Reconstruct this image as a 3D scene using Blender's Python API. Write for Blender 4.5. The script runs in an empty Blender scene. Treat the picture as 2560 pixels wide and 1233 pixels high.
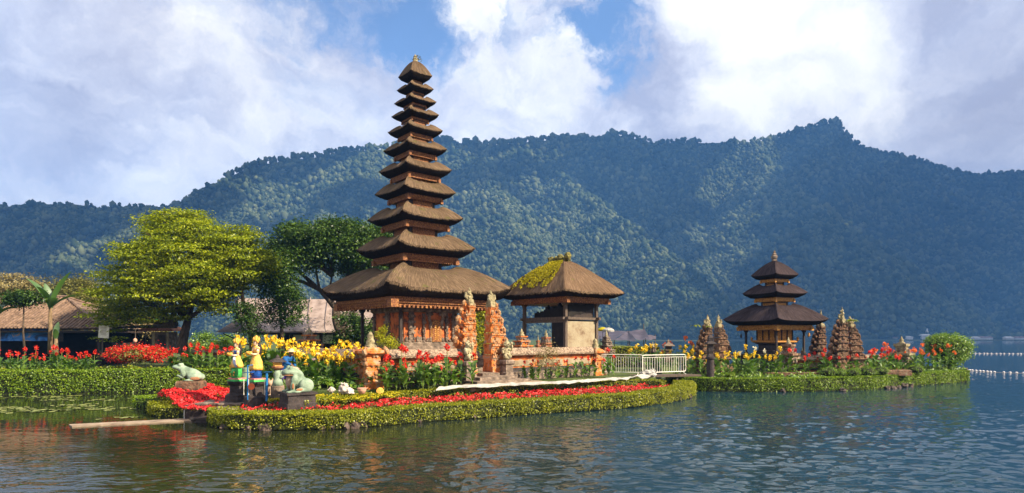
import bpy, math, random
import numpy as np
from mathutils import Vector, Matrix, noise as mnoise

# ------------------------------------------------------------------ camera, sky, sun, exposure
F, HOR, H = 1500.0, 845.0, 3.0          # focal length and horizon of the photograph (2560 wide), eye height in metres
SC = bpy.context.scene
COL = SC.collection
cam_d = bpy.data.cameras.new('camera'); cam = bpy.data.objects.new('camera', cam_d); COL.objects.link(cam)
cam_d.sensor_width = 36.0; cam_d.lens = 36.0 * F / 2560.0
cam_d.shift_y = (HOR - 616.5) / 2560.0
cam_d.clip_start = 0.1; cam_d.clip_end = 9000
cam.location = (0, 0, H); cam.rotation_euler = (math.radians(90), 0, 0)
SC.camera = cam
SC.view_settings.view_transform = 'Standard'; SC.view_settings.look = 'None'
SC.view_settings.exposure = 1.25; SC.view_settings.gamma = 1.0
try:
    SC.cycles.max_bounces = 6; SC.cycles.diffuse_bounces = 2; SC.cycles.glossy_bounces = 3
    SC.cycles.transmission_bounces = 3; SC.cycles.volume_bounces = 0; SC.cycles.transparent_max_bounces = 6
    SC.cycles.use_denoising = True; SC.cycles.caustics_reflective = False; SC.cycles.caustics_refractive = False
    SC.cycles.sample_clamp_indirect = 4.0
except Exception:
    pass

SUN_AZ, SUN_EL = math.radians(66), math.radians(36)     # to the right of the way back from the view; height
SV = Vector((math.sin(SUN_AZ) * math.cos(SUN_EL), -math.cos(SUN_AZ) * math.cos(SUN_EL), math.sin(SUN_EL)))
sun_d = bpy.data.lights.new('sun', 'SUN'); sun_d.energy = 5.0; sun_d.angle = math.radians(0.5); sun_d.color = (1.0, 0.86, 0.64)
sun = bpy.data.objects.new('sun', sun_d); COL.objects.link(sun)
sun.rotation_euler = SV.to_track_quat('Z', 'Y').to_euler(); sun.location = (20, -20, 40)

W = bpy.data.worlds.new('World'); SC.world = W; W.use_nodes = True
nt = W.node_tree; nt.nodes.clear()
def wn(t, **k):
    n = nt.nodes.new(t)
    for a, b in k.items(): setattr(n, a, b)
    return n
def wl(a, b): nt.links.new(a, b)
out = wn('ShaderNodeOutputWorld')
sky = wn('ShaderNodeTexSky', sky_type='NISHITA', sun_disc=False)
sky.sun_elevation = SUN_EL; sky.sun_rotation = math.radians(180) - SUN_AZ
sky.altitude = 1200; sky.air_density = 1.0; sky.dust_density = 0.3; sky.ozone_density = 2.5
bg_sky = wn('ShaderNodeBackground'); bg_sky.inputs['Strength'].default_value = 0.105
wl(sky.outputs[0], bg_sky.inputs['Color'])
tc = wn('ShaderNodeTexCoord')
def wmath(op, a, b=None, c=None):
    n = wn('ShaderNodeMath', operation=op)
    for i, x in enumerate((a, b, c)):
        if x is None: continue
        if isinstance(x, (int, float)): n.inputs[i].default_value = x
        else: wl(x, n.inputs[i])
    return n.outputs[0]
def wvec(op, a, b):
    n = wn('ShaderNodeVectorMath', operation=op)
    for i, x in enumerate((a, b)):
        if isinstance(x, (tuple, list)): n.inputs[i].default_value = x
        else: wl(x, n.inputs[i])
    return n.outputs['Value'] if op == 'LENGTH' else n.outputs[0]
def wnoise(vec, scale, detail, rough, dist=0.0):
    n = wn('ShaderNodeTexNoise'); wl(vec, n.inputs['Vector'])
    n.inputs['Scale'].default_value = scale; n.inputs['Detail'].default_value = detail
    n.inputs['Roughness'].default_value = rough; n.inputs['Distortion'].default_value = dist
    return n
D0 = tc.outputs['Generated']
warp = wnoise(D0, 5.0, 8, 0.62)
wv = wvec('SCALE', wvec('SUBTRACT', warp.outputs['Color'], (0.5, 0.5, 0.5)), (0, 0, 0))
wv.node.inputs['Scale'].default_value = 0.20
DW = wvec('ADD', D0, wv)
FINE = wmath('MULTIPLY', wmath('SUBTRACT', wnoise(DW, 14.0, 10, 0.66, 0.3).outputs[0], 0.5), 1.5)
def direction(px, py):
    v = Vector(((px - 1280) / F, 1.0, (HOR - py) / F)); v.normalize(); return v
def puff(px, py, rx, rz, hard=0.35):
    """soft cloudy patch (1 inside, 0 outside) round the direction of (px, py); rx, rz its half sizes in radians"""
    c = direction(px, py)
    d = wvec('SUBTRACT', DW, tuple(c))
    d = wvec('MULTIPLY', d, (1 / rx, 1 / rx, 1 / rz))
    l = wmath('ADD', wvec('LENGTH', d, (0, 0, 0)), FINE)
    m = wn('ShaderNodeMapRange', interpolation_type='SMOOTHSTEP'); wl(l, m.inputs[0])
    m.inputs[1].default_value = 1.0 + hard; m.inputs[2].default_value = max(0.0, 1.0 - hard); m.inputs[3].default_value = 0; m.inputs[4].default_value = 1
    return m.outputs[0]
def wsum(xs):
    r = xs[0]
    for x in xs[1:]: r = wmath('ADD', r, x)
    return r
# thin streaky veil everywhere
st = wvec('MULTIPLY', DW, (3.0, 3.0, 8.0))
veil = wnoise(st, 1.15, 9, 0.60, 0.5).outputs[0]
holes = wsum([wmath('MULTIPLY', puff(*a), k) for a, k in (
    ((1010, 15, .17, .08, .6), .55), ((1080, 60, .09, .05, .5), .35), ((1560, 150, .06, .075, .5), 1.0), ((1590, 60, .10, .06, .5), .5), ((640, 30, .20, .05, .6), .34),
    ((800, 170, .18, .07, .7), .16), ((360, 350, .12, .045, .7), .24), ((900, 280, .14, .05, .7), .26), ((1330, 70, .12, .03, .5), .42), ((1230, 230, .07, .06, .7), .2))])
cov = wmath('ADD', wmath('MULTIPLY', wmath('SUBTRACT', veil, 0.5), 1.45), 1.20)
cov = wmath('SUBTRACT', cov, holes)
solid = [puff(*a) for a in (
    (1420, 215, .068, .070, .35), (1370, 290, .10, .060, .5), (1200, 30, .055, .065, .45), (1950, 150, .17, .15, .35), (2160, 60, .14, .13, .4),
    (1820, 280, .12, .07, .5), (2400, 200, .17, .22, .5), (2250, 320, .14, .06, .45), (30, 120, .14, .16, .7), (300, 480, .25, .04, .6), (1180, 270, .06, .08, .7))]
sol = solid[0]
for x in solid[1:]: sol = wmath('MAXIMUM', sol, x)
cov = wmath('MAXIMUM', cov, sol)
m_cov = wn('ShaderNodeMapRange', interpolation_type='SMOOTHSTEP'); wl(cov, m_cov.inputs[0])
m_cov.inputs[1].default_value = 0.04; m_cov.inputs[2].default_value = 1.0; m_cov.inputs[4].default_value = 0.96
lum = wnoise(wvec('MULTIPLY', DW, (1, 1, 1.5)), 6.5, 10, 0.60, 0.35).outputs[0]
hot = [wmath('MULTIPLY', puff(*a), k) for a, k in (((1430, 190, .065, .06, .7), .38), ((1900, 130, .14, .13, .6), .30), ((2080, 60, .12, .09, .7), .18), ((1960, 240, .11, .06, .8), .18),
       ((2170, 130, .06, .07, .8), .30), ((1200, 20, .06, .05, .7), .30), ((420, 470, .10, .03, .8), .22), ((760, 340, .10, .03, .8), .16))]
cool = [wmath('MULTIPLY', puff(*a), k) for a, k in (((2480, 180, .15, .25, .6), .40), ((1650, 250, .06, .11, .6), .55), ((60, 330, .10, .05, .8), .16), ((2290, 40, .05, .06, .6), .34), ((0, 60, .2, .15, .8), .05))]
lv = wmath('ADD', wmath('MULTIPLY', wmath('SUBTRACT', lum, 0.5), 2.1), 0.47)
lv = wmath('SUBTRACT', wmath('ADD', wmath('ADD', lv, 0.06), wsum(hot)), wsum(cool))
cr = wn('ShaderNodeValToRGB'); wl(lv, cr.inputs[0])
e = cr.color_ramp.elements
e[0].position = 0.0; e[0].color = (0.46, 0.455, 0.54, 1)
e[1].position = 1.0; e[1].color = (1.12, 1.08, 1.02, 1)
x = e.new(0.40); x.color = (0.67, 0.66, 0.72, 1)
x = e.new(0.70); x.color = (0.92, 0.895, 0.87, 1)
bg_c = wn('ShaderNodeBackground'); wl(cr.outputs[0], bg_c.inputs['Color']); bg_c.inputs['Strength'].default_value = 0.58
mx = wn('ShaderNodeMixShader'); wl(m_cov.outputs[0], mx.inputs[0]); wl(bg_sky.outputs[0], mx.inputs[1]); wl(bg_c.outputs[0], mx.inputs[2])
wl(mx.outputs[0], out.inputs['Surface'])

# ------------------------------------------------------------------ helpers
RNG = np.random.default_rng(7)
random.seed(11)
def P(px, py, D): return Vector(((px - 1280) / F * D, D, H + (HOR - py) / F * D))
def G(px, py, z=0.0):
    D = F * (H - z) / (py - HOR); return Vector(((px - 1280) / F * D, D, z))
def X(px, D): return (px - 1280) / F * D
def Z(py, D): return H + (HOR - py) / F * D

def tag(o, label=None, cat=None, group=None, kind=None):
    if label: o['label'] = label
    if cat: o['category'] = cat
    if group: o['group'] = group
    if kind: o['kind'] = kind
    return o
def thing(name, label, cat, loc=(0, 0, 0), rz=0.0, group=None):
    o = bpy.data.objects.new(name, None); COL.objects.link(o)
    o.empty_display_size = 0.2; o.location = loc; o.rotation_euler = (0, 0, rz)
    return tag(o, label, cat, group)
def link(me, name, parent=None, loc=None):
    o = bpy.data.objects.new(name, me); COL.objects.link(o)
    if parent is not None: o.parent = parent
    if loc is not None: o.location = loc
    return o
def copy_tree(o, parent=None):
    c = o.copy(); COL.objects.link(c)
    if parent is not None: c.parent = parent
    for ch in list(o.children): copy_tree(ch, c)
    return c
def fast(name, V, Fc, mats, parent=None, smooth=False, mi=None, loc=None):
    V = np.ascontiguousarray(V, dtype=np.float32); Fc = np.ascontiguousarray(Fc, dtype=np.int32)
    me = bpy.data.meshes.new(name); m, k = Fc.shape
    me.vertices.add(len(V)); me.vertices.foreach_set('co', V.ravel())
    me.loops.add(m * k); me.loops.foreach_set('vertex_index', Fc.ravel())
    me.polygons.add(m); me.polygons.foreach_set('loop_start', np.arange(0, m * k, k, dtype=np.int32))
    if mi is not None: me.polygons.foreach_set('material_index', np.ascontiguousarray(mi, dtype=np.int32))
    if smooth: me.polygons.foreach_set('use_smooth', np.ones(m, dtype=bool))
    for q in (mats if isinstance(mats, (list, tuple)) else [mats]): me.materials.append(q)
    me.update(calc_edges=True); me.validate()
    return link(me, name, parent, loc)

_ico = {}
def ico(sub):
    if sub not in _ico:
        import bmesh
        b = bmesh.new(); bmesh.ops.create_icosphere(b, subdivisions=sub, radius=1.0)
        b.verts.ensure_lookup_table()
        _ico[sub] = (np.array([v.co[:] for v in b.verts]), [[v.index for v in f.verts] for f in b.faces]); b.free()
    return _ico[sub]

class MB:
    """collects simple shapes and links them as one mesh"""
    def __init__(s): s.v = []; s.f = []; s.m = []
    def add(s, vs, fs, mi=0):
        n = len(s.v); s.v.extend([tuple(v) for v in vs]); s.f.extend([[i + n for i in f] for f in fs]); s.m.extend([mi] * len(fs)); return s
    def box(s, c, d, rz=0.0, taper=1.0, mi=0, shift=(0, 0)):
        cx, cy, cz = c; hx, hy, hz = d[0] / 2, d[1] / 2, d[2] / 2; co, si = math.cos(rz), math.sin(rz); vs = []
        for z, t in ((-hz, 1.0), (hz, taper)):
            for a, b in ((-hx, -hy), (hx, -hy), (hx, hy), (-hx, hy)):
                a2, b2 = a * t + (shift[0] if z > 0 else 0), b * t + (shift[1] if z > 0 else 0)
                vs.append((cx + a2 * co - b2 * si, cy + a2 * si + b2 * co, cz + z))
        return s.add(vs, [[3, 2, 1, 0], [4, 5, 6, 7], [0, 1, 5, 4], [1, 2, 6, 5], [2, 3, 7, 6], [3, 0, 4, 7]], mi)
    def stack(s, prof, c=(0, 0), mi=0, rz=0.0):
        """prof: (half x, half y, z) rings of a rectangle"""
        vs = []; co, si = math.cos(rz), math.sin(rz)
        for hx, hy, z in prof:
            for a, b in ((-hx, -hy), (hx, -hy), (hx, hy), (-hx, hy)): vs.append((c[0] + a * co - b * si, c[1] + a * si + b * co, z))
        fs = [[3, 2, 1, 0]]; n = len(prof)
        for i in range(n - 1):
            for k in range(4): fs.append([4 * i + k, 4 * i + (k + 1) % 4, 4 * i + 4 + (k + 1) % 4, 4 * i + 4 + k])
        fs.append([4 * n - 4, 4 * n - 3, 4 * n - 2, 4 * n - 1])
        return s.add(vs, fs, mi)
    def lathe(s, prof, c=(0, 0, 0), n=16, mi=0, sx=1.0, sy=1.0, wob=None):
        vs = []; fs = []
        for r, z in prof:
            for k in range(n):
                a = 2 * math.pi * k / n; q = r * (1 + (wob(a, z) if wob else 0))
                vs.append((c[0] + q * math.cos(a) * sx, c[1] + q * math.sin(a) * sy, c[2] + z))
        m = len(prof)
        for i in range(m - 1):
            for k in range(n): fs.append([i * n + k, i * n + (k + 1) % n, (i + 1) * n + (k + 1) % n, (i + 1) * n + k])
        fs.append(list(range(n))[::-1]); fs.append([(m - 1) * n + k for k in range(n)])
        return s.add(vs, fs, mi)
    def tube(s, pts, rad, n=8, mi=0):
        pts = [Vector(p) for p in pts]
        if isinstance(rad, (int, float)): rad = [rad] * len(pts)
        vs = []; fs = []; up = Vector((0.31, 0.23, 0.92)); prev = None
        for i, p in enumerate(pts):
            t = (pts[min(i + 1, len(pts) - 1)] - pts[max(i - 1, 0)])
            if t.length < 1e-9: t = Vector((0, 0, 1))
            t.normalize()
            a = prev - t * prev.dot(t) if prev is not None else up.cross(t)
            if a.length < 1e-4: a = Vector((1, 0, 0)).cross(t)
            a.normalize(); b = t.cross(a); prev = a
            for k in range(n):
                w = 2 * math.pi * k / n; vs.append(p + (a * math.cos(w) + b * math.sin(w)) * rad[i])
        m = len(pts)
        for i in range(m - 1):
            for k in range(n): fs.append([i * n + k, i * n + (k + 1) % n, (i + 1) * n + (k + 1) % n, (i + 1) * n + k])
        fs.append(list(range(n))[::-1]); fs.append([(m - 1) * n + k for k in range(n)])
        return s.add(vs, fs, mi)
    def merge(s, o, mi=0):
        return s.add(o.v, o.f, mi)
    def bar(s, a, b, r, mi=0, n=6): return s.tube([a, b], r, n, mi)
    def blob(s, c, r, sub=2, amp=0.18, freq=2.2, mi=0, seed=0.0):
        V, fs = ico(sub); vs = []
        if isinstance(r, (int, float)): r = (r, r, r)
        for v in V:
            q = 1 + amp * mnoise.noise(Vector((v[0] * freq + seed * 7.1, v[1] * freq + seed * 3.3, v[2] * freq + seed)))
            vs.append((c[0] + v[0] * r[0] * q, c[1] + v[1] * r[1] * q, c[2] + v[2] * r[2] * q))
        return s.add(vs, fs, mi)
    def build(s, name, mats, parent=None, smooth=False, loc=None):
        me = bpy.data.meshes.new(name); me.from_pydata(s.v, [], s.f)
        for q in (mats if isinstance(mats, (list, tuple)) else [mats]): me.materials.append(q)
        me.polygons.foreach_set('material_index', s.m)
        if smooth: me.polygons.foreach_set('use_smooth', [True] * len(s.f))
        me.update()
        return link(me, name, parent, loc)

def balls(name, els, mat, parent=None, res=0.03, loc=None, scale=1.0):
    """one continuous skin over ellipsoids (centre, radii, optional Euler turn) by metaballs"""
    mb = bpy.data.metaballs.new('m'); mb.resolution = res; mb.render_resolution = res; mb.threshold = 0.2
    o = bpy.data.objects.new('mball', mb); COL.objects.link(o)
    from mathutils import Euler
    for q in els:
        c, r = q[0], q[1]
        if isinstance(r, (int, float)): r = (r, r, r)
        el = mb.elements.new(type='ELLIPSOID'); el.co = c
        el.radius = 1.35; el.size_x, el.size_y, el.size_z = r
        el.stiffness = 2.2
        if len(q) > 2: el.rotation = Euler(q[2]).to_quaternion()
    bpy.context.view_layer.update()
    dg = bpy.context.evaluated_depsgraph_get()
    me = bpy.data.meshes.new_from_object(o.evaluated_get(dg))
    bpy.data.objects.remove(o); bpy.data.metaballs.remove(mb)
    me.name = name; me.materials.clear(); me.materials.append(mat)
    me.polygons.foreach_set('use_smooth', [True] * len(me.polygons))
    return link(me, name, parent, loc)

# ---- value noise on arrays
_T = RNG.random(65536)
def _h(i, j, k): return _T[(i * 73856093 ^ j * 19349663 ^ k * 83492791) & 65535]
def vnoise(x, y, z=None):
    x = np.asarray(x, float); y = np.asarray(y, float); z = np.zeros_like(x) if z is None else np.asarray(z, float)
    i, j, k = np.floor(x).astype(np.int64), np.floor(y).astype(np.int64), np.floor(z).astype(np.int64)
    u, v, w = x - i, y - j, z - k
    u = u * u * (3 - 2 * u); v = v * v * (3 - 2 * v); w = w * w * (3 - 2 * w)
    def L(a, b, t): return a + (b - a) * t
    return L(L(L(_h(i, j, k), _h(i + 1, j, k), u), L(_h(i, j + 1, k), _h(i + 1, j + 1, k), u), v),
             L(L(_h(i, j, k + 1), _h(i + 1, j, k + 1), u), L(_h(i, j + 1, k + 1), _h(i + 1, j + 1, k + 1), u), v), w)
def fbm(x, y, z=None, o=4):
    r = 0; a = 0.5; f = 1.0
    for q in range(o):
        r = r + a * vnoise(x * f + 17.3 * q, y * f + 5.1 * q, None if z is None else z * f); a *= 0.5; f *= 2.03
    return r / (1 - 0.5 ** o)

# ---- leaves
def unit(v): return v / np.maximum(np.linalg.norm(v, axis=1, keepdims=True), 1e-9)
def leaves(Pn, Nn, ln, wd, jit=0.9, rng=RNG, droop=0.25):
    """one folded diamond leaf (two triangles joined on the rib) at each point, facing roughly along its normal"""
    n = len(Pn); Nn = unit(Nn + rng.normal(0, jit, (n, 3)))
    t = unit(np.cross(Nn, rng.normal(0, 1, (n, 3)))); b = np.cross(Nn, t)
    L = ln * rng.uniform(0.65, 1.35, (n, 1)); Wd = wd * rng.uniform(0.7, 1.3, (n, 1))
    V = np.empty((n, 4, 3))
    V[:, 0] = Pn - t * L * 0.5
    V[:, 1] = Pn + b * Wd * 0.5 + Nn * Wd * droop
    V[:, 2] = Pn + t * L * 0.5 - Nn * L * 0.12
    V[:, 3] = Pn - b * Wd * 0.5 + Nn * Wd * droop
    return V.reshape(-1, 3), np.arange(n * 4).reshape(n, 4)
def join(parts):
    """[(V, F, material index)] of equal-sided faces -> V, F, mi"""
    Vs, Fs, Ms = [], [], []; n = 0
    for V, Fc, m in parts:
        Vs.append(V); Fs.append(Fc + n); Ms.append(np.full(len(Fc), m)); n += len(V)
    return np.concatenate(Vs), np.concatenate(Fs), np.concatenate(Ms)
def sphere_dirs(n, rng=RNG): return unit(rng.normal(0, 1, (n, 3)))

# ------------------------------------------------------------------ materials
def mat(name, cols, rough=0.8, scale=4.0, detail=6, bump=0.0, bscale=None, stretch=(1, 1, 1), coord='Object', metal=0.0, spec=0.3, lo=0.32, hi=0.68, island=0.0, dist=0.0):
    m = bpy.data.materials.new(name); m.use_nodes = True; t = m.node_tree; N = t.nodes; b = N['Principled BSDF']
    b.inputs['Roughness'].default_value = rough; b.inputs['Metallic'].default_value = metal; b.inputs['Specular IOR Level'].default_value = spec
    if not isinstance(cols[0], (tuple, list)): cols = [cols]
    if len(cols) == 1: cols = [tuple(c * 0.8 for c in cols[0]), tuple(min(1, c * 1.15) for c in cols[0])]
    co = N.new('ShaderNodeTexCoord'); mp = N.new('ShaderNodeMapping'); mp.inputs['Scale'].default_value = stretch
    t.links.new(co.outputs[coord], mp.inputs[0])
    no = N.new('ShaderNodeTexNoise'); no.inputs['Scale'].default_value = scale; no.inputs['Detail'].default_value = detail; no.inputs['Roughness'].default_value = 0.62
    no.inputs['Distortion'].default_value = dist
    t.links.new(mp.outputs[0], no.inputs['Vector'])
    r = N.new('ShaderNodeValToRGB'); el = r.color_ramp.elements
    for i, c in enumerate(cols):
        q = el[i] if i < 2 else el.new(1.0)
        q.color = tuple(c[:3]) + (1,)
    for i, q in enumerate(sorted([0] * 0 + list(range(len(cols))))): el[i].position = lo + (hi - lo) * i / (len(cols) - 1)
    for i, c in enumerate(cols): el[i].color = tuple(c[:3]) + (1,)
    fac = no.outputs[0]
    if island:
        g = N.new('ShaderNodeNewGeometry'); mm = N.new('ShaderNodeMath'); mm.operation = 'MULTIPLY_ADD'; mm.inputs[1].default_value = island
        t.links.new(g.outputs['Random Per Island'], mm.inputs[0])
        sb = N.new('ShaderNodeMath'); sb.operation = 'SUBTRACT'; sb.inputs[1].default_value = island / 2; t.links.new(no.outputs[0], sb.inputs[0])
        t.links.new(sb.outputs[0], mm.inputs[2]); fac = mm.outputs[0]
    t.links.new(fac, r.inputs[0]); t.links.new(r.outputs[0], b.inputs['Base Color'])
    if bump:
        n2 = N.new('ShaderNodeTexNoise'); n2.inputs['Scale'].default_value = bscale or scale * 3; n2.inputs['Detail'].default_value = 5
        t.links.new(mp.outputs[0], n2.inputs['Vector'])
        bp = N.new('ShaderNodeBump'); bp.inputs['Strength'].default_value = min(1, bump); bp.inputs['Distance'].default_value = 0.05 * max(1, bump)
        t.links.new(n2.outputs[0], bp.inputs['Height']); t.links.new(bp.outputs[0], b.inputs['Normal'])
    return m
def leafmat(name, cols, trans=0.35, gloss=0.06, nscale=0.6, namp=0.7):
    """leaf colours by random leaf and by large soft patches; some light passes through"""
    m = bpy.data.materials.new(name); m.use_nodes = True; t = m.node_tree; N = t.nodes; N.clear()
    o = N.new('ShaderNodeOutputMaterial'); g = N.new('ShaderNodeNewGeometry')
    co = N.new('ShaderNodeTexCoord'); no = N.new('ShaderNodeTexNoise'); no.inputs['Scale'].default_value = nscale; no.inputs['Detail'].default_value = 3
    t.links.new(co.outputs['Object'], no.inputs['Vector'])
    a = N.new('ShaderNodeMath'); a.operation = 'MULTIPLY_ADD'; a.inputs[1].default_value = 0.75; t.links.new(g.outputs['Random Per Island'], a.inputs[0])
    s = N.new('ShaderNodeMath'); s.operation = 'MULTIPLY_ADD'; s.inputs[1].default_value = namp; s.inputs[2].default_value = 0.125 - namp / 2
    t.links.new(no.outputs[0], s.inputs[0]); t.links.new(s.outputs[0], a.inputs[2])
    r = N.new('ShaderNodeValToRGB'); el = r.color_ramp.elements
    while len(el) < len(cols): el.new(1.0)
    for i in range(len(cols)): el[i].position = i / (len(cols) - 1)
    for i, c in enumerate(cols): el[i].color = tuple(c) + (1,)
    t.links.new(a.outputs[0], r.inputs[0])
    d = N.new('ShaderNodeBsdfDiffuse'); tr = N.new('ShaderNodeBsdfTranslucent'); gl = N.new('ShaderNodeBsdfGlossy'); gl.inputs['Roughness'].default_value = 0.45
    t.links.new(r.outputs[0], d.inputs[0]); t.links.new(r.outputs[0], tr.inputs[0])
    m1 = N.new('ShaderNodeMixShader'); m1.inputs[0].default_value = trans; t.links.new(d.outputs[0], m1.inputs[1]); t.links.new(tr.outputs[0], m1.inputs[2])
    m2 = N.new('ShaderNodeMixShader'); m2.inputs[0].default_value = gloss; t.links.new(m1.outputs[0], m2.inputs[1]); t.links.new(gl.outputs[0], m2.inputs[2])
    gl.inputs[0].default_value = (1, 1, 1, 1)
    t.links.new(m2.outputs[0], o.inputs[0])
    return m
def thatch(name, cols, moss=None, mossamt=0.0):
    m = mat(name, cols, 0.95, 1.0, 8, 0.0, coord='UV', stretch=(16, 1.6, 1), spec=0.1, lo=0.30, hi=0.72)
    t = m.node_tree; N = t.nodes; b = N['Principled BSDF']
    co = N.new('ShaderNodeTexCoord')
    w = N.new('ShaderNodeMapping'); w.inputs['Scale'].default_value = (22, 2.2, 1); t.links.new(co.outputs['UV'], w.inputs[0])
    n = N.new('ShaderNodeTexNoise'); n.inputs['Scale'].default_value = 1.3; n.inputs['Detail'].default_value = 7; n.inputs['Distortion'].default_value = 0.4; t.links.new(w.outputs[0], n.inputs['Vector'])
    bp = N.new('ShaderNodeBump'); bp.inputs['Strength'].default_value = 0.9; bp.inputs['Distance'].default_value = 0.10
    t.links.new(n.outputs[0], bp.inputs['Height']); t.links.new(bp.outputs[0], b.inputs['Normal'])
    big = N.new('ShaderNodeTexNoise'); big.inputs['Scale'].default_value = 0.9; big.inputs['Detail'].default_value = 6; t.links.new(co.outputs['Object'], big.inputs['Vector'])
    src = b.inputs['Base Color'].links[0].from_socket
    mixn = N.new('ShaderNodeMix'); mixn.data_type = 'RGBA'; mixn.blend_type = 'MULTIPLY'; mixn.inputs['Factor'].default_value = 0.6
    r = N.new('ShaderNodeValToRGB'); r.color_ramp.elements[0].position = 0.35; r.color_ramp.elements[1].position = 0.65
    r.color_ramp.elements[0].color = (0.55, 0.53, 0.50, 1); r.color_ramp.elements[1].color = (1, 1, 1, 1)
    t.links.new(big.outputs[0], r.inputs[0]); t.links.new(src, mixn.inputs['A']); t.links.new(r.outputs[0], mixn.inputs['B'])
    res = mixn.outputs['Result']
    if moss:
        n3 = N.new('ShaderNodeTexNoise'); n3.inputs['Scale'].default_value = 1.7; n3.inputs['Detail'].default_value = 9; n3.inputs['Roughness'].default_value = 0.7; t.links.new(co.outputs['Object'], n3.inputs['Vector'])
        r3 = N.new('ShaderNodeValToRGB'); r3.color_ramp.elements[0].position = 0.62 - mossamt; r3.color_ramp.elements[1].position = 0.74 - mossamt
        m3 = N.new('ShaderNodeMix'); m3.data_type = 'RGBA'; t.links.new(n3.outputs[0], r3.inputs[0]); t.links.new(r3.outputs[0], m3.inputs['Factor'])
        t.links.new(res, m3.inputs['A']); m3.inputs['B'].default_value = tuple(moss) + (1,); res = m3.outputs['Result']
    t.links.new(res, b.inputs['Base Color'])
    return m

M = {}
M['thatch'] = thatch('thatch', [(0.062, 0.039, 0.024), (0.145, 0.096, 0.058), (0.28, 0.19, 0.12)], (0.09, 0.085, 0.022), 0.05)
M['thatch_cut'] = mat('cut_thatch_edge', [(0.010, 0.007, 0.005), (0.030, 0.020, 0.013)], 1.0, 9, 5, 0.6, 30, spec=0.05)  # cut fibre ends are black; the tone also paints shade under the eaves
M['thatch_black'] = thatch('palm_fibre_thatch', [(0.012, 0.009, 0.010), (0.050, 0.035, 0.037), (0.11, 0.080, 0.082)])
M['thatch_mossy'] = thatch('mossy_thatch', [(0.085, 0.052, 0.030), (0.17, 0.105, 0.062), (0.28, 0.19, 0.12)], (0.13, 0.12, 0.02), 0.0)
M['wood_carved'] = mat('carved_gilded_wood', [(0.06, 0.018, 0.008), (0.21, 0.070, 0.022), (0.46, 0.22, 0.055)], 0.6, 14, 4, 0.7, 20)
M['wood_gold'] = mat('gilded_wood', [(0.14, 0.045, 0.010), (0.44, 0.19, 0.035), (0.62, 0.34, 0.075)], 0.5, 14, 4, 0.6, 22)
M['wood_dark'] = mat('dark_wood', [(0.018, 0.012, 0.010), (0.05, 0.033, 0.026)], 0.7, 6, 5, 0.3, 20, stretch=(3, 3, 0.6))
M['wood_grey'] = mat('weathered_wood', [(0.06, 0.043, 0.032), (0.15, 0.11, 0.085)], 0.8, 6, 5, 0.4, 20, stretch=(4, 4, 0.6))
M['orange'] = mat('orange_brick', [(0.11, 0.042, 0.020), (0.42, 0.105, 0.026), (0.55, 0.16, 0.045)], 0.85, 2.6, 9, 0.6, 14, lo=.36, hi=.62)
M['stone'] = mat('weathered_stone', [(0.055, 0.042, 0.032), (0.17, 0.125, 0.095), (0.33, 0.25, 0.19)], 0.9, 3.5, 9, 0.9, 12)
M['stone_gate'] = mat('orange_gate_stone', [(0.07, 0.032, 0.016), (0.42, 0.115, 0.022), (0.58, 0.18, 0.04), (0.34, 0.25, 0.17)], 0.9, 3.0, 9, 1.0, 11, lo=0.33, hi=0.60)
M['gate_carving'] = mat('gate_carving_stone', [(0.08, 0.05, 0.03), (0.32, 0.15, 0.06), (0.42, 0.31, 0.20)], 0.9, 5.0, 8, 1.0, 14)
M['stone_isle'] = mat('lichen_gate_stone', [(0.022, 0.017, 0.012), (0.10, 0.064, 0.040), (0.19, 0.098, 0.058), (0.24, 0.21, 0.13)], 0.95, 3.2, 9, 1.0, 12)
M['stone_lichen'] = mat('lichen_carving', [(0.075, 0.062, 0.035), (0.27, 0.225, 0.125), (0.42, 0.36, 0.22)], 0.95, 6.0, 8, 1.0, 16)
M['stone_dark'] = mat('dark_stone', [(0.022, 0.018, 0.018), (0.065, 0.05, 0.048)], 0.85, 5, 7, 0.6, 16)
M['stone_pale'] = mat('pale_plaster', [(0.14, 0.085, 0.05), (0.27, 0.21, 0.135), (0.32, 0.27, 0.18)], 0.9, 1.6, 9, 0.4, 12, lo=.3, hi=.6)
M['moss_stone'] = mat('mossy_stone', [(0.05, 0.045, 0.015), (0.13, 0.115, 0.03), (0.24, 0.20, 0.05)], 0.95, 6.0, 8, 1.0, 16)
M['pebble'] = mat('pebbled_coping', [(0.055, 0.04, 0.03), (0.25, 0.175, 0.12), (0.46, 0.34, 0.24)], 0.9, 11, 5, 1.0, 26)
M['earth'] = mat('earth', [(0.035, 0.028, 0.016), (0.09, 0.075, 0.035)], 0.95, 2.0, 8, 0.5, 6)
M['lawn'] = mat('lawn', [(0.030, 0.050, 0.010), (0.085, 0.115, 0.022)], 0.95, 1.4, 8, 0.6, 14)
M['paving'] = mat('paving', [(0.17, 0.12, 0.085), (0.36, 0.28, 0.20)], 0.9, 2.5, 8, 0.3, 16)
M['white_paint'] = mat('white_painted_metal', [(0.62, 0.58, 0.50), (0.80, 0.76, 0.68)], 0.4, 6, 3)
M['white_cloth'] = mat('white_plastic_sheet', [(0.26, 0.245, 0.22), (0.44, 0.42, 0.385)], 0.6, 3, 6, 0.8, 7)
M['sack'] = mat('white_sack', [(0.38, 0.31, 0.27), (0.58, 0.51, 0.46)], 0.7, 4, 6, 0.8, 9)
M['terracotta'] = mat('terracotta', [(0.42, 0.20, 0.13), (0.58, 0.33, 0.24)], 0.8, 7, 4)
M['bark'] = mat('bark', [(0.030, 0.022, 0.015), (0.11, 0.08, 0.055)], 0.95, 5, 8, 0.9, 12, stretch=(2, 2, 0.6))
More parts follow.
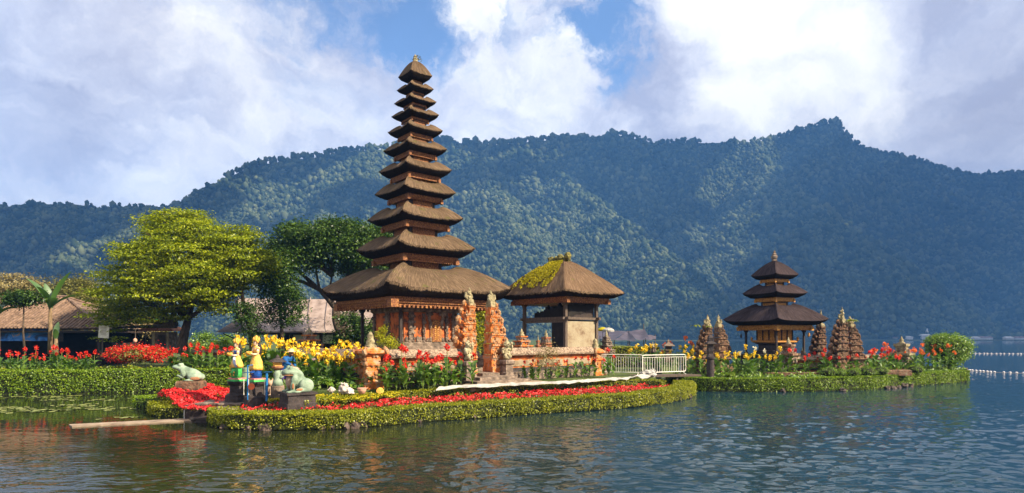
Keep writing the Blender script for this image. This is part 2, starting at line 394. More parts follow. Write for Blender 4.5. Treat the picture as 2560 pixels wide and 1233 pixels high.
M['bark_pale'] = mat('pale_bark', [(0.10, 0.065, 0.035), (0.26, 0.18, 0.10)], 0.95, 5, 8, 0.9, 12, stretch=(2, 2, 0.6))
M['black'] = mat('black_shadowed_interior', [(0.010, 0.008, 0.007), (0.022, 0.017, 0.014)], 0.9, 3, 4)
M['hedge'] = leafmat('hedge_leaves', [(0.050, 0.105, 0.002), (0.145, 0.245, 0.004), (0.27, 0.36, 0.008)], 0.3, 0.03, 1.2, 0.7)
M['hedge_y'] = leafmat('yellowish_hedge_leaves', [(0.070, 0.095, 0.002), (0.21, 0.235, 0.004), (0.37, 0.36, 0.008)], 0.3, 0.03, 1.2, 0.8)
M['hedge_core'] = mat('hedge_twigs', [(0.012, 0.016, 0.004), (0.030, 0.036, 0.008)], 0.95, 6, 5)
M['tree_y'] = leafmat('yellow_green_leaves', [(0.07, 0.115, 0.003), (0.22, 0.275, 0.005), (0.47, 0.49, 0.010)], 0.42, 0.02, 0.35, 0.7)
M['tree_d'] = leafmat('dark_green_leaves', [(0.010, 0.028, 0.003), (0.034, 0.080, 0.007), (0.11, 0.18, 0.018)], 0.25, 0.025, 0.4, 0.8)
M['tree_o'] = leafmat('olive_leaves', [(0.07, 0.075, 0.012), (0.15, 0.15, 0.03), (0.25, 0.22, 0.05)], 0.3, 0.02, 0.4, 0.8)
M['tree_p'] = leafmat('pale_dry_leaves', [(0.15, 0.12, 0.04), (0.27, 0.22, 0.08), (0.36, 0.29, 0.13)], 0.3, 0.02, 0.4, 0.7)
M['bush'] = leafmat('bright_bush_leaves', [(0.045, 0.10, 0.003), (0.14, 0.26, 0.006), (0.27, 0.38, 0.012)], 0.3, 0.05, 1.0, 0.6)
M['lime'] = leafmat('lime_leaves', [(0.22, 0.26, 0.008), (0.36, 0.36, 0.010), (0.50, 0.46, 0.02)], 0.35, 0.02, 1.0, 0.6)
M['canna'] = leafmat('canna_leaves', [(0.030, 0.085, 0.008), (0.105, 0.21, 0.016), (0.26, 0.34, 0.06)], 0.35, 0.05, 1.5, 0.5)
M['stem'] = leafmat('flower_stem', [(0.10, 0.15, 0.02), (0.16, 0.19, 0.04)], 0.1, 0.03)
M['red'] = leafmat('red_petals', [(0.36, 0.008, 0.008), (0.74, 0.022, 0.016), (0.86, 0.12, 0.04)], 0.35, 0.02, 2, 0.3)
M['redbed'] = leafmat('red_begonia_petals', [(0.35, 0.005, 0.010), (0.74, 0.018, 0.020), (0.88, 0.09, 0.08)], 0.3, 0.03, 2, 0.3)
M['yellow'] = leafmat('yellow_petals', [(0.78, 0.40, 0.010), (0.88, 0.58, 0.015), (0.92, 0.70, 0.06)], 0.35, 0.02, 2, 0.3)
M['orangef'] = leafmat('orange_petals', [(0.75, 0.12, 0.015), (0.85, 0.20, 0.03)], 0.35, 0.02, 2, 0.3)
M['whitef'] = leafmat('cream_petals', [(0.75, 0.68, 0.45), (0.85, 0.80, 0.62)], 0.35, 0.02, 2, 0.3)
M['moss'] = leafmat('moss', [(0.22, 0.20, 0.008), (0.42, 0.36, 0.010), (0.55, 0.44, 0.02)], 0.2, 0.01, 2, 0.5)
M['mossgreen'] = leafmat('green_moss', [(0.07, 0.09, 0.006), (0.20, 0.21, 0.012), (0.30, 0.28, 0.02)], 0.2, 0.01, 1.5, 0.6)

# ------------------------------------------------------------------ lake, land, hills
def water_mat():
    m = bpy.data.materials.new('lake_water'); m.use_nodes = True; t = m.node_tree; N = t.nodes; b = N['Principled BSDF']
    b.inputs['Base Color'].default_value = (0.010, 0.034, 0.046, 1); b.inputs['Roughness'].default_value = 0.03; b.inputs['IOR'].default_value = 1.33
    b.inputs['Specular IOR Level'].default_value = 0.6
    g = N.new('ShaderNodeNewGeometry')
    def noi(scale, st, det, dist, rot=0.0):
        mp = N.new('ShaderNodeMapping'); mp.inputs['Scale'].default_value = st; mp.inputs['Rotation'].default_value = (0, 0, rot); t.links.new(g.outputs['Position'], mp.inputs[0])
        n = N.new('ShaderNodeTexNoise'); n.inputs['Scale'].default_value = scale; n.inputs['Detail'].default_value = det; n.inputs['Roughness'].default_value = 0.5; n.inputs['Distortion'].default_value = dist
        t.links.new(mp.outputs[0], n.inputs['Vector']); return n.outputs[0]
    def mth(op, a, b_):
        n = N.new('ShaderNodeMath'); n.operation = op
        for i, x in enumerate((a, b_)):
            if isinstance(x, (int, float)): n.inputs[i].default_value = x
            else: t.links.new(x, n.inputs[i])
        return n.outputs[0]
    big = noi(0.085, (1, 1, 1), 2, 0.0)                      # gusts: calmer and rougher patches
    a = noi(4.5, (0.7, 1.3, 1), 2, 0.5, 0.10)
    c = noi(0.55, (0.8, 1.2, 1), 2, 0.5, -0.25)
    h = mth('ADD', mth('MULTIPLY', a, 0.012), mth('MULTIPLY', c, 0.035))
    # sheltered water close to the banks and in the little bay on the left is calm
    r = N.new('ShaderNodeMapRange'); t.links.new(big, r.inputs[0]); r.inputs[1].default_value = 0.35; r.inputs[2].default_value = 0.62; r.inputs[3].default_value = 0.75; r.inputs[4].default_value = 1.2
    sx = N.new('ShaderNodeSeparateXYZ'); t.links.new(g.outputs['Position'], sx.inputs[0])
    shel = N.new('ShaderNodeMapRange'); shel.interpolation_type = 'SMOOTHSTEP'
    lin = mth('ADD', mth('MULTIPLY', sx.outputs[0], -0.45), sx.outputs[1])       # bay: far to the left and behind
    t.links.new(lin, shel.inputs[0]); shel.inputs[1].default_value = 16.0; shel.inputs[2].default_value = 29.0; shel.inputs[3].default_value = 1.0; shel.inputs[4].default_value = 0.22
    side = N.new('ShaderNodeMapRange'); side.interpolation_type = 'SMOOTHSTEP'; t.links.new(sx.outputs[0], side.inputs[0])
    side.inputs[1].default_value = -6.0; side.inputs[2].default_value = 6.0; side.inputs[3].default_value = 0.0; side.inputs[4].default_value = 1.0
    k = mth('MAXIMUM', shel.outputs[0], side.outputs[0])
    h = mth('MULTIPLY', mth('MULTIPLY', h, r.outputs[0]), k)
    # murky brown green shallows by the left bank, clear blue depth out to the right
    dp = N.new('ShaderNodeMapRange'); dp.interpolation_type = 'SMOOTHSTEP'; t.links.new(mth('ADD', sx.outputs[0], mth('MULTIPLY', c, 7.0)), dp.inputs[0]); dp.inputs[1].default_value = -3.0; dp.inputs[2].default_value = 13.0
    cm = N.new('ShaderNodeMix'); cm.data_type = 'RGBA'; t.links.new(dp.outputs[0], cm.inputs['Factor']); cm.inputs['A'].default_value = (0.015, 0.019, 0.008, 1); cm.inputs['B'].default_value = (0.009, 0.032, 0.048, 1)
    t.links.new(cm.outputs['Result'], b.inputs['Base Color'])
    bp = N.new('ShaderNodeBump'); bp.inputs['Strength'].default_value = 1.0; bp.inputs['Distance'].default_value = 1.0
    t.links.new(h, bp.inputs['Height']); t.links.new(bp.outputs[0], b.inputs['Normal'])
    return m
M['water'] = water_mat()
def sheet(name, pts, z, m, kind='structure', skirt=None):
    n = len(pts); vs = [(p[0], p[1], z) for p in pts]; fs = [list(range(n))]
    if skirt is not None:
        vs += [(p[0], p[1], skirt) for p in pts]
        fs += [[i, n + i, n + (i + 1) % n, (i + 1) % n] for i in range(n)]
    me = bpy.data.meshes.new(name); me.from_pydata(vs, [], fs); me.materials.append(m); me.update()
    return tag(link(me, name), kind=kind)
def lake():
    """the lake surface: real ripples where one can see them singly, flat (with fine bump) farther out"""
    pyr = np.concatenate([np.arange(1345, 872, -1.25), np.linspace(871, 847, 30)]); D_ = F * H / (pyr - HOR); pxc = np.arange(-300, 2862, 3.4)
    PX_, DD_ = np.meshgrid(pxc, D_); x = (PX_ - 1280) / F * DD_; y = DD_
    wx = x + .55 * (vnoise(x * .8, y * .8) - .5); wy = y + .55 * (vnoise(x * .8 + 31, y * .8 + 7) - .5)
    def layer(ang, fx_, fy_, off):
        c, s = math.cos(ang), math.sin(ang); return vnoise((wx * c - wy * s) * fx_ + off, (wx * s + wy * c) * fy_ + off * 1.7)
    crest_ = np.maximum(layer(.10, 3.6, 6.2, 3) * .6 + layer(-.16, 4.4, 7.2, 11) * .4 - .50, 0) ** 1.1
    small = layer(.25, 2.6, 5.2, 21) + .7 * layer(-.3, 3.1, 6.0, 41)
    swell = fbm(x * .35, y * .62, o=3)
    sm = lambda v, a, b: np.clip((v - a) / (b - a), 0, 1) ** 2 * (3 - 2 * np.clip((v - a) / (b - a), 0, 1))
    gust = sm(fbm(x * .10 + 4, y * .13 + 2, o=3), .40, .58)
    gust = np.maximum(gust * sm(26 - y, 3, 10), sm(x + .25 * y, 2, 9))             # open water on the right is ruffled all over
    calm = np.maximum(sm(-.45 * x + y, 29, 17), sm(x, -6, 4)) * .8 + .2            # the bay and the lee of the hedges are calm
    lee = sm(np.hypot((x + 5) * .5, y - 19), .5, 5) * .6 + .4
    fade = np.clip((75 - y) / 35, 0, 1)
    z = fade * (gust * lee * calm * .115 * crest_ + calm * .0065 * small * (.35 + .65 * gust) + calm * .035 * swell)
    z = z - fade * calm * .02
    nr, nc = x.shape; V = np.stack([x, y, z], -1).reshape(-1, 3); idx = np.arange(nr * nc).reshape(nr, nc)
    Q = [np.stack([idx[:-1, :-1], idx[:-1, 1:], idx[1:, 1:], idx[1:, :-1]], -1).reshape(-1, 4)]
    n = len(V); L_ = np.column_stack([np.full(nr, -2900.), D_, np.zeros(nr)]); R_ = np.column_stack([np.full(nr, 2900.), D_, np.zeros(nr)])
    V = np.concatenate([V, L_, R_, [(-2900, -60, 0), (2900, -60, 0)]]); l = n + np.arange(nr); r = n + nr + np.arange(nr); k = n + 2 * nr
    Q += [np.stack([l[:-1], idx[:-1, 0], idx[1:, 0], l[1:]], -1), np.stack([idx[:-1, -1], r[:-1], r[1:], idx[1:, -1]], -1), np.array([[k, k + 1, r[0], l[0]]])]
    return tag(fast('lake', V, np.concatenate(Q), M['water'], smooth=True), kind='structure')
lake()

# hills: skyline of the photograph, as ridge points with their own distances
RIDGE = np.array([(-900, 540), (-400, 535), (0, 518), (100, 511), (180, 510), (250, 520), (330, 516), (400, 519), (450, 505), (500, 472), (560, 450), (610, 425), (660, 410), (720, 405), (760, 398), (830, 388), (900, 377), (960, 374),
    (1100, 352), (1160, 359), (1230, 363), (1300, 357), (1380, 350), (1450, 347), (1530, 336), (1580, 346), (1640, 360), (1700, 356), (1760, 358), (1830, 357), (1870, 362), (1950, 343), (2000, 326), (2060, 308), (2098, 311), (2122, 344),
    (2160, 374), (2250, 389), (2330, 411), (2400, 431), (2450, 441), (2500, 433), (2560, 431), (2700, 420), (3000, 430), (3700, 470)], float)
def ipx(px, tab): return np.interp(px, [a for a, b in tab], [b for a, b in tab])
def ridgeD(px): return ipx(px, [(-900, 900), (450, 950), (700, 1050), (1100, 1150), (1600, 1300), (2050, 1350), (2200, 1500), (3700, 1700)])
def footD(px): return ipx(px, [(-900, 380), (500, 420), (1000, 480), (1300, 560), (1600, 800), (2000, 900), (2600, 930), (3700, 900)])
SPUR = [(1385, 1180, 430), (1440, 1080, 470), (1500, 1010, 515), (1560, 950, 560), (1620, 890, 605), (1672, 840, 642), (1700, 800, 668), (1695, 760, 740), (1672, 730, 800), (1655, 700, 840)]
SP = np.array([[(a - 1280) / F * d, d, H + (HOR - y) / F * d] for a, d, y in SPUR])
SPUR2 = [(1200, 1100, 395), (1235, 1010, 470), (1270, 930, 540), (1300, 860, 620), (1330, 780, 720), (1345, 700, 800)]
SP2 = np.array([[(a - 1280) / F * d, d, H + (HOR - y) / F * d] for a, d, y in SPUR2])
SPUR3 = [(1880, 1330, 352), (1905, 1270, 420), (1870, 1210, 520), (1820, 1150, 600), (1790, 1080, 690), (1770, 1000, 780)]
SP3 = np.array([[(a - 1280) / F * d, d, H + (HOR - y) / F * d] for a, d, y in SPUR3])
SPUR5 = [(560, 1000, 455), (620, 930, 520), (650, 850, 590), (690, 760, 650), (720, 660, 740)]
SP5 = np.array([[(a - 1280) / F * d, d, H + (HOR - y) / F * d] for a, d, y in SPUR5])
SPUR4 = [(800, 1060, 420), (830, 980, 490), (870, 900, 560), (910, 800, 650), (930, 700, 740)]
SP4 = np.array([[(a - 1280) / F * d, d, H + (HOR - y) / F * d] for a, d, y in SPUR4])
def crest(x, y, C, steep):
    best = np.full(x.shape, -1e9)
    for a, b in zip(C[:-1], C[1:]):
        ab = b - a; t = np.clip(((x - a[0]) * ab[0] + (y - a[1]) * ab[1]) / (ab[0] ** 2 + ab[1] ** 2), 0, 1)
        d = np.hypot(x - a[0] - t * ab[0], y - a[1] - t * ab[1])
        best = np.maximum(best, a[2] + t * ab[2] - steep * d)
    return best
def hill_z(x, y):
    px = 1280 + F * x / y
    R, Fd = ridgeD(px), footD(px); s = (y - Fd) / (R - Fd)
    top = H + (HOR - np.interp(px, RIDGE[:, 0], RIDGE[:, 1])) / F * R
    sc = np.clip(s, 0, 1)
    base = np.where(s < 0, -20, top * (0.55 * sc ** 1.25 + 0.45 * sc ** 2.0))
    env = np.clip(sc * 3, 0, 1) * np.clip((1 - sc) * 6, 0, 1)
    g = np.abs(fbm(x / 150 + 3.1, y / 420 + 1.7, o=4) - 0.5) * 2         # gullies running down the slope
    base = base - env * (g * -150 + 92) + env * 34 * (fbm(x / 60, y / 90, o=3) - 0.5)
    base = np.where(s > 1, top - (s - 1) * 180, base)
    for C, k in ((SP, 0.85), (SP2, 0.9), (SP3, 0.9), (SP4, 1.0), (SP5, 1.0)):
        base = np.maximum(base, crest(x, y, C, k) + 10 * (fbm(x / 40, y / 40, o=3) - 0.5) * np.clip(1 - sc, 0, 1))
    cap = np.interp(px, RIDGE[:, 0], RIDGE[:, 1])
    base = np.minimum(base, H + (HOR - cap) / F * y)                     # nothing rises above the skyline
    return np.maximum(base, 0.6)
pxs = np.arange(-900, 3500, 7.0); ss = np.concatenate([np.linspace(-0.42, 1, 150), [1.03, 1.08, 1.2]])
PX, S_ = np.meshgrid(pxs, ss); DD = footD(PX) + S_ * (ridgeD(PX) - footD(PX)); XX = (PX - 1280) / F * DD
ZZ = hill_z(XX, DD); ZZ[0] = -0.3
nr, nc = PX.shape; idx = np.arange(nr * nc).reshape(nr, nc)
HF = np.stack([idx[:-1, :-1], idx[:-1, 1:], idx[1:, 1:], idx[1:, :-1]], -1).reshape(-1, 4)
M['hill'] = mat('hill_undergrowth', [(0.012, 0.022, 0.008), (0.035, 0.055, 0.018)], 0.95, 0.05, 6)
tag(fast('hills', np.stack([XX, DD, ZZ], -1).reshape(-1, 3), HF, M['hill'], smooth=True), kind='structure')
# forest on the hills: one mass of crowns
M['forest'] = leafmat('forest_crowns', [(0.014, 0.026, 0.013), (0.050, 0.068, 0.032), (0.125, 0.142, 0.072)], 0.0, 0.0, 0.014, 0.8)
def scatter(n, rs, lo, hi, rng, z0=0.35, sq=(0.8, 1.35), sub=1):
    Vb, Fb = ico(sub); Fb = np.array(Fb); k = len(Vb)
    X0, Y0, Z0 = rs; n = len(X0)
    r = np.clip(Y0 / 950, .45, 1.25) * rng.uniform(lo, hi, n) * rng.uniform(0.8, 1.25, n); hz = r * rng.uniform(sq[0], sq[1], n)
    an = rng.uniform(0, 6.28, n); B = Vb[None] * (1 + rng.normal(0, 0.17, (n, k, 1)))
    c, s = np.cos(an)[:, None], np.sin(an)[:, None]
    x = (B[..., 0] * c - B[..., 1] * s) * r[:, None] + X0[:, None]; y = (B[..., 0] * s + B[..., 1] * c) * r[:, None] + Y0[:, None]
    z = B[..., 2] * hz[:, None] + (Z0 + hz * z0)[:, None]
    return np.stack([x, y, z], -1).reshape(-1, 3), (Fb[None] + (np.arange(n) * k)[:, None, None]).reshape(-1, 3)
rg = np.random.default_rng(3)
NT = 190000
fp = rg.uniform(-350, 2950, NT); fs_ = rg.uniform(-0.42, 1.0, NT)
fd = footD(fp) + fs_ * (ridgeD(fp) - footD(fp)); fx = (fp - 1280) / F * fd; fz = hill_z(fx, fd)
ok_ = fz > 2.5; fx, fd, fz = fx[ok_], fd[ok_], fz[ok_]
VA, FA = scatter(0, (fx, fd, fz), 1.7, 3.5, rg)
big_ = (rg.random(len(fx)) < 0.14) & (fbm(fx / 30, fd / 30, o=3) > .48)
VA2, FA2 = scatter(0, (fx[big_] + 2, fd[big_] - 3, fz[big_] + 2.5), 2.6, 5.2, rg, .45, (.8, 1.5))
# the row of taller trees along the skyline, stems showing
rp = np.arange(560, 2640, 5.2); rp = rp + rg.normal(0, 2.5, len(rp)); keep = (fbm(rp / 60, rp * 0) > 0.36) | (rp > 1900); rp = rp[keep]
rd = ridgeD(rp) - 2; rx = (rp - 1280) / F * rd; rz = hill_z(rx, rd); hh = rg.uniform(4, 11, len(rp)) * np.where(rp > 2160, 0.45, 1.0)
VB, FB = scatter(0, (rx, rd, rz + hh), 2.6, 5.0, rg, 0.0, (0.8, 1.5))
st = []
for a, b_, c_, h_ in zip(rx, rd, rz, hh): st.append([(a - .45, b_, c_ - 3), (a + .45, b_, c_ - 3), (a, b_ + .5, c_ + h_)])
VC = np.array(st).reshape(-1, 3); FC = np.arange(len(VC)).reshape(-1, 3)
# low shore woods on the right
lp = rg.uniform(1480, 2900, 5200); ld = footD(lp) - rg.uniform(-60, 25, 5200); lx = (lp - 1280) / F * ld
VD, FD = scatter(0, (lx, ld, np.full(5200, 1.0)), 3.0, 5.5, rg)
fV, fF, _ = join([(VA, FA, 0), (VA2, FA2, 0), (VB, FB, 0), (VC, FC, 0), (VD, FD, 0)])
tag(fast('forest', fV, fF, M['forest'], smooth=True), 'dense forest of small round crowns covering the hills', 'forest', kind='stuff')

# unseen clouds added overhead, shaped to shade right hills, left ridge and upper slopes
M['shade_cloud'] = mat('shade_cloud', [(0.80, 0.80, 0.82), (0.86, 0.86, 0.87)], 1.0, .01, 3)
def inpoly(poly, x, y):
    c = False; n = len(poly)
    for i in range(n):
        a, b = poly[i], poly[(i + 1) % n]
        if (a[1] > y) != (b[1] > y) and x < (b[0] - a[0]) * (y - a[1]) / (b[1] - a[1]) + a[0]: c = not c
    return c
def shade_cloud(name, poly, step, r0, seed, gap=None, thin=0.0, z=1000.0):
    q = random.Random(seed); b = MB(); xs = [p[0] for p in poly]; ys = [p[1] for p in poly]; y = min(ys)
    while y < max(ys):
        x = min(xs)
        while x < max(xs):
            a, c = x + q.uniform(-.3, .3) * step, y + q.uniform(-.3, .3) * step
            if inpoly(poly, a, c) and (gap is None or min((a - g[0]) ** 2 + (c - g[1]) ** 2 for g in gap) ** .5 > r0 * q.uniform(.75, 1.25)) and q.random() > thin:
                s = r0 * q.uniform(.8, 1.25); b.blob((a, c, z + q.uniform(-20, 60)), (s, s, s * .5), 2, .35, 1.6, 0, q.random() * 50)
            x += step
        y += step
    return tag(b.build(name, M['shade_cloud'], None, True), kind='structure')
def shade_of(px, D, z):
    k = (1000 - z) / SV.z; return (X(px, D) + SV.x * k, D + SV.y * k)
SPZ = [(a + 14, d, H + (HOR - y) / F * d) for a, d, y in SPUR]
GAP = []
for (a, d, y), (a2, d2, y2) in zip(SPUR3[:-1], SPUR3[1:]):
    for f in (0, .25, .5, .75): dd = d + (d2 - d) * f; GAP.append(shade_of(a + (a2 - a) * f - 10, dd, (H + (HOR - y - (y2 - y) * f) / F * dd)))
shade_cloud('shade_cloud', [shade_of(1450, 1450, 420), shade_of(1420, 1250, 390)] + [(shade_of(*q)[0] + 58, shade_of(*q)[1] + 25) for q in SPZ] + [shade_of(1690, 640, 0), shade_of(2100, 620, 0), shade_of(3100, 800, 0), shade_of(3100, 1850, 400), shade_of(2000, 1700, 450)], 62, 55, 3, GAP)
shade_cloud('shade_cloud', [shade_of(-250, 390, 0), shade_of(300, 390, 0), shade_of(500, 700, 60), shade_of(520, 1050, 230), shade_of(300, 1100, 220), shade_of(-250, 1000, 200)], 85, 58, 5, None, .25)
shade_cloud('shade_cloud', [shade_of(540, 800, 150), shade_of(900, 880, 190), shade_of(1180, 930, 230), shade_of(1400, 1060, 300), shade_of(1420, 1300, 400), shade_of(900, 1250, 400), shade_of(540, 1100, 300)], 85, 48, 9, None, .42)

# far shore strip and mainland
sheet('far_shore', [(-1200, 380), (X(1300, 540), 540), (X(1600, 770), 770), (X(1900, 880), 880), (1300, 905), (1300, 1100), (-1200, 1100)], 0.5, M['lawn'], skirt=-0.4)
LINE = [G(*a) for a in ((517, 1058), (530, 1069), (580, 1076), (700, 1078), (850, 1075), (960, 1066), (1100, 1054), (1250, 1043), (1400, 1033), (1550, 1023), (1660, 1011), (1715, 1001), (1740, 990))]
LINE.append(Vector((X(1728, 35), 35, 0)))
bank = [Vector((X(px, D), D, 0)) for px, D in ((-700, 30.5), (-200, 31.0), (100, 31.7), (300, 32.6), (420, 33.2), (520, 33.6), (590, 33.6))]
sheet('mainland', [(-80, 31.0)] + [(b.x, b.y + 0.4) for b in bank] + [(X(600, 29), 29)] + [(X(700, 25), 25), (X(760, 23.6), 23.6), (X(900, 23.8), 23.8), (X(1000, 25.2), 25.2), (X(1250, 28.0), 28.0), (X(1500, 31.5), 31.5), (X(1640, 33.5), 33.5),
    (X(1625, 40), 40), (X(1690, 52), 52), (X(1700, 75), 75), (X(1600, 130), 130), (X(1500, 300), 300), (X(1500, 700), 700), (-700, 600), (-400, 100)], 0.9, M['lawn'], skirt=-0.3)
front = [(p.x + 0.1, p.y + 0.5) for p in LINE]
sheet('terrace', front + [(X(1680, 40), 40), (X(560, 34), 34), (X(565, 25.5), 25.5), (X(480, 24.0), 24.0), (X(490, 22.3), 22.3)], 0.30, M['earth'], skirt=-0.3)

# ------------------------------------------------------------------ hedges
def resample(path, step):
    path = [Vector((p[0], p[1], 0)) for p in path]; out = []
    for a, b in zip(path[:-1], path[1:]):
        n = max(1, int((b - a).length / step))
        for i in range(n): out.append(a.lerp(b, i / n))
    out.append(path[-1]); return np.array([(p.x, p.y) for p in out])
def hedge(name, label, path, th, z0, z1, m=None, dens=480, leaf=0.085, rng=RNG, group=None, ragged=0.032, inside=1, closed_ends=True, z1b=None):
    """clipped hedge: dark twiggy core, leaves on its front, top, back and ends; path is its front foot line seen from the lake"""
    C = resample(path, 0.25); n = len(C)
    T = np.gradient(C, axis=0); T /= np.linalg.norm(T, axis=1, keepdims=True); Nv = np.stack([-T[:, 1], T[:, 0]], 1) * inside     # inward
    L = np.concatenate([[0], np.cumsum(np.linalg.norm(np.diff(C, axis=0), axis=1))])
    zt = z1 if z1b is None else np.interp(L, [0, L[-1]], [z1, z1b])
    zt = zt + 0.05 * (fbm(L * 0.8 + z1 * 9, L * 0 + z0, o=3) - 0.5) * 2; zt = np.broadcast_to(zt, L.shape)
    ins = 0.11
    rows = [(ins, np.full(n, z0)), (ins, zt - 0.10), (ins + 0.08, zt - 0.04), (th - ins - 0.08, zt - 0.04), (th - ins, zt - 0.10), (th - ins, np.full(n, z0))]
    V = np.concatenate([np.column_stack([C + Nv * o, z]) for o, z in rows]); k = len(rows)
    Fq = [[r * n + i, r * n + i + 1, (r + 1) * n + i + 1, (r + 1) * n + i] for r in range(k - 1) for i in range(n - 1)]
    for e in (0, n - 1): Fq += [[e, n + e, 4 * n + e, 5 * n + e], [n + e, 2 * n + e, 3 * n + e, 4 * n + e]]
    parts = [(V, np.array(Fq), 1)]
    h = float(np.mean(zt)) - z0; tot = L[-1]
    def sample(cnt, kind):
        s = rng.uniform(0, tot, cnt); a = np.stack([np.interp(s, L, C[:, 0]), np.interp(s, L, C[:, 1])], 1)
        nv = np.stack([np.interp(s, L, Nv[:, 0]), np.interp(s, L, Nv[:, 1])], 1); zz = np.interp(s, L, zt)
        if kind == 'top':
            o = rng.uniform(0, th, cnt); p = a + nv * o[:, None]; z = zz + rng.normal(0, ragged * 0.45, cnt); nn = np.column_stack([rng.normal(0, .2, (cnt, 2)), np.ones(cnt)])
        else:
            w = 0.10 + 0.90 * rng.uniform(0, 1, cnt) ** 0.80; w = np.clip(w - 0.16 * (rng.random(cnt) < .25), 0.02, 1); z = z0 + w * (zz - z0); bulge = 0.16 * (fbm(s * 1.3, z * 2.2 + th, o=3) - 0.5)
            o = (bulge + rng.normal(0, ragged, cnt) + 0.02) if kind == 'front' else (th + rng.normal(0, ragged, cnt))
            hole = (fbm(s * 1.7 + 9, z * 3.0 + 4, o=3) > 0.41) | (rng.random(cnt) < 0.30) if kind == 'front' else np.ones(cnt, bool)
            p = a + nv * o[:, None]; nn = np.column_stack([nv * (-1 if kind == 'front' else 1), np.full(cnt, 0.35)])
            p, z, nn = p[hole], z[hole], nn[hole]
        return np.column_stack([p, z]), nn
    for kind, area in (('front', tot * h), ('top', tot * th), ('back', tot * h * 0.3)):
        p, nn = sample(int(dens * area), kind); v, f = leaves(p, nn, leaf, leaf * 0.62, 0.75, rng); parts.append((v, f, 0))
    for e, sg in ((0, -1), (n - 1, 1)):
        c = int(dens * th * h); o = rng.uniform(0, th, c); z = z0 + rng.uniform(0, 1, c) * h
        p = np.column_stack([C[e] + Nv[e] * o[:, None] + T[e] * sg * rng.normal(0.04, ragged, c)[:, None], z]); v, f = leaves(p, np.tile(np.append(T[e] * sg, 0.3), (c, 1)), leaf, leaf * .62, .7, rng); parts.append((v, f, 0))
    V, Fc, mi = join(parts)
    return tag(fast(name, V, Fc, [m or M['hedge'], M['hedge_core']], mi=mi), label, 'hedge', group)
hedge('clipped_hedge', 'long clipped hedge along the waterline in front of the tall pagoda, curved at both ends', LINE, 1.05, 0.02, 0.50, M['hedge_y'], 900, 0.062, z1b=0.60)
INNER = [G(*a, .85) for a in ((768, 1001), (850, 993), (950, 984), (1100, 974), (1250, 967), (1400, 960), (1520, 953), (1600, 950), (1650, 952))]
hedge('clipped_hedge', 'low inner hedge between the white ground sheet and the red flower strip', INNER, 0.75, 0.30, 0.82, M['hedge_y'], 560, 0.07)
hedge('clipped_hedge', 'tall bright hedge on the left bank above the weedy bay', bank, 0.9, 0.0, 1.25, M['hedge'], 620, 0.085, ragged=0.045)
ISLE = [Vector((X(px, D), D, 0)) for px, D in ((1668, 35.0), (1700, 34.0), (1780, 33.3), (1900, 33.0), (2050, 33.4), (2180, 34.6), (2260, 36.6), (2330, 38.2), (2424, 40.6))]
hedge('clipped_hedge', 'dark clipped hedge around the waterline of the small shrine island', ISLE, 0.8, 0.0, 0.74, M['hedge'], 700, 0.075, z1b=0.78)
sheet('island_ground', [(p.x, p.y + 0.4) for p in ISLE] + [(X(2420, 46), 46), (X(2200, 50), 50), (X(1800, 47), 47), (X(1690, 40), 40)], 0.72, M['earth'], skirt=-0.3)
MINI = [Vector(G(*a)) for a in ((331, 1014), (336, 1021), (380, 1022), (440, 1020))]
hedge('clipped_hedge', 'short dark hedge block at the far left tip of the red flower mound', MINI, 1.2, 0.0, 0.42, M['hedge'], 520, 0.07)
MINI2 = [Vector(G(*a)) for a in ((368, 1030), (374, 1040), (400, 1046), (470, 1048), (500, 1048))]
hedge('clipped_hedge', 'rounded low hedge in front of the red flower mound, left of the water spout', MINI2, 1.3, 0.0, 0.42, M['hedge_y'], 600, 0.07)
FARH = [Vector((X(px, D), D, 0)) for px, D in ((1500, 44), (1525, 43), (1580, 43), (1648, 43.5))]
hedge('clipped_hedge', 'bright yellow green hedge behind the white barriers, below the dark tarpaulin', FARH, 1.6, 0.9, 2.32, M['hedge_y'], 260, 0.12)
sheet('mound_ground', [tuple(G(*a, .42))[:2] for a in ((392, 1004), (405, 1014), (470, 1018), (500, 1016), (600, 1000), (600, 965), (500, 962), (420, 975))], 0.36, M['earth'], skirt=-0.3)

M['rock'] = mat('wet_rock', [(0.018, 0.014, 0.012), (0.075, 0.055, 0.045), (0.16, 0.11, 0.09)], 0.8, 5, 8, 0.8, 14)
def rocks(label, spots, seed):
    q = random.Random(seed); proto = []
    for i, (px, py) in enumerate(spots):
        if i < 4:
            b = MB(); b.blob((0, 0, .10), (.22, .15, .17), 2, .6, 1.8, 0, seed + i * 3); o = b.build('edging_rock', M['rock']); proto.append(o)
        else: o = proto[i % 4].copy(); COL.objects.link(o)
        p = G(px, py); o.location = (p.x, p.y + .13, q.uniform(-.08, .02)); o.rotation_euler = (0, 0, q.uniform(-.5, .9)); k = q.uniform(.75, 1.25); o.scale = (k, k, k * q.uniform(.8, 1.2)); tag(o, label, 'rock', label)
rocks('dark rock at the waterline under the front hedge', [(560, 1073), (615, 1076), (660, 1077), (800, 1075), (832, 1074), (858, 1073), (882, 1072), (906, 1069), (1050, 1057), (1180, 1047), (1320, 1037), (1500, 1025), (1700, 1002), (1722, 997)], 3)
rocks('brownish rock at the waterline under the shrine island hedge', [(2222, 973), (2236, 972), (2250, 971), (2264, 969), (2278, 967), (1960, 981), (1840, 980), (2110, 979)], 9)

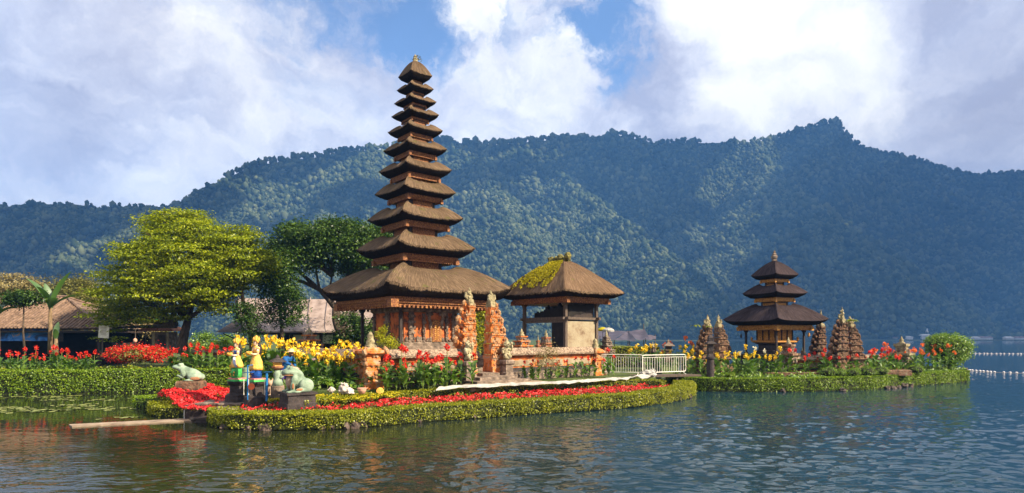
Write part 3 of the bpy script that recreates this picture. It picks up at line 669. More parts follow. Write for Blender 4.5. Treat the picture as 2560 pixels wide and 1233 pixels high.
# ------------------------------------------------------------------ low flowers that grow as one mass
def inside(poly, p):
    x, y = p[:, 0], p[:, 1]; r = np.zeros(len(p), bool); n = len(poly)
    for i in range(n):
        a, b = poly[i], poly[(i + 1) % n]; c = (a[1] > y) != (b[1] > y)
        with np.errstate(divide='ignore', invalid='ignore'): r ^= c & (x < (b[0] - a[0]) * (y - a[1]) / (b[1] - a[1]) + a[0])
    return r
def fill(poly, n, rng=RNG):
    P2 = np.array([(p[0], p[1]) for p in poly]); lo, hi = P2.min(0), P2.max(0); out = []
    tot = 0
    while tot < n:
        q = rng.uniform(lo, hi, (n * 2, 2)); q = q[inside(P2, q)]; out.append(q); tot += len(q)
    return np.concatenate(out)[:n]
def flowerbed(name, label, poly, zf, dens, m, mleaf, size=0.075, green=0.35, hgt=0.16, cat='flower bed', thr=0.0):
    area = abs(sum(a[0] * b[1] - b[0] * a[1] for a, b in zip(poly, list(poly[1:]) + [poly[0]]))) / 2
    q = fill(poly, int(area * dens)); parts = []
    lump = fbm(q[:, 0] * 3.1, q[:, 1] * 3.1, o=3); q = q[lump > thr]; lump = lump[lump > thr]
    z = zf(q[:, 0], q[:, 1]) + hgt * (lump - 0.35) * 1.6 + RNG.uniform(-0.35, 0.15, len(q)) * hgt * 0.5
    g = RNG.random(len(q)) < green
    pts = np.column_stack([q, z]); nn = np.tile((0, -0.35, 1.0), (len(q), 1))
    pts[g, 2] -= 0.05
    for sel, mi in ((~g, 0), (g, 1)):
        if sel.sum() == 0: continue
        v, f = leaves(pts[sel], nn[sel], size * (1 if mi == 0 else 1.15), size * 0.8, 0.85); parts.append((v, f, mi))
    V, Fc, mi = join(parts)
    return tag(fast(name, V, Fc, [m, mleaf], mi=mi), label, cat, kind='stuff')
M['bedleaf'] = leafmat('begonia_leaves', [(0.03, 0.04, 0.006), (0.10, 0.09, 0.012), (0.22, 0.16, 0.02)], 0.3, 0.03, 1.5, 0.6)
C = resample(LINE, 0.4); T = np.gradient(C, axis=0); T /= np.linalg.norm(T, axis=1, keepdims=True); IN = C + np.stack([-T[:, 1], T[:, 0]], 1) * 1.0
IN = IN[(IN[:, 0] > X(560, 20.5)) & (IN[:, 1] < 31.0)]
strip = [tuple(p) for p in IN] + [(p.x - .1, p.y - 0.05) for p in INNER[::-1]] + [(X(700, 22.3), 22.3), (X(590, 21.4), 21.4)]
tag(sheet('flowerbed_soil', strip, 0.40, M['earth']), kind='structure')
flowerbed('red_begonias', 'low red begonias filling the strip behind the front hedge', strip, lambda x, y: 0.50 + 0 * x, 300, M['redbed'], M['bedleaf'], 0.085, 0.50, 0.26, thr=0.40)
mound = [tuple(G(*a, .6))[:2] for a in ((392, 985), (425, 1003), (455, 1012), (515, 1017), (560, 1003), (590, 990), (560, 965), (520, 957), (450, 962))]
mc = np.mean([p for p in mound], 0)
def moundz(x, y): return 0.50 + 0.42 * np.clip(1 - ((x - X(478, 24.6)) / 2.1) ** 2 - ((y - 24.9) / 2.6) ** 2, 0, 1)
g_ = fill(mound, 500); 
flowerbed('red_begonias', 'dense crimson begonias mounded below the left frog statue', mound, moundz, 560, M['redbed'], M['bedleaf'], 0.085, 0.16, 0.16)
mossbed = [tuple(G(*a, .7))[:2] for a in ((500, 978), (525, 985), (580, 986), (600, 980), (585, 966), (540, 962))]
flowerbed('moss_cushion', 'yellow green moss cushion between the left frog and the statues', mossbed, lambda x, y: 0.66 + 0 * x, 900, M['moss'], M['mossgreen'], 0.06, 0.4, 0.10, 'moss')
mossbank = [(X(668, 21.2), 21.2), (X(790, 21.0), 21.0), (X(900, 22.0), 22.0), (X(1000, 23.0), 23.0), (X(1000, 25.0), 25.0), (X(820, 23.4), 23.4), (X(668, 22.2), 22.2)]
flowerbed('moss_bank', 'mossy green bank around the big frog statue block', mossbank, lambda x, y: 0.78 + 0 * x, 700, M['moss'], M['mossgreen'], 0.065, 0.55, 0.12, 'moss')
flowerbed('ground_cover', 'mixed green and yellow ground cover behind the left bank hedge', [(X(-60, 33), 33), (X(590, 34.5), 34.5), (X(590, 40), 40), (X(-60, 38.5), 38.5)], lambda x, y: 0.98 + 0 * x, 90, M['hedge_y'], M['bush'], 0.15, 0.6, 0.32, 'ground cover')
flowerbed('ground_cover', 'green leafy ground cover between the cannas of the shrine island', [(p.x * 1.02, p.y + 1.0) for p in ISLE] + [(X(2380, 45), 45), (X(1760, 40), 40)], lambda x, y: 0.74 + 0 * x, 110, M['bush'], M['canna'], 0.14, 0.5, 0.32, 'ground cover')
flowerbed('ground_cover', 'dark green undergrowth among the yellow cannas', [(X(600, 26), 26), (X(700, 23.6), 23.6), (X(900, 24.2), 24.2), (X(1150, 27.0), 27.0), (X(1120, 29), 29), (X(920, 26.5), 26.5), (X(900, 34), 34), (X(600, 34), 34)], lambda x, y: 1.05 + 0 * x, 120, M['canna'], M['bush'], 0.16, 0.4, 0.5, 'ground cover')
# water weed in the bay
ww = fill([tuple(G(*a))[:2] for a in ((-60, 993), (300, 986), (420, 985), (330, 1015), (360, 1045), (250, 1050), (-60, 1060))], 900)
ww = ww[fbm(ww[:, 0] * 0.5, ww[:, 1] * 0.9, o=3) > 0.56]
v, f = leaves(np.column_stack([ww, np.full(len(ww), 0.012)]), np.tile((0, 0, 1.0), (len(ww), 1)), 0.30, 0.26, 0.02, droop=0.0)
M['weed'] = leafmat('water_weed', [(0.10, 0.13, 0.02), (0.24, 0.25, 0.06)], 0.0, 0.1)
tag(fast('water_weed', v, f, M['weed']), 'patches of floating water weed in the bay below the left hedge', 'water weed', kind='stuff')

# ------------------------------------------------------------------ air between here and the hills
b = MB(); b.box((0, 1120, 299), (5960, 2420, 600)); hz = b.build('haze', []); tag(hz, 'pale blue air over the lake, thickening towards the hills', 'haze', kind='stuff')
hm = bpy.data.materials.new('haze_air'); hm.use_nodes = True; hn = hm.node_tree; hn.nodes.clear()
ho = hn.nodes.new('ShaderNodeOutputMaterial'); hv = hn.nodes.new('ShaderNodeVolumePrincipled'); hn.links.new(hv.outputs[0], ho.inputs['Volume'])
hv.inputs['Color'].default_value = (0.14, 0.40, 1.0, 1); hv.inputs['Density'].default_value = 0.00029; hv.inputs['Anisotropy'].default_value = 0.0
hz.data.materials.append(hm)

# ------------------------------------------------------------------ temple compound (turned 40 degrees)
YAW = math.radians(40); CU, SU = math.cos(YAW), math.sin(YAW); OX, OY = -5.9, 25.0
def comp(u, v, z=0.0): return Vector((OX + CU * u - SU * v, OY + SU * u + CU * v, z))
GZ = 0.9
def roof_mesh(name, m, parent, tx, ty, fx, fy, zf, zt, px_, py_, zp, lift, nin=None, n=40, bulge=0.32, rough=0.035, seed=0.0, lp=None, closed=False, fringe=60):
    """thatched roof on a rectangle: dark cut underside, thick edge with raised corners, convex slopes, raised hip ends at the neck"""
    cs = np.linspace(-1, 1, n + 1)[:-1]; ring = []
    for k in range(4):
        for c in cs: ring.append((k, c))
    ring = np.array(ring); k = ring[:, 0].astype(int); c = ring[:, 1]
    ux = np.choose(k, [c, np.ones_like(c), -c, -np.ones_like(c)]); uy = np.choose(k, [-np.ones_like(c), c, np.ones_like(c), -c])
    ac = np.abs(c); corner = ac ** 7 * 0.75 + ac ** 2.2 * 0.25
    rows = []; zm = zt - lift; lp = lift * 0.9 if lp is None else lp
    per = np.arange(len(c)) * (2 * (tx + ty) / 2 / n * 1.0)
    def row(hx, hy, z, w, jit=0.0, pull=0.0):
        q = 1 - pull * (1 - ac ** 2)
        j = jit * (np.array([mnoise.noise(Vector((a * 16 * tx + seed, b * 16 * ty, seed * 3 + z))) for a, b in zip(ux, uy)])) if jit else 0
        return np.column_stack([ux * hx * q, uy * hy * q, z + w * corner + j])
    rows.append((row(fx * 0.9, fy * 0.9, zf + 0.02, 0), -0.3))
    rows.append((row(fx + (tx - fx) * .35, fy + (ty - fy) * .35, zf + 0.10 * (zm - zf), lift * .25), -0.2))
    rows.append((row(fx + (tx - fx) * .82, fy + (ty - fy) * .82, zf + 0.55 * (zm - zf), lift * .8, rough, 0.02), -0.08))
    edge = row(tx, ty, zm, lift, rough * 1.6, 0.025); rows.append((edge, 0.0)); NC = len(rows); rows.append((edge, 0.0))
    ns = 9
    for i in range(1, ns + 1):
        s = i / ns; hx = tx + (px_ - tx) * s; hy = ty + (py_ - ty) * s
        z = zm + (zp - lp - zm) * ((1 - bulge) * s + bulge * math.sin(s * math.pi / 2))
        rows.append((row(hx, hy, z, lift * (1 - s) + lp * s, rough, 0.025 * (1 - s)), s * math.hypot(tx - px_, zp - zm)))
    if nin:
        rows.append((row(px_ * .82 + nin * .18, py_ * .82 + nin * .18, zp - lp - 0.02, lp * 0.85), 9)); rows.append((row(nin, nin, zp - lp - 0.22 * lp - 0.1, lp * .2), 9.2))
    V = np.concatenate([r for r, _ in rows]); N_ = len(c); R = len(rows); fs = []; uv = []
    mi = []
    for i in range(R - 1):
        if i == NC - 1: continue
        for j in range(N_):
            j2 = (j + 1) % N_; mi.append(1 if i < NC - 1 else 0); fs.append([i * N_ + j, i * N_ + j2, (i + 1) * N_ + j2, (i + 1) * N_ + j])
            ds = 2 * (tx if k[j] % 2 == 0 else ty) / n
            u0 = k[j] * 2 * tx + (c[j] + 1) * (tx if k[j] % 2 == 0 else ty); u1 = u0 + ds
            a, b = rows[i][1], rows[i + 1][1]; uv += [(u0, a), (u1, a), (u1, b), (u0, b)]
    if closed or not nin: fs.append([(R - 1) * N_ + j for j in range(N_)]); uv += [(0, 0)] * N_; mi.append(0)
    me = bpy.data.meshes.new(name); me.from_pydata(V.tolist(), [], fs); me.materials.append(m); me.materials.append(M['thatch_cut']); me.polygons.foreach_set('material_index', mi)
    ul = me.uv_layers.new(name='UVMap'); ul.data.foreach_set('uv', np.array(uv, dtype=np.float32).ravel())
    me.polygons.foreach_set('use_smooth', [True] * len(fs)); me.update()
    o = link(me, name, parent)
    if fringe:         # loose straw along the eave
        rg_ = np.random.default_rng(int(seed * 10) + 5); cnt = int(8 * tx * fringe); k_ = rg_.uniform(0, len(edge), cnt); i0 = k_.astype(int); f_ = (k_ - i0)[:, None]
        e = edge[i0] * (1 - f_) + np.roll(edge, -1, 0)[i0] * f_; od = unit(e * np.array([1, 1, 0])); ln = rg_.uniform(.5, 1.3, (cnt, 1)) * (.05 + .028 * tx)
        dn = unit(od * rg_.uniform(.1, .7, (cnt, 1)) + np.array([0, 0, -1.]) + rg_.normal(0, .18, (cnt, 3))); sd = unit(np.cross(dn, od)) * (.010 + .004 * tx)
        a = e - dn * ln * .35 + np.array([0, 0, .015]); V = np.stack([a - sd, a + sd, e + dn * ln * .65 + sd * .3, e + dn * ln * .65 - sd * .3], 1).reshape(-1, 3)
        tag(fast('eave_straw', V, np.arange(cnt * 4).reshape(cnt, 4), M['straw_edge'], o), kind='stuff')
    return o
M['straw_edge'] = mat('straw_edge', [(0.05, 0.032, 0.018), (0.16, 0.105, 0.062)], 1.0, 9, 4, island=.5)
def cornice(parent, fx, fy, zt, h, m, teeth=True, name='cornice'):
    b = MB(); s = min(1.0, fx / 2)
    prof = [(0.90, -h), (0.94, -h), (0.94, -0.72 * h), (0.97, -0.70 * h), (0.97, -0.42 * h), (1.0, -0.38 * h), (1.0, 0.03)]
    b.stack([(fx * a, fy * a, zt + z) for a, z in prof])
    if teeth:
        w = max(0.03, 0.035 * fx)
        for sgx, sgy in ((1, 0), (-1, 0), (0, 1), (0, -1)):
            L = (fy if sgx else fx) * .94; n = max(6, int(2 * L / (w * 2.2)))
            for i in range(n):
                t = -L + 2 * L * (i + .5) / n
                b.box((sgx * fx * .925 + (t if sgy else 0), sgy * fy * .925 + (t if sgx else 0), zt - h - w * .45), (w, w, w * 1.2))
    for a in (-1, 1):
        for c_ in (-1, 1): b.box((a * fx * .965, c_ * fy * .965, zt - 0.80 * h), (fx * .12 + .03, fy * .12 + .03, h * 1.05))
    return b.build(name, m, parent)

# ---- tall pagoda
MC = Vector((-5.807, 36.0, 0)); RXY = MC
t = thing('tall_pagoda', 'tallest pagoda, eleven stacked brown thatched roofs over an orange walled shrine', 'pagoda', (MC.x, MC.y, 0), YAW)
b = MB(); b.stack([(3.4, 3.4, GZ), (3.4, 3.4, 1.25), (3.25, 3.25, 1.3), (3.25, 3.25, 1.75), (3.4, 3.4, 1.8), (3.4, 3.4, 1.95)])
b.stack([(2.75, 2.75, 1.95), (2.75, 2.75, 2.2), (2.65, 2.65, 2.22), (2.65, 2.65, 2.38)]); b.build('platform', M['stone'], t)
b = MB(); b.box((0, 0, 3.55), (3.6, 3.6, 2.35)); b.build('wall', M['orange'], t)
b = MB()
b.stack([(2.0, 2.0, 2.38), (2.0, 2.0, 2.52), (1.92, 1.92, 2.56), (1.92, 1.92, 2.70), (1.83, 1.83, 2.78)]); b.stack([(1.84, 1.84, 4.45), (1.95, 1.95, 4.55), (1.95, 1.95, 4.70), (2.1, 2.1, 4.76)])
b.build('stone_moulding', M['stone'], t)
rs = random.Random(5)
def carved(b, x, w, face, z0, z1, kind):
    """carved upright band standing proud of the wall; face 0: front right side (local -y), 1: front left side (local -x)"""
    y = -1.80; n = int((z1 - z0) / 0.145)
    for i in range(n):
        zz = z0 + (i + .5) * (z1 - z0) / n
        ww = w * ((1.0 if i % 2 else 0.72) if kind == 0 else (0.75 + 0.25 * math.sin(i * 1.9))); dp = 0.10 + (0.05 if i % 2 else 0)
        c = (x, y - dp / 2, zz) if face == 0 else (y - dp / 2, x, zz)
        d = (ww, dp, 0.95 * (z1 - z0) / n) if face == 0 else (dp, ww, 0.95 * (z1 - z0) / n)
        b.box(c, d)
        for q in range(2):
            o = rs.uniform(-.4, .4) * ww; r = rs.uniform(.03, .06)
            b.blob((x + o, y - dp - .01, zz) if face == 0 else (y - dp - .01, x + o, zz), r, 1, .3, 2, 0, i + x * 3 + q)
for x, w, face, z0, z1, kind in ((-1.35, .42, 0, 2.75, 4.45, 0), (-.55, .20, 0, 2.75, 4.4, 1), (1.0, .22, 0, 2.75, 4.45, 1), (1.55, .36, 0, 2.75, 4.45, 0), (0.0, .62, 1, 2.75, 4.45, 0), (-1.62, .28, 1, 2.75, 4.45, 0), (1.62, .28, 1, 2.75, 4.45, 0)):
    b = MB(); carved(b, x, w, face, z0, z1, kind); b.build('pilaster', M['stone'], t)
b = MB()       # scroll carving over and beside the door, ragged grey foot carving
for sx in (-1, 1):
    for i in range(7): b.blob((.28 + sx * (.42 + .05 * math.sin(i)), -1.87, 4.35 - i * .12), (.13, .08, .10), 1, .35, 2, 0, i + sx)
    for i in range(4): b.blob((.28 + sx * (.30 + .1 * i), -1.86, 4.38), (.13, .07, .10), 1, .35, 2, 0, i * 2 + sx)
for i in range(46):
    x = rs.uniform(-1.75, 1.75); h = rs.uniform(.05, .24)
    if i % 2: b.blob((x, -1.84, 2.80 + h * .5), (.12, .08, h), 1, .4, 2, 0, i)
    else: b.blob((-1.84, x, 2.80 + h * .5), (.08, .12, h), 1, .4, 2, 0, i)
b.build('stone_carving', M['stone'], t)
b = MB()
for zz, w, y in ((0, .80, -1.86), (1, .66, -1.90), (2, .54, -1.93)):
    hw = w / 2; zb = 2.78; zt_ = 4.05 - zz * .06
    b.add([(.28 - hw, -1.79, zb), (.28 + hw, -1.79, zb), (.28 + hw, -1.79, zt_ - .25), (.28 + hw * .5, -1.79, zt_), (.28 - hw * .5, -1.79, zt_), (.28 - hw, -1.79, zt_ - .25)] + [(.28 - hw, y, zb), (.28 + hw, y, zb), (.28 + hw, y, zt_ - .25), (.28 + hw * .5, y, zt_), (.28 - hw * .5, y, zt_), (.28 - hw, y, zt_ - .25)],
          [[6, 7, 8, 9, 10, 11]] + [[i, (i + 1) % 6, 6 + (i + 1) % 6, 6 + i] for i in range(6)], zz % 2)
dr = b.build('door', [M['wood_carved'], M['wood_gold']], t)
b = MB()
for i in range(9):
    zz = 2.92 + i * .11
    for sx in (-1, 1): b.blob((.28 + sx * .09, -1.935, zz), (.07, .03, .045), 1, .3, 2, 0, i)
    b.blob((.28, -1.94, zz + .05), (.035, .03, .05), 1, .3, 2, 0, i + 20)
b.build('door_carving', M['wood_gold'], dr)
for a, c in ((-1, -1), (1, -1), (-1, 1), (1, 1)):
    b = MB(); b.stack([(.13, .13, 2.38), (.13, .13, 2.55), (.075, .075, 2.6), (.075, .075, 4.5), (.15, .15, 4.62), (.15, .15, 4.78)], (a * 2.3, c * 2.3)); b.build('post', M['wood_dark'], t)
#        tip   tip z  fascia f  f z    peak p  peak z  neck
TIERS = [(4.13, 5.96, 3.45, 5.15, 1.75, 7.25, 1.14), (2.58, 8.33, 1.84, 7.73, 1.36, 9.18, 0.96), (2.07, 10.12, 1.45, 9.69, 1.16, 10.86, 0.84), (1.76, 11.66, 1.17, 11.30, 1.00, 12.35, 0.735),
         (1.57, 13.02, 1.065, 12.57, 0.88, 13.57, 0.64), (1.38, 14.27, 0.907, 13.87, 0.76, 14.76, 0.55), (1.19, 15.37, 0.74, 15.00, 0.65, 15.78, 0.47), (1.035, 16.32, 0.58, 16.00, 0.55, 16.68, 0.40),
         (0.92, 17.10, 0.485, 16.88, 0.48, 17.45, 0.34), (0.80, 17.89, 0.37, 17.60, 0.40, 18.24, 0.28), (0.74, 18.68, 0.28, 18.30, 0.16, 19.56, None)]
for i, (tp, tz, f_, fz, p_, pz, n_) in enumerate(TIERS):
    roof_mesh('thatched_roof', M['thatch'], t, tp, tp, f_, f_, fz, tz, p_, p_, pz, (0.095 * tp) if i < 10 else 0.06, n_, rough=0.022 + .007 * tp, seed=i * 1.7, bulge=0.58, lp=(0.09 + 0.10 * p_) if i < 10 else 0.02)
    hc = (0.40, 0.30, 0.27, 0.24, 0.23, 0.20, 0.18, 0.16, 0.14, 0.12, 0.10)[i]
    cornice(t, f_, f_, fz, hc, M['wood_carved'], i < 8)
    if i < 10:
        zb, ztop = pz - 0.45, TIERS[i + 1][3] - 0.1
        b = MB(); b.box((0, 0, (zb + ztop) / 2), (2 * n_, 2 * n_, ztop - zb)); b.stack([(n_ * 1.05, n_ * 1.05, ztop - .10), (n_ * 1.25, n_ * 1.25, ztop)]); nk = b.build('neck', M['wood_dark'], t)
        hz = TIERS[i + 1][3] - hc * .8 - (pz - 0.30); zc = pz - 0.26 + hz / 2
        if hz > 0.06:
            b = MB()
            for q in range(4):
                a = q * math.pi / 2; b.box((n_ * 1.015 * math.sin(a), -n_ * 1.015 * math.cos(a), zc), (n_ * 1.55, .03 + .02 * n_, max(.08, hz * .85)), a)
            b.build('carved_panel', M['wood_carved'], nk)
b = MB(); b.lathe([(.12, 19.5), (.17, 19.56), (.13, 19.66), (.16, 19.72), (.10, 19.80), (.13, 19.85), (.07, 19.92), (.03, 20.0)], n=10); b.build('finial', M['stone_lichen'], t)
v, f = leaves(np.array([(rs.gauss(.2, .14), rs.gauss(0, .1), 19.7 + rs.random() * .3) for _ in range(46)]), np.tile((0, 0, 1.), (46, 1)), .11, .05, 1.0); fast('sprouting_plant', v, f, M['tree_o'], t)

# ---- walled forecourt
def stone_wall(name, label, u0, u1, v0=0.0, rz=None, pos=None, m1=None, m2=None, zs=1.0):
    L = u1 - u0; r = thing(name, label, 'wall', pos if pos is not None else comp(u0, v0, GZ), YAW if rz is None else rz)
    def prof(name, pr, m):
        b = MB(); n = len(pr); vs = [(x, y, z) for x in (0, L) for y, z in pr]
        fs = [list(range(n))[::-1], [n + i for i in range(n)]] + [[i, (i + 1) % n, n + (i + 1) % n, n + i] for i in range(n)]
        b.add(vs, fs); return b.build(name, m, r)
    s = zs
    prof('plinth', [(-.30, 0), (.30, 0), (.30, .42 * s), (-.30, .42 * s)], m1 or M['stone'])
    prof('base_moulding', [(-.27, .42 * s), (.27, .42 * s), (.24, .62 * s), (-.24, .62 * s)], M['stone_dark'])
    prof('body', [(-.20, .62 * s), (.20, .62 * s), (.20, 1.05 * s), (-.20, 1.05 * s)], m2 or M['stone_gate'])
    n = max(1, int(L / 1.9)); 
    for i in range(n):
        b = MB(); b.box((L * (i + .5) / n, -.215, .84 * s), (L / n * .82, .04, .30 * s)); b.build('panel', M['stone_pale'], r)
    prof('upper_moulding', [(-.22, 1.05 * s), (.22, 1.05 * s), (.25, 1.12 * s), (.25, 1.17 * s), (.31, 1.24 * s), (-.31, 1.24 * s), (-.25, 1.17 * s), (-.25, 1.12 * s)], M['orange'])
    prof('coping', [(-.42, 1.24 * s), (.42, 1.24 * s), (.44, 1.32 * s), (.16, 1.60 * s), (-.16, 1.60 * s), (-.44, 1.32 * s)], M['pebble'])
    return r
stone_wall('forecourt_wall', 'orange and grey stone wall with pebbled coping, behind the red cannas left of the split gate', 0.45, 4.62)
stone_wall('forecourt_wall', 'stone wall with pale panels and pebbled coping, below the mossy pavilion', 6.85, 13.4)
stone_wall('forecourt_wall', 'side wall running back from the left corner pillar of the forecourt', 0.4, 9.0, rz=YAW + math.pi / 2, pos=comp(0, 0.4, GZ))
stone_wall('forecourt_wall', 'side wall running back behind the right corner pillar of the forecourt', 0.4, 6.0, rz=math.radians(80), pos=comp(13.9, 0.4, GZ))
tag(sheet('forecourt_floor', [comp(0, 0)[:2], comp(13.84, 0)[:2], comp(13.84, 14)[:2], comp(0, 14)[:2]], 0.92, M['paving']), kind='structure')
def pillar(label, u, v, h, seed, fig=True, w=0.42):
    r = thing('corner_pillar', label, 'pillar', comp(u, v, GZ), YAW)
    b = MB(); s = h / 2.0
    b.stack([(w * 1.15, w * 1.15, 0), (w * 1.15, w * 1.15, .25 * s), (w * .95, w * .95, .30 * s), (w * .78, w * .78, .40 * s), (w * .78, w * .78, .95 * s), (w * .95, w * .95, 1.0 * s), (w * .95, w * .95, 1.10 * s), (w * .75, w * .75, 1.14 * s), (w * .75, w * .75, 1.36 * s), (w * 1.05, w * 1.05, 1.46 * s), (w * 1.2, w * 1.2, 1.5 * s), (w * 1.2, w * 1.2, 1.60 * s), (w * .9, w * .9, 1.66 * s), (w * .6, w * .6, 1.75 * s)])
    sh_ = b; b = MB(); q = random.Random(seed)
    for a in (-1, 1):
        for c in (-1, 1):
            for z, o, sz in ((.36, .92, .10), (.7, .78, .10), (1.05, .95, .09), (1.55, 1.18, .12), (1.68, 1.05, .09)):
                b.blob((a * w * o, c * w * o, z * s), (sz, sz, sz * 1.5), 1, .4, 2, 0, q.random() * 9)
    for i in range(26):
        a = q.uniform(-.7, .7) * w; z = q.uniform(.3, 1.5) * s
        b.blob((a, -w * .82, z) if i % 2 else (-w * .82, a, z), (.10, .05, .10), 1, .4, 2, 0, i)
    sh_.merge(b, 1); sh_.build('shaft', [M['stone_gate'], M['gate_carving']], r)
    b = MB(); b.lathe([(.22, 1.72 * s), (.26, 1.80 * s), (.16, 1.9 * s), (.19, 2.02 * s), (.12, 2.12 * s), (.14, 2.24 * s), (.09, 2.34 * s), (.03, 2.42 * s)], n=9, wob=lambda a, z: .12 * math.sin(3 * a + z * 20)); b.build('finial', M['stone_lichen'], r, True)
    return r
pillar('carved corner pillar with rounded finial beside the lime green shrub, left end of the wall', 0, 0, 1.95, 3)
pillar('carved pink stone pillar at the right end of the wall next to the white barriers', 13.84, 0, 1.70, 8, w=0.38)

# ---- split gates
def split_gate(name, label, loc, rz, w, d, h, sgn, m, mc, seed, ears=True, spike=.9):
    """one half of a split gate: sheer inner face at x = 0, stepped and scrolled outer side"""
    r = thing(name, label, 'gate', loc, rz); q = random.Random(seed); b = MB(); cv = MB(); n = 6; top = h * .80
    b.box((sgn * w * .53, 0, h * .05), (w * 1.06, d * 1.15, h * .10)); b.box((sgn * w * .50, 0, h * .13), (w, d, h * .06)); z = h * .16
    fr = [.20, .19, .18, .16, .14, .13]
    for i in range(n):
        f = i / (n - 1); wi = w * (.86 - .50 * f ** 1.5) * q.uniform(.94, 1.06); di = d * (.92 - .42 * f); hi = (top - h * .16) * fr[i]
        x0 = 0.002 * i
        b.box((x0 + sgn * wi * .45, 0, z + hi * .30), (wi * .9, di * .86, hi * .60))
        b.box((x0 + sgn * wi * .50, 0, z + hi * .68), (wi, di, hi * .16)); b.box((x0 + sgn * wi * .56, 0, z + hi * .85), (wi * 1.12, di * 1.18, hi * .20), 0, .93)
        zt_ = z + hi
        if ears:       # winged scroll rising from the outer end of each tier, small antefixes on the front corners
            L = hi * q.uniform(.95, 1.2); px = sgn * wi * 1.02; R_ = .13 * (1 - .40 * f) * (w / 1.0)
            wing = [(px - sgn * wi * .25, zt_ - hi * .75), (px + sgn * L * .10, zt_ - hi * .55), (px + sgn * L * .34, zt_ - hi * .05), (px + sgn * L * .34, zt_ + L * .30), (px + sgn * L * .10, zt_ + L * .12), (px - sgn * wi * .2, zt_)]
            dy = di * .26; b.add([(x, y, zz) for y in (-dy, dy) for x, zz in wing], [[0, 1, 2, 3, 4, 5], [11, 10, 9, 8, 7, 6]] + [[k, 6 + k, 6 + (k + 1) % 6, (k + 1) % 6] for k in range(6)])
            cv.tube([(px + sgn * L * .36, 0, zt_ + L * .05), (px + sgn * L * .40, 0, zt_ + L * .30), (px + sgn * L * .26, 0, zt_ + L * .46), (px + sgn * L * .12, 0, zt_ + L * .36), (px + sgn * L * .20, 0, zt_ + L * .26)], [R_, R_, R_ * .85, R_ * .7, R_ * .5], 8)
            for c in (-1, 1):
                s = hi * .16; cv.lathe([(s * .7, 0), (s, s * .8), (s * .5, s * 1.8), (s * .1, s * 2.8)], (sgn * wi * 1.0, c * di * .55, zt_ - .02), 6); cv.lathe([(s * .6, 0), (s * .8, s * .7), (s * .4, s * 1.4), (s * .1, s * 2.2)], (sgn * wi * .12, c * di * .55, zt_ - .02), 6)
        # mask-like boss in the middle of each front, leaf bosses beside it
        s = hi * .26; cv.blob((sgn * wi * .45, -di * .45, z + hi * .34), (s * 1.1, s * .5, s), 2, .55, 3.2, 0, q.random() * 30)
        for k in range(7):
            x = sgn * (.10 + .85 * (k + .5) / 7) * wi; s = hi * q.uniform(.07, .13)
            cv.blob((x, -di * .56, z + hi * (.86 + .08 * (k % 2))), (s, s * .6, s * 1.2), 1, .5, 2.2, 0, q.random() * 30)
        for k in range(5):
            x = sgn * q.uniform(.10, .95) * wi; s = hi * q.uniform(.07, .13)
            cv.blob((x, -di * .44, z + q.uniform(.05, .6) * hi), (s * q.uniform(.8, 1.6), s * .7, s * q.uniform(.9, 1.6)), 1, .5, 2.2, 0, q.random() * 30)
        z += hi
    b.merge(cv, 1); b.build('tower', [m, mc], r)
    fb = MB(); wi = w * .34; cx = sgn * wi * .55
    fb.box((cx, 0, z + .03 * h), (wi * .95, d * .5, .06 * h), 0, .8)
    for k in range(8):
        f = k / 7.0; s = (.17 - .11 * f) * (h / 4.6) ** .5; fb.blob((cx + sgn * .07 * math.sin(k * 2.1 + seed), .03 * math.cos(k * 3), z + (.05 + .12 * f * spike) * h), (s * q.uniform(.8, 1.2), s * .9, s * 1.25), 1, .55, 2.5, 0, k + seed)
    fb.tube([(cx + sgn * .10, 0, z + .06 * h), (cx + sgn * .22, 0, z + .09 * h), (cx + sgn * .20, 0, z + .13 * h), (cx + sgn * .12, 0, z + .12 * h)], [.07, .08, .06, .03], 6)
    fb.lathe([(.08, z + .12 * h * spike), (.055, z + .16 * h * spike), (.012, z + .205 * h * spike)], (cx, 0, 0), 7)
    fb.build('finial', M['stone_lichen'], r)
    return r
GU = 5.55
split_gate('split_gate', 'left half of the tall orange split gate with curled stone ears', comp(GU - .28, 0, GZ), YAW, 1.02, .80, 4.55, -1, M['stone_gate'], M['gate_carving'], 4)
split_gate('split_gate', 'right half of the tall orange split gate, sheer red inner face towards the steps', comp(GU + .62, 0, GZ), YAW, 1.05, .80, 4.5, 1, M['stone_gate'], M['gate_carving'], 9)
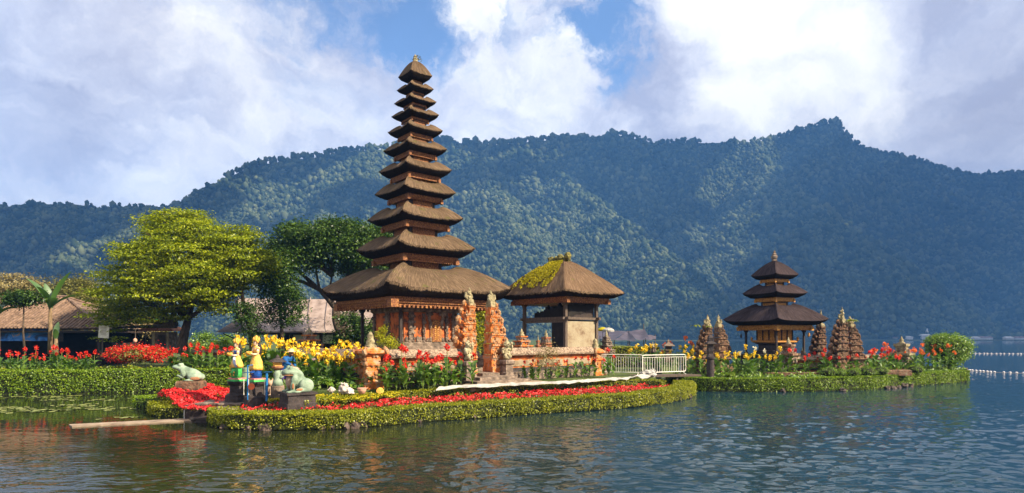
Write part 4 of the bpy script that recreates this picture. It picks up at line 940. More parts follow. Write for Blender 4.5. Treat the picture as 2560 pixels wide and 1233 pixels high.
# steps
b = MB()
r = thing('stone_steps', 'grey stone steps leading up through the split gate', 'steps', comp(GU + .17, -.55, 0), YAW)
for i, (wd, dp, y, z0, z1) in enumerate(((4.2, .8, -1.15, .70, .97), (3.2, 1.2, -.75, .97, 1.08), (2.2, .9, -.45, 1.08, 1.22), (1.0, 1.3, .35, 1.22, 1.36))):
    b = MB(); b.box((0, y, (z0 + z1) / 2), (wd, dp, z1 - z0)); b.build('step', M['paving'] if i == 0 else M['stone'], r)
M['guard'] = mat('lichen_guardian_stone', [(0.10, 0.085, 0.045), (0.33, 0.28, 0.16), (0.46, 0.40, 0.27)], 0.95, 7, 8, 1.0, 16)
def guardian(label, u, v, seed, turn, ph=0.95):
    r = thing('stone_pedestal', 'stepped stone pedestal under the ' + label, 'pedestal', comp(u, v, 1.0), YAW)
    b = MB(); b.stack([(.36, .36, 0), (.36, .36, .22), (.30, .30, .24), (.30, .30, .34), (.22, .22, .38), (.22, .22, .70), (.28, .28, .76), (.28, .28, ph - .06), (.24, .24, ph)]); b.build('plinth', M['stone'], r)
    s = thing('guardian_statue', label, 'statue', comp(u, v, 1.0 + ph), YAW + turn)
    q = random.Random(seed)
    balls('figure', [((0, 0, .09), (.20, .18, .11)), ((-.11, -.10, .17), (.10, .13, .12)), ((.11, -.10, .17), (.10, .13, .12)), ((0, -.02, .33), (.17, .15, .17)), ((0, 0, .50), (.17, .12, .13)), ((-.20, -.02, .50), (.08, .08, .10)), ((.20, -.02, .50), (.08, .08, .10)),
        ((-.24, -.10, .38), (.06, .09, .10)), ((.24, -.06, .62), (.06, .07, .13)), ((.22, -.08, .78), (.07, .07, .08)), ((0, -.03, .68), (.115, .115, .12)), ((0, -.12, .66), (.07, .05, .05)), ((-.09, .02, .78), (.06, .06, .10)), ((.09, .02, .78), (.06, .06, .10)), ((0, .0, .84), (.085, .085, .12)), ((-.02, .10, .45), (.12, .09, .22))], M['guard'], s, 0.035)
    b = MB()
    for i in range(16): b.blob((q.uniform(-.2, .2), q.uniform(-.2, -.08), q.uniform(.1, .85)), q.uniform(.03, .055), 1, .4, 2, 0, i)
    b.build('carving', M['guard'], s)
guardian('squat lichen covered guardian statue left of the gate steps', GU - 1.0, -.62, 3, .25)
guardian('squat lichen covered guardian statue right of the gate steps', GU + 1.30, -.62, 6, -.35)

# ---- pavilion beside the pagoda
PC = comp(13.75, 2.75); t = thing('open_pavilion', 'open pavilion with mossy thatched pyramid roof to the right of the tall pagoda', 'pavilion', (PC.x, PC.y, 0), YAW)
roof_mesh('thatched_roof', M['thatch_mossy'], t, 2.45, 2.95, 1.72, 2.30, 5.28, 5.62, .30, .62, 7.55, .10, None, rough=.05, seed=4.4, bulge=.32, lp=.02)
cornice(t, 1.76, 2.34, 5.28, .24, M['wood_carved'])
b = MB(); b.stack([(1.8, 2.3, GZ), (1.8, 2.3, 1.5), (1.7, 2.2, 1.55), (1.7, 2.2, 2.15)]); b.build('platform', M['stone'], t)
for a, c in ((-1, -1), (1, -1), (-1, 1), (1, 1)):
    b = MB(); b.stack([(.15, .15, 2.15), (.15, .15, 2.35), (.09, .09, 2.42), (.085, .085, 4.85), (.16, .16, 5.0), (.16, .16, 5.06)], (a * 1.28, c * 1.75)); b.build('post', M['wood_grey'], t)
b = MB()
for a in (-1, 1): b.box((a * 1.28, 0, 4.12), (.15, 4.1, .16)); b.box((a * 1.28, 0, 3.95), (.09, 3.5, .14))
for c in (-1, 1): b.box((0, c * 1.75, 4.115), (3.1, .14, .14))
b.build('beam', M['wood_grey'], t)
b = MB(); b.box((0, -1.70, 3.05), (2.38, .10, 1.80)); b.build('wall_panel', M['stone_pale'], t)
b = MB(); b.box((0, -1.60, 4.62), (2.38, .06, .86)); b.build('upper_panel', M['wood_dark'], t)
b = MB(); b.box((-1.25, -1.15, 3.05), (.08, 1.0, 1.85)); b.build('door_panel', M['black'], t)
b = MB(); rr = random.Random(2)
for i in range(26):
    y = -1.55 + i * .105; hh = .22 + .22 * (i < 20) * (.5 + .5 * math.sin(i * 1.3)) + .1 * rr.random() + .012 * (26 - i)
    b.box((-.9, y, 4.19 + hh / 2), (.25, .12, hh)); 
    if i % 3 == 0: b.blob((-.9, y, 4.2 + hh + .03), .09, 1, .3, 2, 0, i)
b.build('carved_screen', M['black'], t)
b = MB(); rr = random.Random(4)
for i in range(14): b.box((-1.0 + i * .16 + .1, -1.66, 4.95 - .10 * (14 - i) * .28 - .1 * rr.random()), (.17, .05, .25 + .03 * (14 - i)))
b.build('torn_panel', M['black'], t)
b = MB()
for i in range(9): b.blob((rr.uniform(-.12, .12), -.72 + i * .18, 7.55 + .10 * rr.random() + .16 * (1 - abs(i - 4) / 4) + (.16 if i in (0, 8) else 0)), (.22, .17, .22), 2, .6, 3, 0, i)
b.lathe([(.18, 7.6), (.22, 7.75), (.15, 7.82), (.17, 7.92), (.05, 8.02)], (0, 0, 0), 8); b.build('ridge_ornament', M['moss_stone'], t)
# moss on the left slope
q = []; rr = np.random.default_rng(5)
for i in range(5200):
    s = rr.uniform(.08, 1.0) ** .8; c = rr.uniform(-1, 1)
    hx = 2.45 + (.30 - 2.45) * s; hy = 2.95 + (.62 - 2.95) * s
    x, y = -hx, c * hy; z = 5.56 + (7.55 - 5.56) * (.68 * s + .32 * math.sin(s * math.pi / 2))
    if c > -.9 + .5 * (1 - s) and fbm(np.array([y * 2.6 + 3]), np.array([s * 2.2 + c]), o=4)[0] + .26 * s - .10 * abs(c + .1) > .62: q.append((x - .03, y, z + .03))
q = np.array(q); v, f = leaves(q, np.tile((-.6, -.1, .8), (len(q), 1)), .12, .07, .6); fast('roof_moss', v, f, M['moss'], t)

# ---- small pagoda on the island
Y2 = math.radians(25); IC = Vector((17.5, 40.0, 0))
t = thing('small_pagoda', 'small pagoda with three black fibre roofs on the shrine island', 'pagoda', (IC.x, IC.y, 0), Y2)
b = MB(); b.stack([(1.9, 1.9, .7), (1.9, 1.9, 1.35), (1.8, 1.8, 1.4), (1.8, 1.8, 1.75), (1.95, 1.95, 1.8), (1.95, 1.95, 1.92)]); b.stack([(.85, .85, 1.92), (.85, .85, 2.15), (.7, .7, 2.2), (.7, .7, 2.55), (.85, .85, 2.6), (.85, .85, 2.66)]); b.build('platform', M['stone_dark'], t)
for a, c in ((-1, -1), (1, -1), (-1, 1), (1, 1)):
    b = MB(); b.stack([(.10, .10, 1.92), (.10, .10, 2.05), (.055, .055, 2.1), (.055, .055, 3.35), (.11, .11, 3.45), (.11, .11, 3.55)], (a * 1.25, c * 1.25)); b.build('post', M['wood_dark'], t)
b = MB(); b.box((0, 0, 3.18), (1.55, 1.55, .95)); b.build('shrine_box', M['wood_gold'], t)
b = MB()
for q4 in range(4):
    a = q4 * math.pi / 2; s_, c_ = math.sin(a), math.cos(a)
    for o in (-.74, -.25, .25, .74): b.box((c_ * o + s_ * .79, s_ * o - c_ * .79, 3.18), (.08, .05, .95), a)
    for z in (2.74, 3.56): b.box((s_ * .795, -c_ * .795, z), (1.6, .055, .08), a)
b.build('frame', M['wood_dark'], t)
b = MB(); b.stack([(.88, .88, 2.66), (1.0, 1.0, 2.72), (1.0, 1.0, 2.80), (.9, .9, 2.84)]); 
for a in (-1, 1):
    for c in (-1, 1): b.blob((a * 1.0, c * 1.0, 2.92), (.09, .09, .16), 1, .3, 2, 0, a + c)
b.build('gilded_base', M['wood_gold'], t)
T3 = [(2.30, 4.26, 1.62, 3.80, .80, 5.30, .58), (1.42, 6.00, .86, 5.62, .66, 6.62, .40), (1.04, 7.20, .62, 6.86, .12, 8.12, None)]
T3 = [(a, z, f_, fz, p_, pz, n_) for a, z, f_, fz, p_, pz, n_ in T3]
for i, (tp, tz, f_, fz, p_, pz, n_) in enumerate(T3):
    roof_mesh('thatched_roof', M['thatch_black'], t, tp, tp, f_, f_, fz, tz, p_, p_, pz, .075 * tp, n_, rough=.008, seed=20 + i, bulge=.42, lp=.16 if i < 2 else .01, fringe=0)
    cornice(t, f_, f_, fz, (.24, .20, .17)[i], M['wood_gold'], i < 2)
    if i < 2:
        zb, zt_ = pz - .42, T3[i + 1][3] - .15
        b = MB(); b.box((0, 0, (zb + zt_) / 2), (2 * n_ * .88, 2 * n_ * .88, zt_ - zb)); nk = b.build('neck', M['wood_gold'], t)
        b = MB()
        for a in (-1, 1):
            for c in (-1, 1): b.box((a * n_ * .95, c * n_ * .95, (zb + zt_) / 2), (.07, .07, zt_ - zb))
        b.box((0, 0, zt_ - .12), (n_ * 1.96, n_ * 1.96, .05)); b.build('frame', M['wood_dark'], nk)
b = MB(); b.lathe([(.10, 8.08), (.18, 8.14), (.14, 8.22), (.20, 8.34), (.21, 8.44), (.13, 8.52), (.15, 8.58), (.07, 8.66), (.09, 8.70), (.02, 8.84)], n=9, wob=lambda a, z: .14 * math.sin(4 * a)); b.build('finial', M['stone'], t)
# island gate towers
def isle_gate(label, px, D, ytop, sgn, w, seed, rz, spike=1.0):
    z0 = .72; h = Z(ytop, D) - z0
    return split_gate('split_gate', label, (X(px, D), D, z0), rz, w, .85, h, sgn, M['stone_isle'], M['stone_isle'], seed, True, spike)
IG = [isle_gate('mossy split gate half with fern tufts beside the end of the white barriers', 1775, 37.2, 790, -1, .98, 11, math.radians(20), 1.1), isle_gate('dark mossy split gate half, the second one left of the small pagoda', 1790, 38.4, 790, 1, .95, 12, math.radians(20), 1.1),
      isle_gate('slender mossy gate tower just right of the small pagoda eaves', 2058, 41.0, 790, -1, .92, 13, math.radians(12), 1.55), isle_gate('tallest mossy split gate half of the island, right of the small pagoda', 2112, 37.5, 775, -1, 1.05, 14, math.radians(12), 1.2), isle_gate('mossy split gate half with a fern on top, rightmost gate of the island', 2119, 37.8, 788, 1, .98, 15, math.radians(12), .9)]
M['fern'] = leafmat('fern_fronds', [(0.12, 0.16, 0.01), (0.26, 0.30, 0.02)], 0.3, 0.03)
def fern(label, px, py, D, s=.35):
    r = random.Random(px); pts = []
    c = P(px, py, D); V = []; Fq = []
    for i in range(11):
        a = r.uniform(0, 6.28); L = s * r.uniform(.6, 1.2); n = 5
        for j in range(n):
            f0, f1 = j / n, (j + 1) / n; w0 = .16 * L * math.sin(math.pi * min(.98, f0 * .9 + .1)); w1 = .16 * L * math.sin(math.pi * min(.98, f1 * .9 + .1))
            def pt(f, w): return (c.x + math.cos(a) * L * f - math.sin(a) * w, c.y + math.sin(a) * L * f + math.cos(a) * w, c.z + L * (.9 * f - 1.05 * f * f))
            k = len(V); V += [pt(f0, -w0), pt(f0, w0), pt(f1, w1), pt(f1, -w1)]; Fq.append([k, k + 1, k + 2, k + 3])
    o = fast('fern', np.array(V), np.array(Fq), M['fern']); return tag(o, label, 'fern')
fern('fern growing from the left shoulder of the leftmost island gate', 1738, 816, 36.6, .42); fern('fern tuft on the right shoulder of the leftmost island gate', 1772, 818, 36.7, .35); fern('large fern on top of the rightmost island gate', 2128, 803, 37.4, .50)

# ------------------------------------------------------------------ trees and shrubs
def crown(lumps, n, leaf, rng, spread=.35, flat=.35, per=16, aspect=.5, up=.55, shell=.55, jit=.55, fuzz=.18):
    c = np.array([l[0] for l in lumps]); r = np.array([l[1] for l in lumps]); w = (r[:, 0] * r[:, 1] * r[:, 2]) ** .7; w /= w.sum()
    k = rng.choice(len(lumps), n // per, p=w); d = sphere_dirs(len(k), rng)
    q = rng.random(len(k)) < .25; d[q, 2] = np.abs(d[q, 2]) * up * 2; d = unit(d)
    rad = (shell + (1 - shell) * rng.random(len(k)) ** .6)[:, None]
    cc = c[k] + d * r[k] * rad * (1 + fuzz * rng.normal(0, 1, (len(k), 1)))
    p = np.repeat(cc, per, 0) + rng.normal(0, 1, (len(k) * per, 3)) * np.array([spread, spread, spread * flat])
    nn = np.repeat(d * .5 + np.array([0, 0, .9]), per, 0)
    return leaves(p, nn, leaf, leaf * aspect, jit, rng)
def limb(b, a, c, r0, r1, sag=.0, n=7, rng=random, k=6):
    a, c = Vector(a), Vector(c); L = (c - a).length; pts = []; rad = []
    off = Vector((rng.uniform(-1, 1), rng.uniform(-1, 1), rng.uniform(-.3, .6))) * L * .12
    for i in range(n + 1):
        s = i / n; pts.append(a.lerp(c, s) + off * math.sin(math.pi * s) + Vector((0, 0, sag * L * s * (1 - s)))); rad.append(r0 + (r1 - r0) * s)
    b.tube(pts, rad, k)
def tree(name, label, base, lumps, leafm, barkm, nleaf, leaf, trunk, seed, cat='tree', group=None, flat=.35, spread=.35, aspect=.5, forks=None, r0=.3, shell=.55, per=16, jit=.55, fuzz=.18, core=None):
    """base point; lumps (centre, radii); trunk: points up to the fork"""
    r = thing(name, label, cat, base, 0, group); rg_ = np.random.default_rng(seed); q = random.Random(seed); B = Vector(base)
    L = [(np.array(c) - np.array(base), np.array(rr)) for c, rr in lumps]
    V, Fc = crown(L, nleaf, leaf, rg_, spread, flat, per, aspect, shell=shell, jit=jit, fuzz=fuzz); fast('crown', V, Fc, leafm, r)
    if core:
        b = MB()
        for c_, r_ in L: b.blob(tuple(c_), tuple(r_ * core), 2, .2, 2, 0, seed)
        b.build('inner_twigs', M['hedge_core'], r, True)
    b = MB(); tp = [Vector(p) - B for p in trunk]; n = len(tp)
    b.tube(tp, [r0 * (1.25 if i == 0 else 1) * (1 - .45 * i / max(1, n - 1)) for i in range(n)], 9); b.build('trunk', barkm, r, True)
    b = MB(); fk = [Vector(f) - B for f in (forks or [trunk[-1]])]
    for c, rr in L:
        c = Vector(c); s = min(fk, key=lambda f: (f - c).length); limb(b, s, c, r0 * .42, r0 * .12, .1, 7, q)
        for _ in range(3):
            d = Vector(sphere_dirs(1, rg_)[0] * rr * .8); limb(b, s.lerp(c, .6), c + d, r0 * .16, r0 * .04, 0, 5, q, 5)
    b.build('limbs', barkm, r, True)
    return r
def lump(px, py, D, rx, ry=None, rz=None): return (P(px, py, D), (rx, ry or rx, rz or rx * .6))
TY = 42.0
tree('shade_tree', 'broad yellow green shade tree with layered sprays left of the long grey roof', P(452, 884, TY), [
    lump(454, 568, TY, 1.75, 1.9, .9), lump(402, 600, TY - 1, 1.84, 2, .9), lump(501, 585, TY - 1, 1.84, 2, .9), lump(359, 640, TY - 1, 1.84, 2, .9), lump(450, 640, TY - 2, 2.39, 2.4, 1.0), lump(531, 630, TY - 1, 1.84, 2, .9),
    lump(321, 690, TY, 1.93, 2, .8), lump(398, 690, TY - 2, 2.30, 2.3, .9), lump(484, 690, TY - 2.5, 2.21, 2.3, .9), lump(553, 700, TY - 1, 1.56, 2, .9), lump(295, 740, TY, 1.56, 2, .8), lump(355, 740, TY - 1.5, 2.02, 2, .8),
    lump(441, 740, TY - 2.5, 2.02, 2, .8), lump(519, 740, TY - 2, 1.75, 2, .8), lump(291, 785, TY + .5, 1.20, 2, .8), lump(347, 790, TY, 1.47, 2, .7), lump(424, 790, TY - 1, 1.38, 1.6, .6), lump(544, 765, TY - 1.5, 1.01, 1.4, .6),
    lump(321, 630, TY + .5, 0.92, 1.4, .5), lump(377, 560, TY + .5, 0.92, 1.2, .45), lump(433, 540, TY, 0.92, 1.2, .45), lump(493, 545, TY, 0.83, 1.2, .45), lump(282, 820, TY + 1, 0.83, 1.2, .9)],
    M['tree_y'], M['bark'], 56000, .19, [P(452, 884, TY), P(455, 855, TY), P(462, 830, TY), P(470, 800, TY)], 21, flat=.14, spread=.36, per=40, fuzz=.22, r0=.42, forks=[P(470, 800, TY), P(440, 815, TY)])
tree('shade_tree', 'smaller yellow tree with a slender pale trunk in front of the long grey roof', P(632, 880, 41.0), [
    lump(590, 610, 41, 1.3, 1.4, .6), lump(625, 640, 40.5, 1.3, 1.4, .6), lump(565, 660, 40.5, 1.4, 1.4, .6), lump(640, 670, 41, .9, 1.2, .55), lump(600, 690, 40.3, 1.4, 1.3, .55), lump(550, 720, 40.5, 1.2, 1.2, .5), lump(605, 580, 41.5, .8, 1, .4), lump(660, 650, 41, .5, .6, .35)],
    M['tree_y'], M['bark_pale'], 17000, .20, [P(632, 880, 41), P(625, 820, 41), P(608, 760, 41), P(604, 720, 41), P(612, 690, 41)], 22, flat=.14, spread=.42, per=50, r0=.17)
tree('slender_tree', 'slim dark leafy tree standing right behind the crowned statues', P(632, 880, 38.5), [lump(612, 778, 38.5, .45, .45, .35), lump(622, 800, 38.5, .6, .6, .35), lump(630, 835, 38.5, .35, .35, .5), lump(618, 765, 38.5, .3, .3, .25)],
    M['tree_d'], M['bark'], 2600, .16, [P(632, 880, 38.5), P(628, 820, 38.5), P(616, 775, 38.5)], 23, r0=.12, per=10)
tree('dark_tree', 'drooping dark green tree in front of the long grey roof', P(706, 880, 43.5), [lump(700, 690, 43.5, 1.4, 1.4, 1.4), lump(690, 740, 43.5, 1.4, 1.4, 1.2), lump(725, 760, 43.5, 1.0, 1.2, 1.1), lump(672, 700, 43.5, .8, 1, .9), lump(668, 790, 43.5, .7, .8, .6), lump(720, 800, 43.5, .8, .8, .5), lump(690, 650, 44, 1.0, 1, .7)],
    M['tree_d'], M['bark'], 9500, .20, [P(706, 880, 43.5), P(704, 820, 43.5), P(700, 780, 43.5), P(698, 740, 43.5)], 24, r0=.14, spread=.3, flat=.8)
BT = 47.0
tree('banyan_tree', 'large dark spreading tree with bare curving limbs just left of the tall pagoda', P(885, 885, BT), [
    lump(800, 590, BT, 2.6, 2.4, 1.0), lump(880, 590, BT, 2.6, 2.4, 1.0), lump(740, 615, BT, 1.9, 2, 1.1), lump(850, 620, BT - 1, 2.6, 2.2, 1.0), lump(930, 620, BT, 2.0, 2, 1.0), lump(700, 640, BT, 1.4, 1.6, .9), lump(770, 650, BT - 1, 1.6, 1.8, .8),
    lump(910, 655, BT - 1, 1.4, 1.5, .8), lump(960, 590, BT + 1, 1.4, 1.5, .8), lump(690, 680, BT, 1.1, 1.4, .9), lump(950, 660, BT, 1.1, 1.2, .6), lump(845, 570, BT, 1.4, 1.4, .5), lump(730, 580, BT, .9, 1, .5), lump(860, 670, BT, .9, 1, .5)],
    M['tree_d'], M['bark'], 36000, .22, [P(885, 885, BT), P(868, 840, BT), P(850, 800, BT), P(838, 770, BT)], 25, forks=[P(838, 770, BT), P(800, 725, BT), P(870, 700, BT), P(830, 690, BT)], r0=.42, spread=.4, flat=.6)
# extra bare limbs and leafy foot of the banyan
t = [o for o in COL.objects if o.name.startswith('banyan_tree')][0]; b = MB(); q = random.Random(31); B = Vector(P(885, 885, BT))
for a, c, r0_, r1_ in (((880, 870), (838, 770), .30, .22), ((838, 770), (800, 725), .22, .16), ((800, 725), (752, 680), .16, .09), ((752, 680), (700, 660), .09, .05), ((838, 770), (870, 700), .18, .10), ((870, 700), (885, 640), .10, .05), ((870, 700), (915, 660), .09, .05), ((800, 725), (790, 650), .11, .05), ((838, 770), (830, 690), .12, .06),
    ((905, 880), (930, 800), .22, .14), ((895, 880), (905, 800), .2, .12), ((915, 880), (950, 790), .16, .1), ((885, 880), (880, 790), .2, .14), ((930, 800), (960, 740), .14, .06), ((880, 790), (905, 735), .12, .06)):
    limb(b, P(*a, BT) - B, P(*c, BT) - B, r0_, r1_, 0, 6, q, 7)
b.build('bare_limbs', M['bark'], t, True)
tree('leafy_shrub', 'dark shrub around the foot of the banyan beside the pagoda post', P(900, 890, 44.5), [lump(870, 800, 44.5, .8, .8, .6), lump(905, 830, 44.5, 1.0, .8, .9), lump(850, 850, 44.5, .7, .7, .6), lump(930, 850, 44.5, .8, .8, .7)], M['tree_d'], M['bark'], 4500, .20, [P(900, 890, 44.5), P(900, 850, 44.5)], 26, 'shrub', r0=.08)
# background planting on the left
for i, (px, py, D, rx, rz, m_, lb) in enumerate(((20, 730, 58, 3.2, 1.6, 'tree_p', 'pale dry leafy tree at the far left edge behind the tiled pavilion'), (75, 745, 60, 2.6, 1.4, 'tree_p', 'straw coloured tree behind the tiled pavilion, second from the left edge'),
        (165, 745, 60, 2.4, 1.8, 'tree_o', 'olive green tree behind the ridge of the tiled pavilion'), (205, 740, 62, 2.2, 1.8, 'tree_o', 'olive tree between the tiled pavilion and the broad yellow tree'), (195, 795, 56, 1.4, 1.1, 'tree_p', 'tan bush beside the right slope of the tiled roof'),
        (340, 815, 50, 1.7, .9, 'tree_p', 'dry yellowish shrub under the prayer flags'), (380, 830, 52, 1.5, .8, 'tree_o', 'olive shrub behind the little guard shrine'), (505, 862, 62, 1.3, .7, 'bush', 'bright shrub seen over the low wall left of the long hall'), (560, 868, 60, 1.0, .6, 'bush', 'small green bush under the gable of the long hall'))):
    tree('background_tree' if i < 5 else 'background_shrub', lb, P(px, 890 if i < 5 else 880, D), [lump(px + dx, py + dy, D, rx * s, rx * s, rz * s) for dx, dy, s in ((0, 0, 1), (-25, 15, .7), (28, 12, .7), (5, -22, .6))], M[m_], M['bark'], 6500 if i < 5 else 2600, .22, [P(px, 890, D), P(px, py + 20, D)], 40 + i, 'tree' if i < 5 else 'shrub', r0=.16)
tree('round_bush', 'round glossy green bush at the right tip of the shrine island', P(2372, 925, 42.5), [lump(2372, 870, 42.5, 1.35, 1.3, .95), lump(2345, 862, 42.3, .75, .8, .6), lump(2400, 880, 42.3, .7, .7, .6), lump(2370, 895, 42.2, 1.0, 1.0, .55), lump(2360, 850, 42.5, .7, .7, .4)], M['bush'], M['bark'], 12000, .12, [P(2372, 925, 42.5), P(2372, 890, 42.5)], 50, 'bush', r0=.1, shell=.84, spread=.10, flat=1, per=6, fuzz=.10, core=.72)
tree('lime_tree', 'bright lime green tree glowing in the opening of the split gate', P(1207, 890, 44), [lump(1207, 800, 44, .75, .75, 1.0), lump(1200, 850, 44, .8, .8, .8), lump(1215, 775, 44, .5, .5, .5), lump(1195, 775, 44, .4, .4, .4)], M['lime'], M['bark'], 4200, .17, [P(1207, 890, 44), P(1207, 850, 44)], 51, r0=.1, spread=.2, flat=.9)
tree('lime_shrub', 'lime green shrub spilling over the wall right of the left corner pillar', P(968, 895, 28.0), [lump(968, 856, 28, .38, .35, .22), lump(950, 840, 28, .22, .2, .22), lump(985, 866, 28, .28, .25, .14), lump(960, 825, 28, .12, .12, .18)], M['lime'], M['bark'], 1500, .085, [P(968, 895, 28), P(965, 860, 28)], 52, 'shrub', r0=.03, spread=.09, flat=1, per=8)
tree('dry_shrub', 'wispy yellow shrub in front of the pavilion wall', P(1365, 930, 28.6), [lump(1362, 895, 28.6, .38, .3, .4), lump(1385, 878, 28.6, .22, .2, .25), lump(1345, 910, 28.6, .25, .2, .25), lump(1390, 915, 28.6, .3, .2, .25), lump(1365, 872, 28.6, .14, .14, .2)], M['tree_p'], M['bark'], 1100, .10, [P(1365, 940, 28.6), P(1365, 890, 28.6)], 53, 'shrub', r0=.02, spread=.14, flat=1, per=6, aspect=.35)
for i, (px, py, D, rx) in enumerate(((2070, 932, 35.0, .55), (2098, 934, 34.9, .42), (2130, 933, 34.9, .45), (2165, 930, 35.4, .55), (2200, 929, 35.7, .5), (1775, 938, 34.6, .32), (1825, 940, 34.2, .25), (2288, 925, 37.6, .5))):
    lb = ('rounded moss green cushion shrub, leftmost of the row above the island hedge', 'small round green cushion shrub, second of the row above the island hedge', 'round green cushion shrub in the middle of the row above the island hedge', 'wide green cushion shrub near the right end of the row on the island', 'flat green cushion shrub, rightmost of the row on the island', 'small dark shrub beside the black pot stand', 'tiny shrub right of the black pot stand', 'pale feathery shrub right of the brown stone block on the island')[i]
    tree('cushion_shrub', lb, P(px, py + 14, D), [lump(px, py, D, rx, rx, rx * .55), lump(px + 5, py - 4, D, rx * .6, rx * .6, rx * .45)], M['hedge'] if i in (5, 6) else M['bush'], M['bark'], 1700, .055, [P(px, py + 14, D), P(px, py, D)], 60 + i, 'shrub', r0=.03, shell=.9, spread=.03, flat=1, per=6, fuzz=.05, core=.85, group='rounded shrubs on the shrine island')
r = tree('red_shrub', 'wide red flowering shrub on the left bank below the broad tree', P(345, 905, 36.5), [lump(345, 884, 36.5, 1.5, 1.2, .42), lump(305, 888, 36.5, .8, .9, .38), lump(385, 888, 36.5, .8, .9, .38)], M['red'], M['bark'], 5200, .13, [P(345, 905, 36.5), P(345, 890, 36.5)], 75, 'shrub', r0=.06, shell=.85, spread=.12, flat=.7, per=8)
V_, F_ = crown([(np.array((0, -.3, .42)), np.array((1.5, 1.1, .40)))], 1500, .15, np.random.default_rng(4), .2, .6, 6); fast('leaves', V_, F_, M['tree_o'], r)
# banana plants
M['banana'] = leafmat('banana_leaf', [(0.03, 0.09, 0.01), (0.09, 0.20, 0.02)], 0.35, 0.10)
def blade(V, Fq, base, az, el, L, w, bend, n=10):
    """a long arching leaf with a folded midrib"""
    p = np.array(base, float); k0 = len(V); h = np.array([math.cos(az), math.sin(az), 0]); s = np.array([-math.sin(az), math.cos(az), 0]); e = el
    for j in range(n + 1):
        f = j / n; ww = w * (math.sin(math.pi * min(1, .08 + f * .92)) ** .7) * .5
        up = np.array([-h[0] * math.sin(e), -h[1] * math.sin(e), math.cos(e)])
        V += [tuple(p - s * ww + up * ww * .35), tuple(p), tuple(p + s * ww + up * ww * .35)]
        p = p + (h * math.cos(e) + np.array([0, 0, math.sin(e)])) * L / n; e -= bend / n
    for j in range(n):
        a = k0 + 3 * j; Fq += [[a, a + 1, a + 4, a + 3], [a + 1, a + 2, a + 5, a + 4]]
def banana(label, px, py, D, h, specs, lean=0):
    r = thing('banana_plant', label, 'banana plant', P(px, py, D)); b = MB(); b.tube([(0, 0, 0), (lean * .5, 0, h * .5), (lean, 0, h)], [.16, .13, .09], 9); b.build('stem', M['bark_pale'], r, True)
    for az, el, L, w, bend in specs:
        V, Fq = [], []; blade(V, Fq, (lean, 0, h * .96), az, el, L, w, bend); fast('leaf', np.array(V), np.array(Fq), M['banana'], r)
banana('banana plant with tall split leaves in front of the tiled roof', 126, 885, 40, 3.1, [(math.pi * .95, 1.15, 2.9, .55, .7), (.1, 1.25, 2.9, .6, .35), (-1.6, 1.3, 1.9, .5, .9), (.4, .9, 2.2, .5, .9), (2.6, 1.35, 2.0, .5, .5), (-.6, 1.0, 1.6, .45, 1.2)])
banana('young banana shoot beside the taller banana plant', 140, 885, 39.5, 1.0, [(1.6, 1.45, 1.2, .42, .2), (-1.0, 1.3, .8, .3, .6)])
banana('banana plant cut by the left edge of the photo', -6, 885, 39, 2.6, [(.15, .75, 1.6, .5, .9), (1.5, 1.2, 1.5, .5, .8), (-1.0, .9, 1.4, .5, .9)])
tree('palm_shrub', 'dark shrub with orange flowers over the tiled roof left of the banana plant', P(62, 885, 39.5), [lump(60, 745, 39.5, .8, .8, .45), lump(40, 752, 39.5, .6, .6, .4), lump(85, 748, 39.5, .5, .6, .3)], M['tree_d'], M['bark'], 3000, .18, [P(62, 885, 39.5), P(58, 830, 39.5), P(60, 760, 39.5)], 79, 'shrub', r0=.07)
# cannas: tall flowering plants, each one a plant of its own
def make_canna(name, petal, seed, hgt=1.25, nl=7, label='', group=''):
    q = random.Random(seed); r = thing(name, label, 'canna lily', (0, 0, -50), 0, group)
    V, Fq = [], []
    for i in range(nl):
        z = hgt * (.10 + .55 * i / nl); blade(V, Fq, (0, 0, z), q.uniform(0, 6.28), q.uniform(.65, 1.15), q.uniform(.42, .62) * hgt / 1.25, q.uniform(.17, .25), q.uniform(.7, 1.5), 5)
    fast('leaves', np.array(V), np.array(Fq), M['canna'], r)
    b = MB(); b.tube([(0, 0, 0), (.02, .01, hgt * .5), (.03, 0, hgt * .95)], [.018, .015, .010], 5); b.build('stem', M['stem'], r)
    n = 22; p = np.column_stack([[q.gauss(.03, .045) for _ in range(n)], [q.gauss(0, .045) for _ in range(n)], [hgt * .97 + q.gauss(0, .06) for _ in range(n)]])
    v, f = leaves(p, p - np.array([.03, 0, hgt * .92]), .125, .08, .5, np.random.default_rng(seed)); fast('flower', v, f, petal, r)
    return r
KINDS = {'red': ('red_canna', M['red']), 'yellow': ('yellow_canna', M['yellow']), 'orange': ('orange_canna', M['orangef']), 'cream': ('cream_canna', M['whitef'])}
CANNA_N = [0]
_proto = {}
def canna(kind, loc, label, group, rng_, sc=1.0):
    name, m = KINDS[kind]
    key = (kind, rng_.randrange(4)); first = key not in _proto
    if first: _proto[key] = make_canna(name, m, 100 + len(_proto) * 7, 1.15 + .12 * key[1], 6 + key[1] % 3, label, group)
    o = _proto[key] if first else copy_tree(_proto[key])
    o.location = loc; o.rotation_euler = (rng_.uniform(-.07, .07), rng_.uniform(-.07, .07), rng_.uniform(0, 6.28)); s = sc * rng_.uniform(.74, 1.16); o.scale = (s, s, s)
    o['label'] = label; o['group'] = group; CANNA_N[0] += 1
    return o
rc = random.Random(77)
def bed(kind, label, poly, z, n, sc=1.0, dmin=.28):
    pts = fill(poly, n * 12, np.random.default_rng(len(label))); got = []
    for p in pts:
        if all((p[0] - a[0]) ** 2 + (p[1] - a[1]) ** 2 > dmin ** 2 for a in got): got.append(p)
        if len(got) >= n: break
    for p in got: canna(kind, (p[0], p[1], z), label, label, rc, sc)
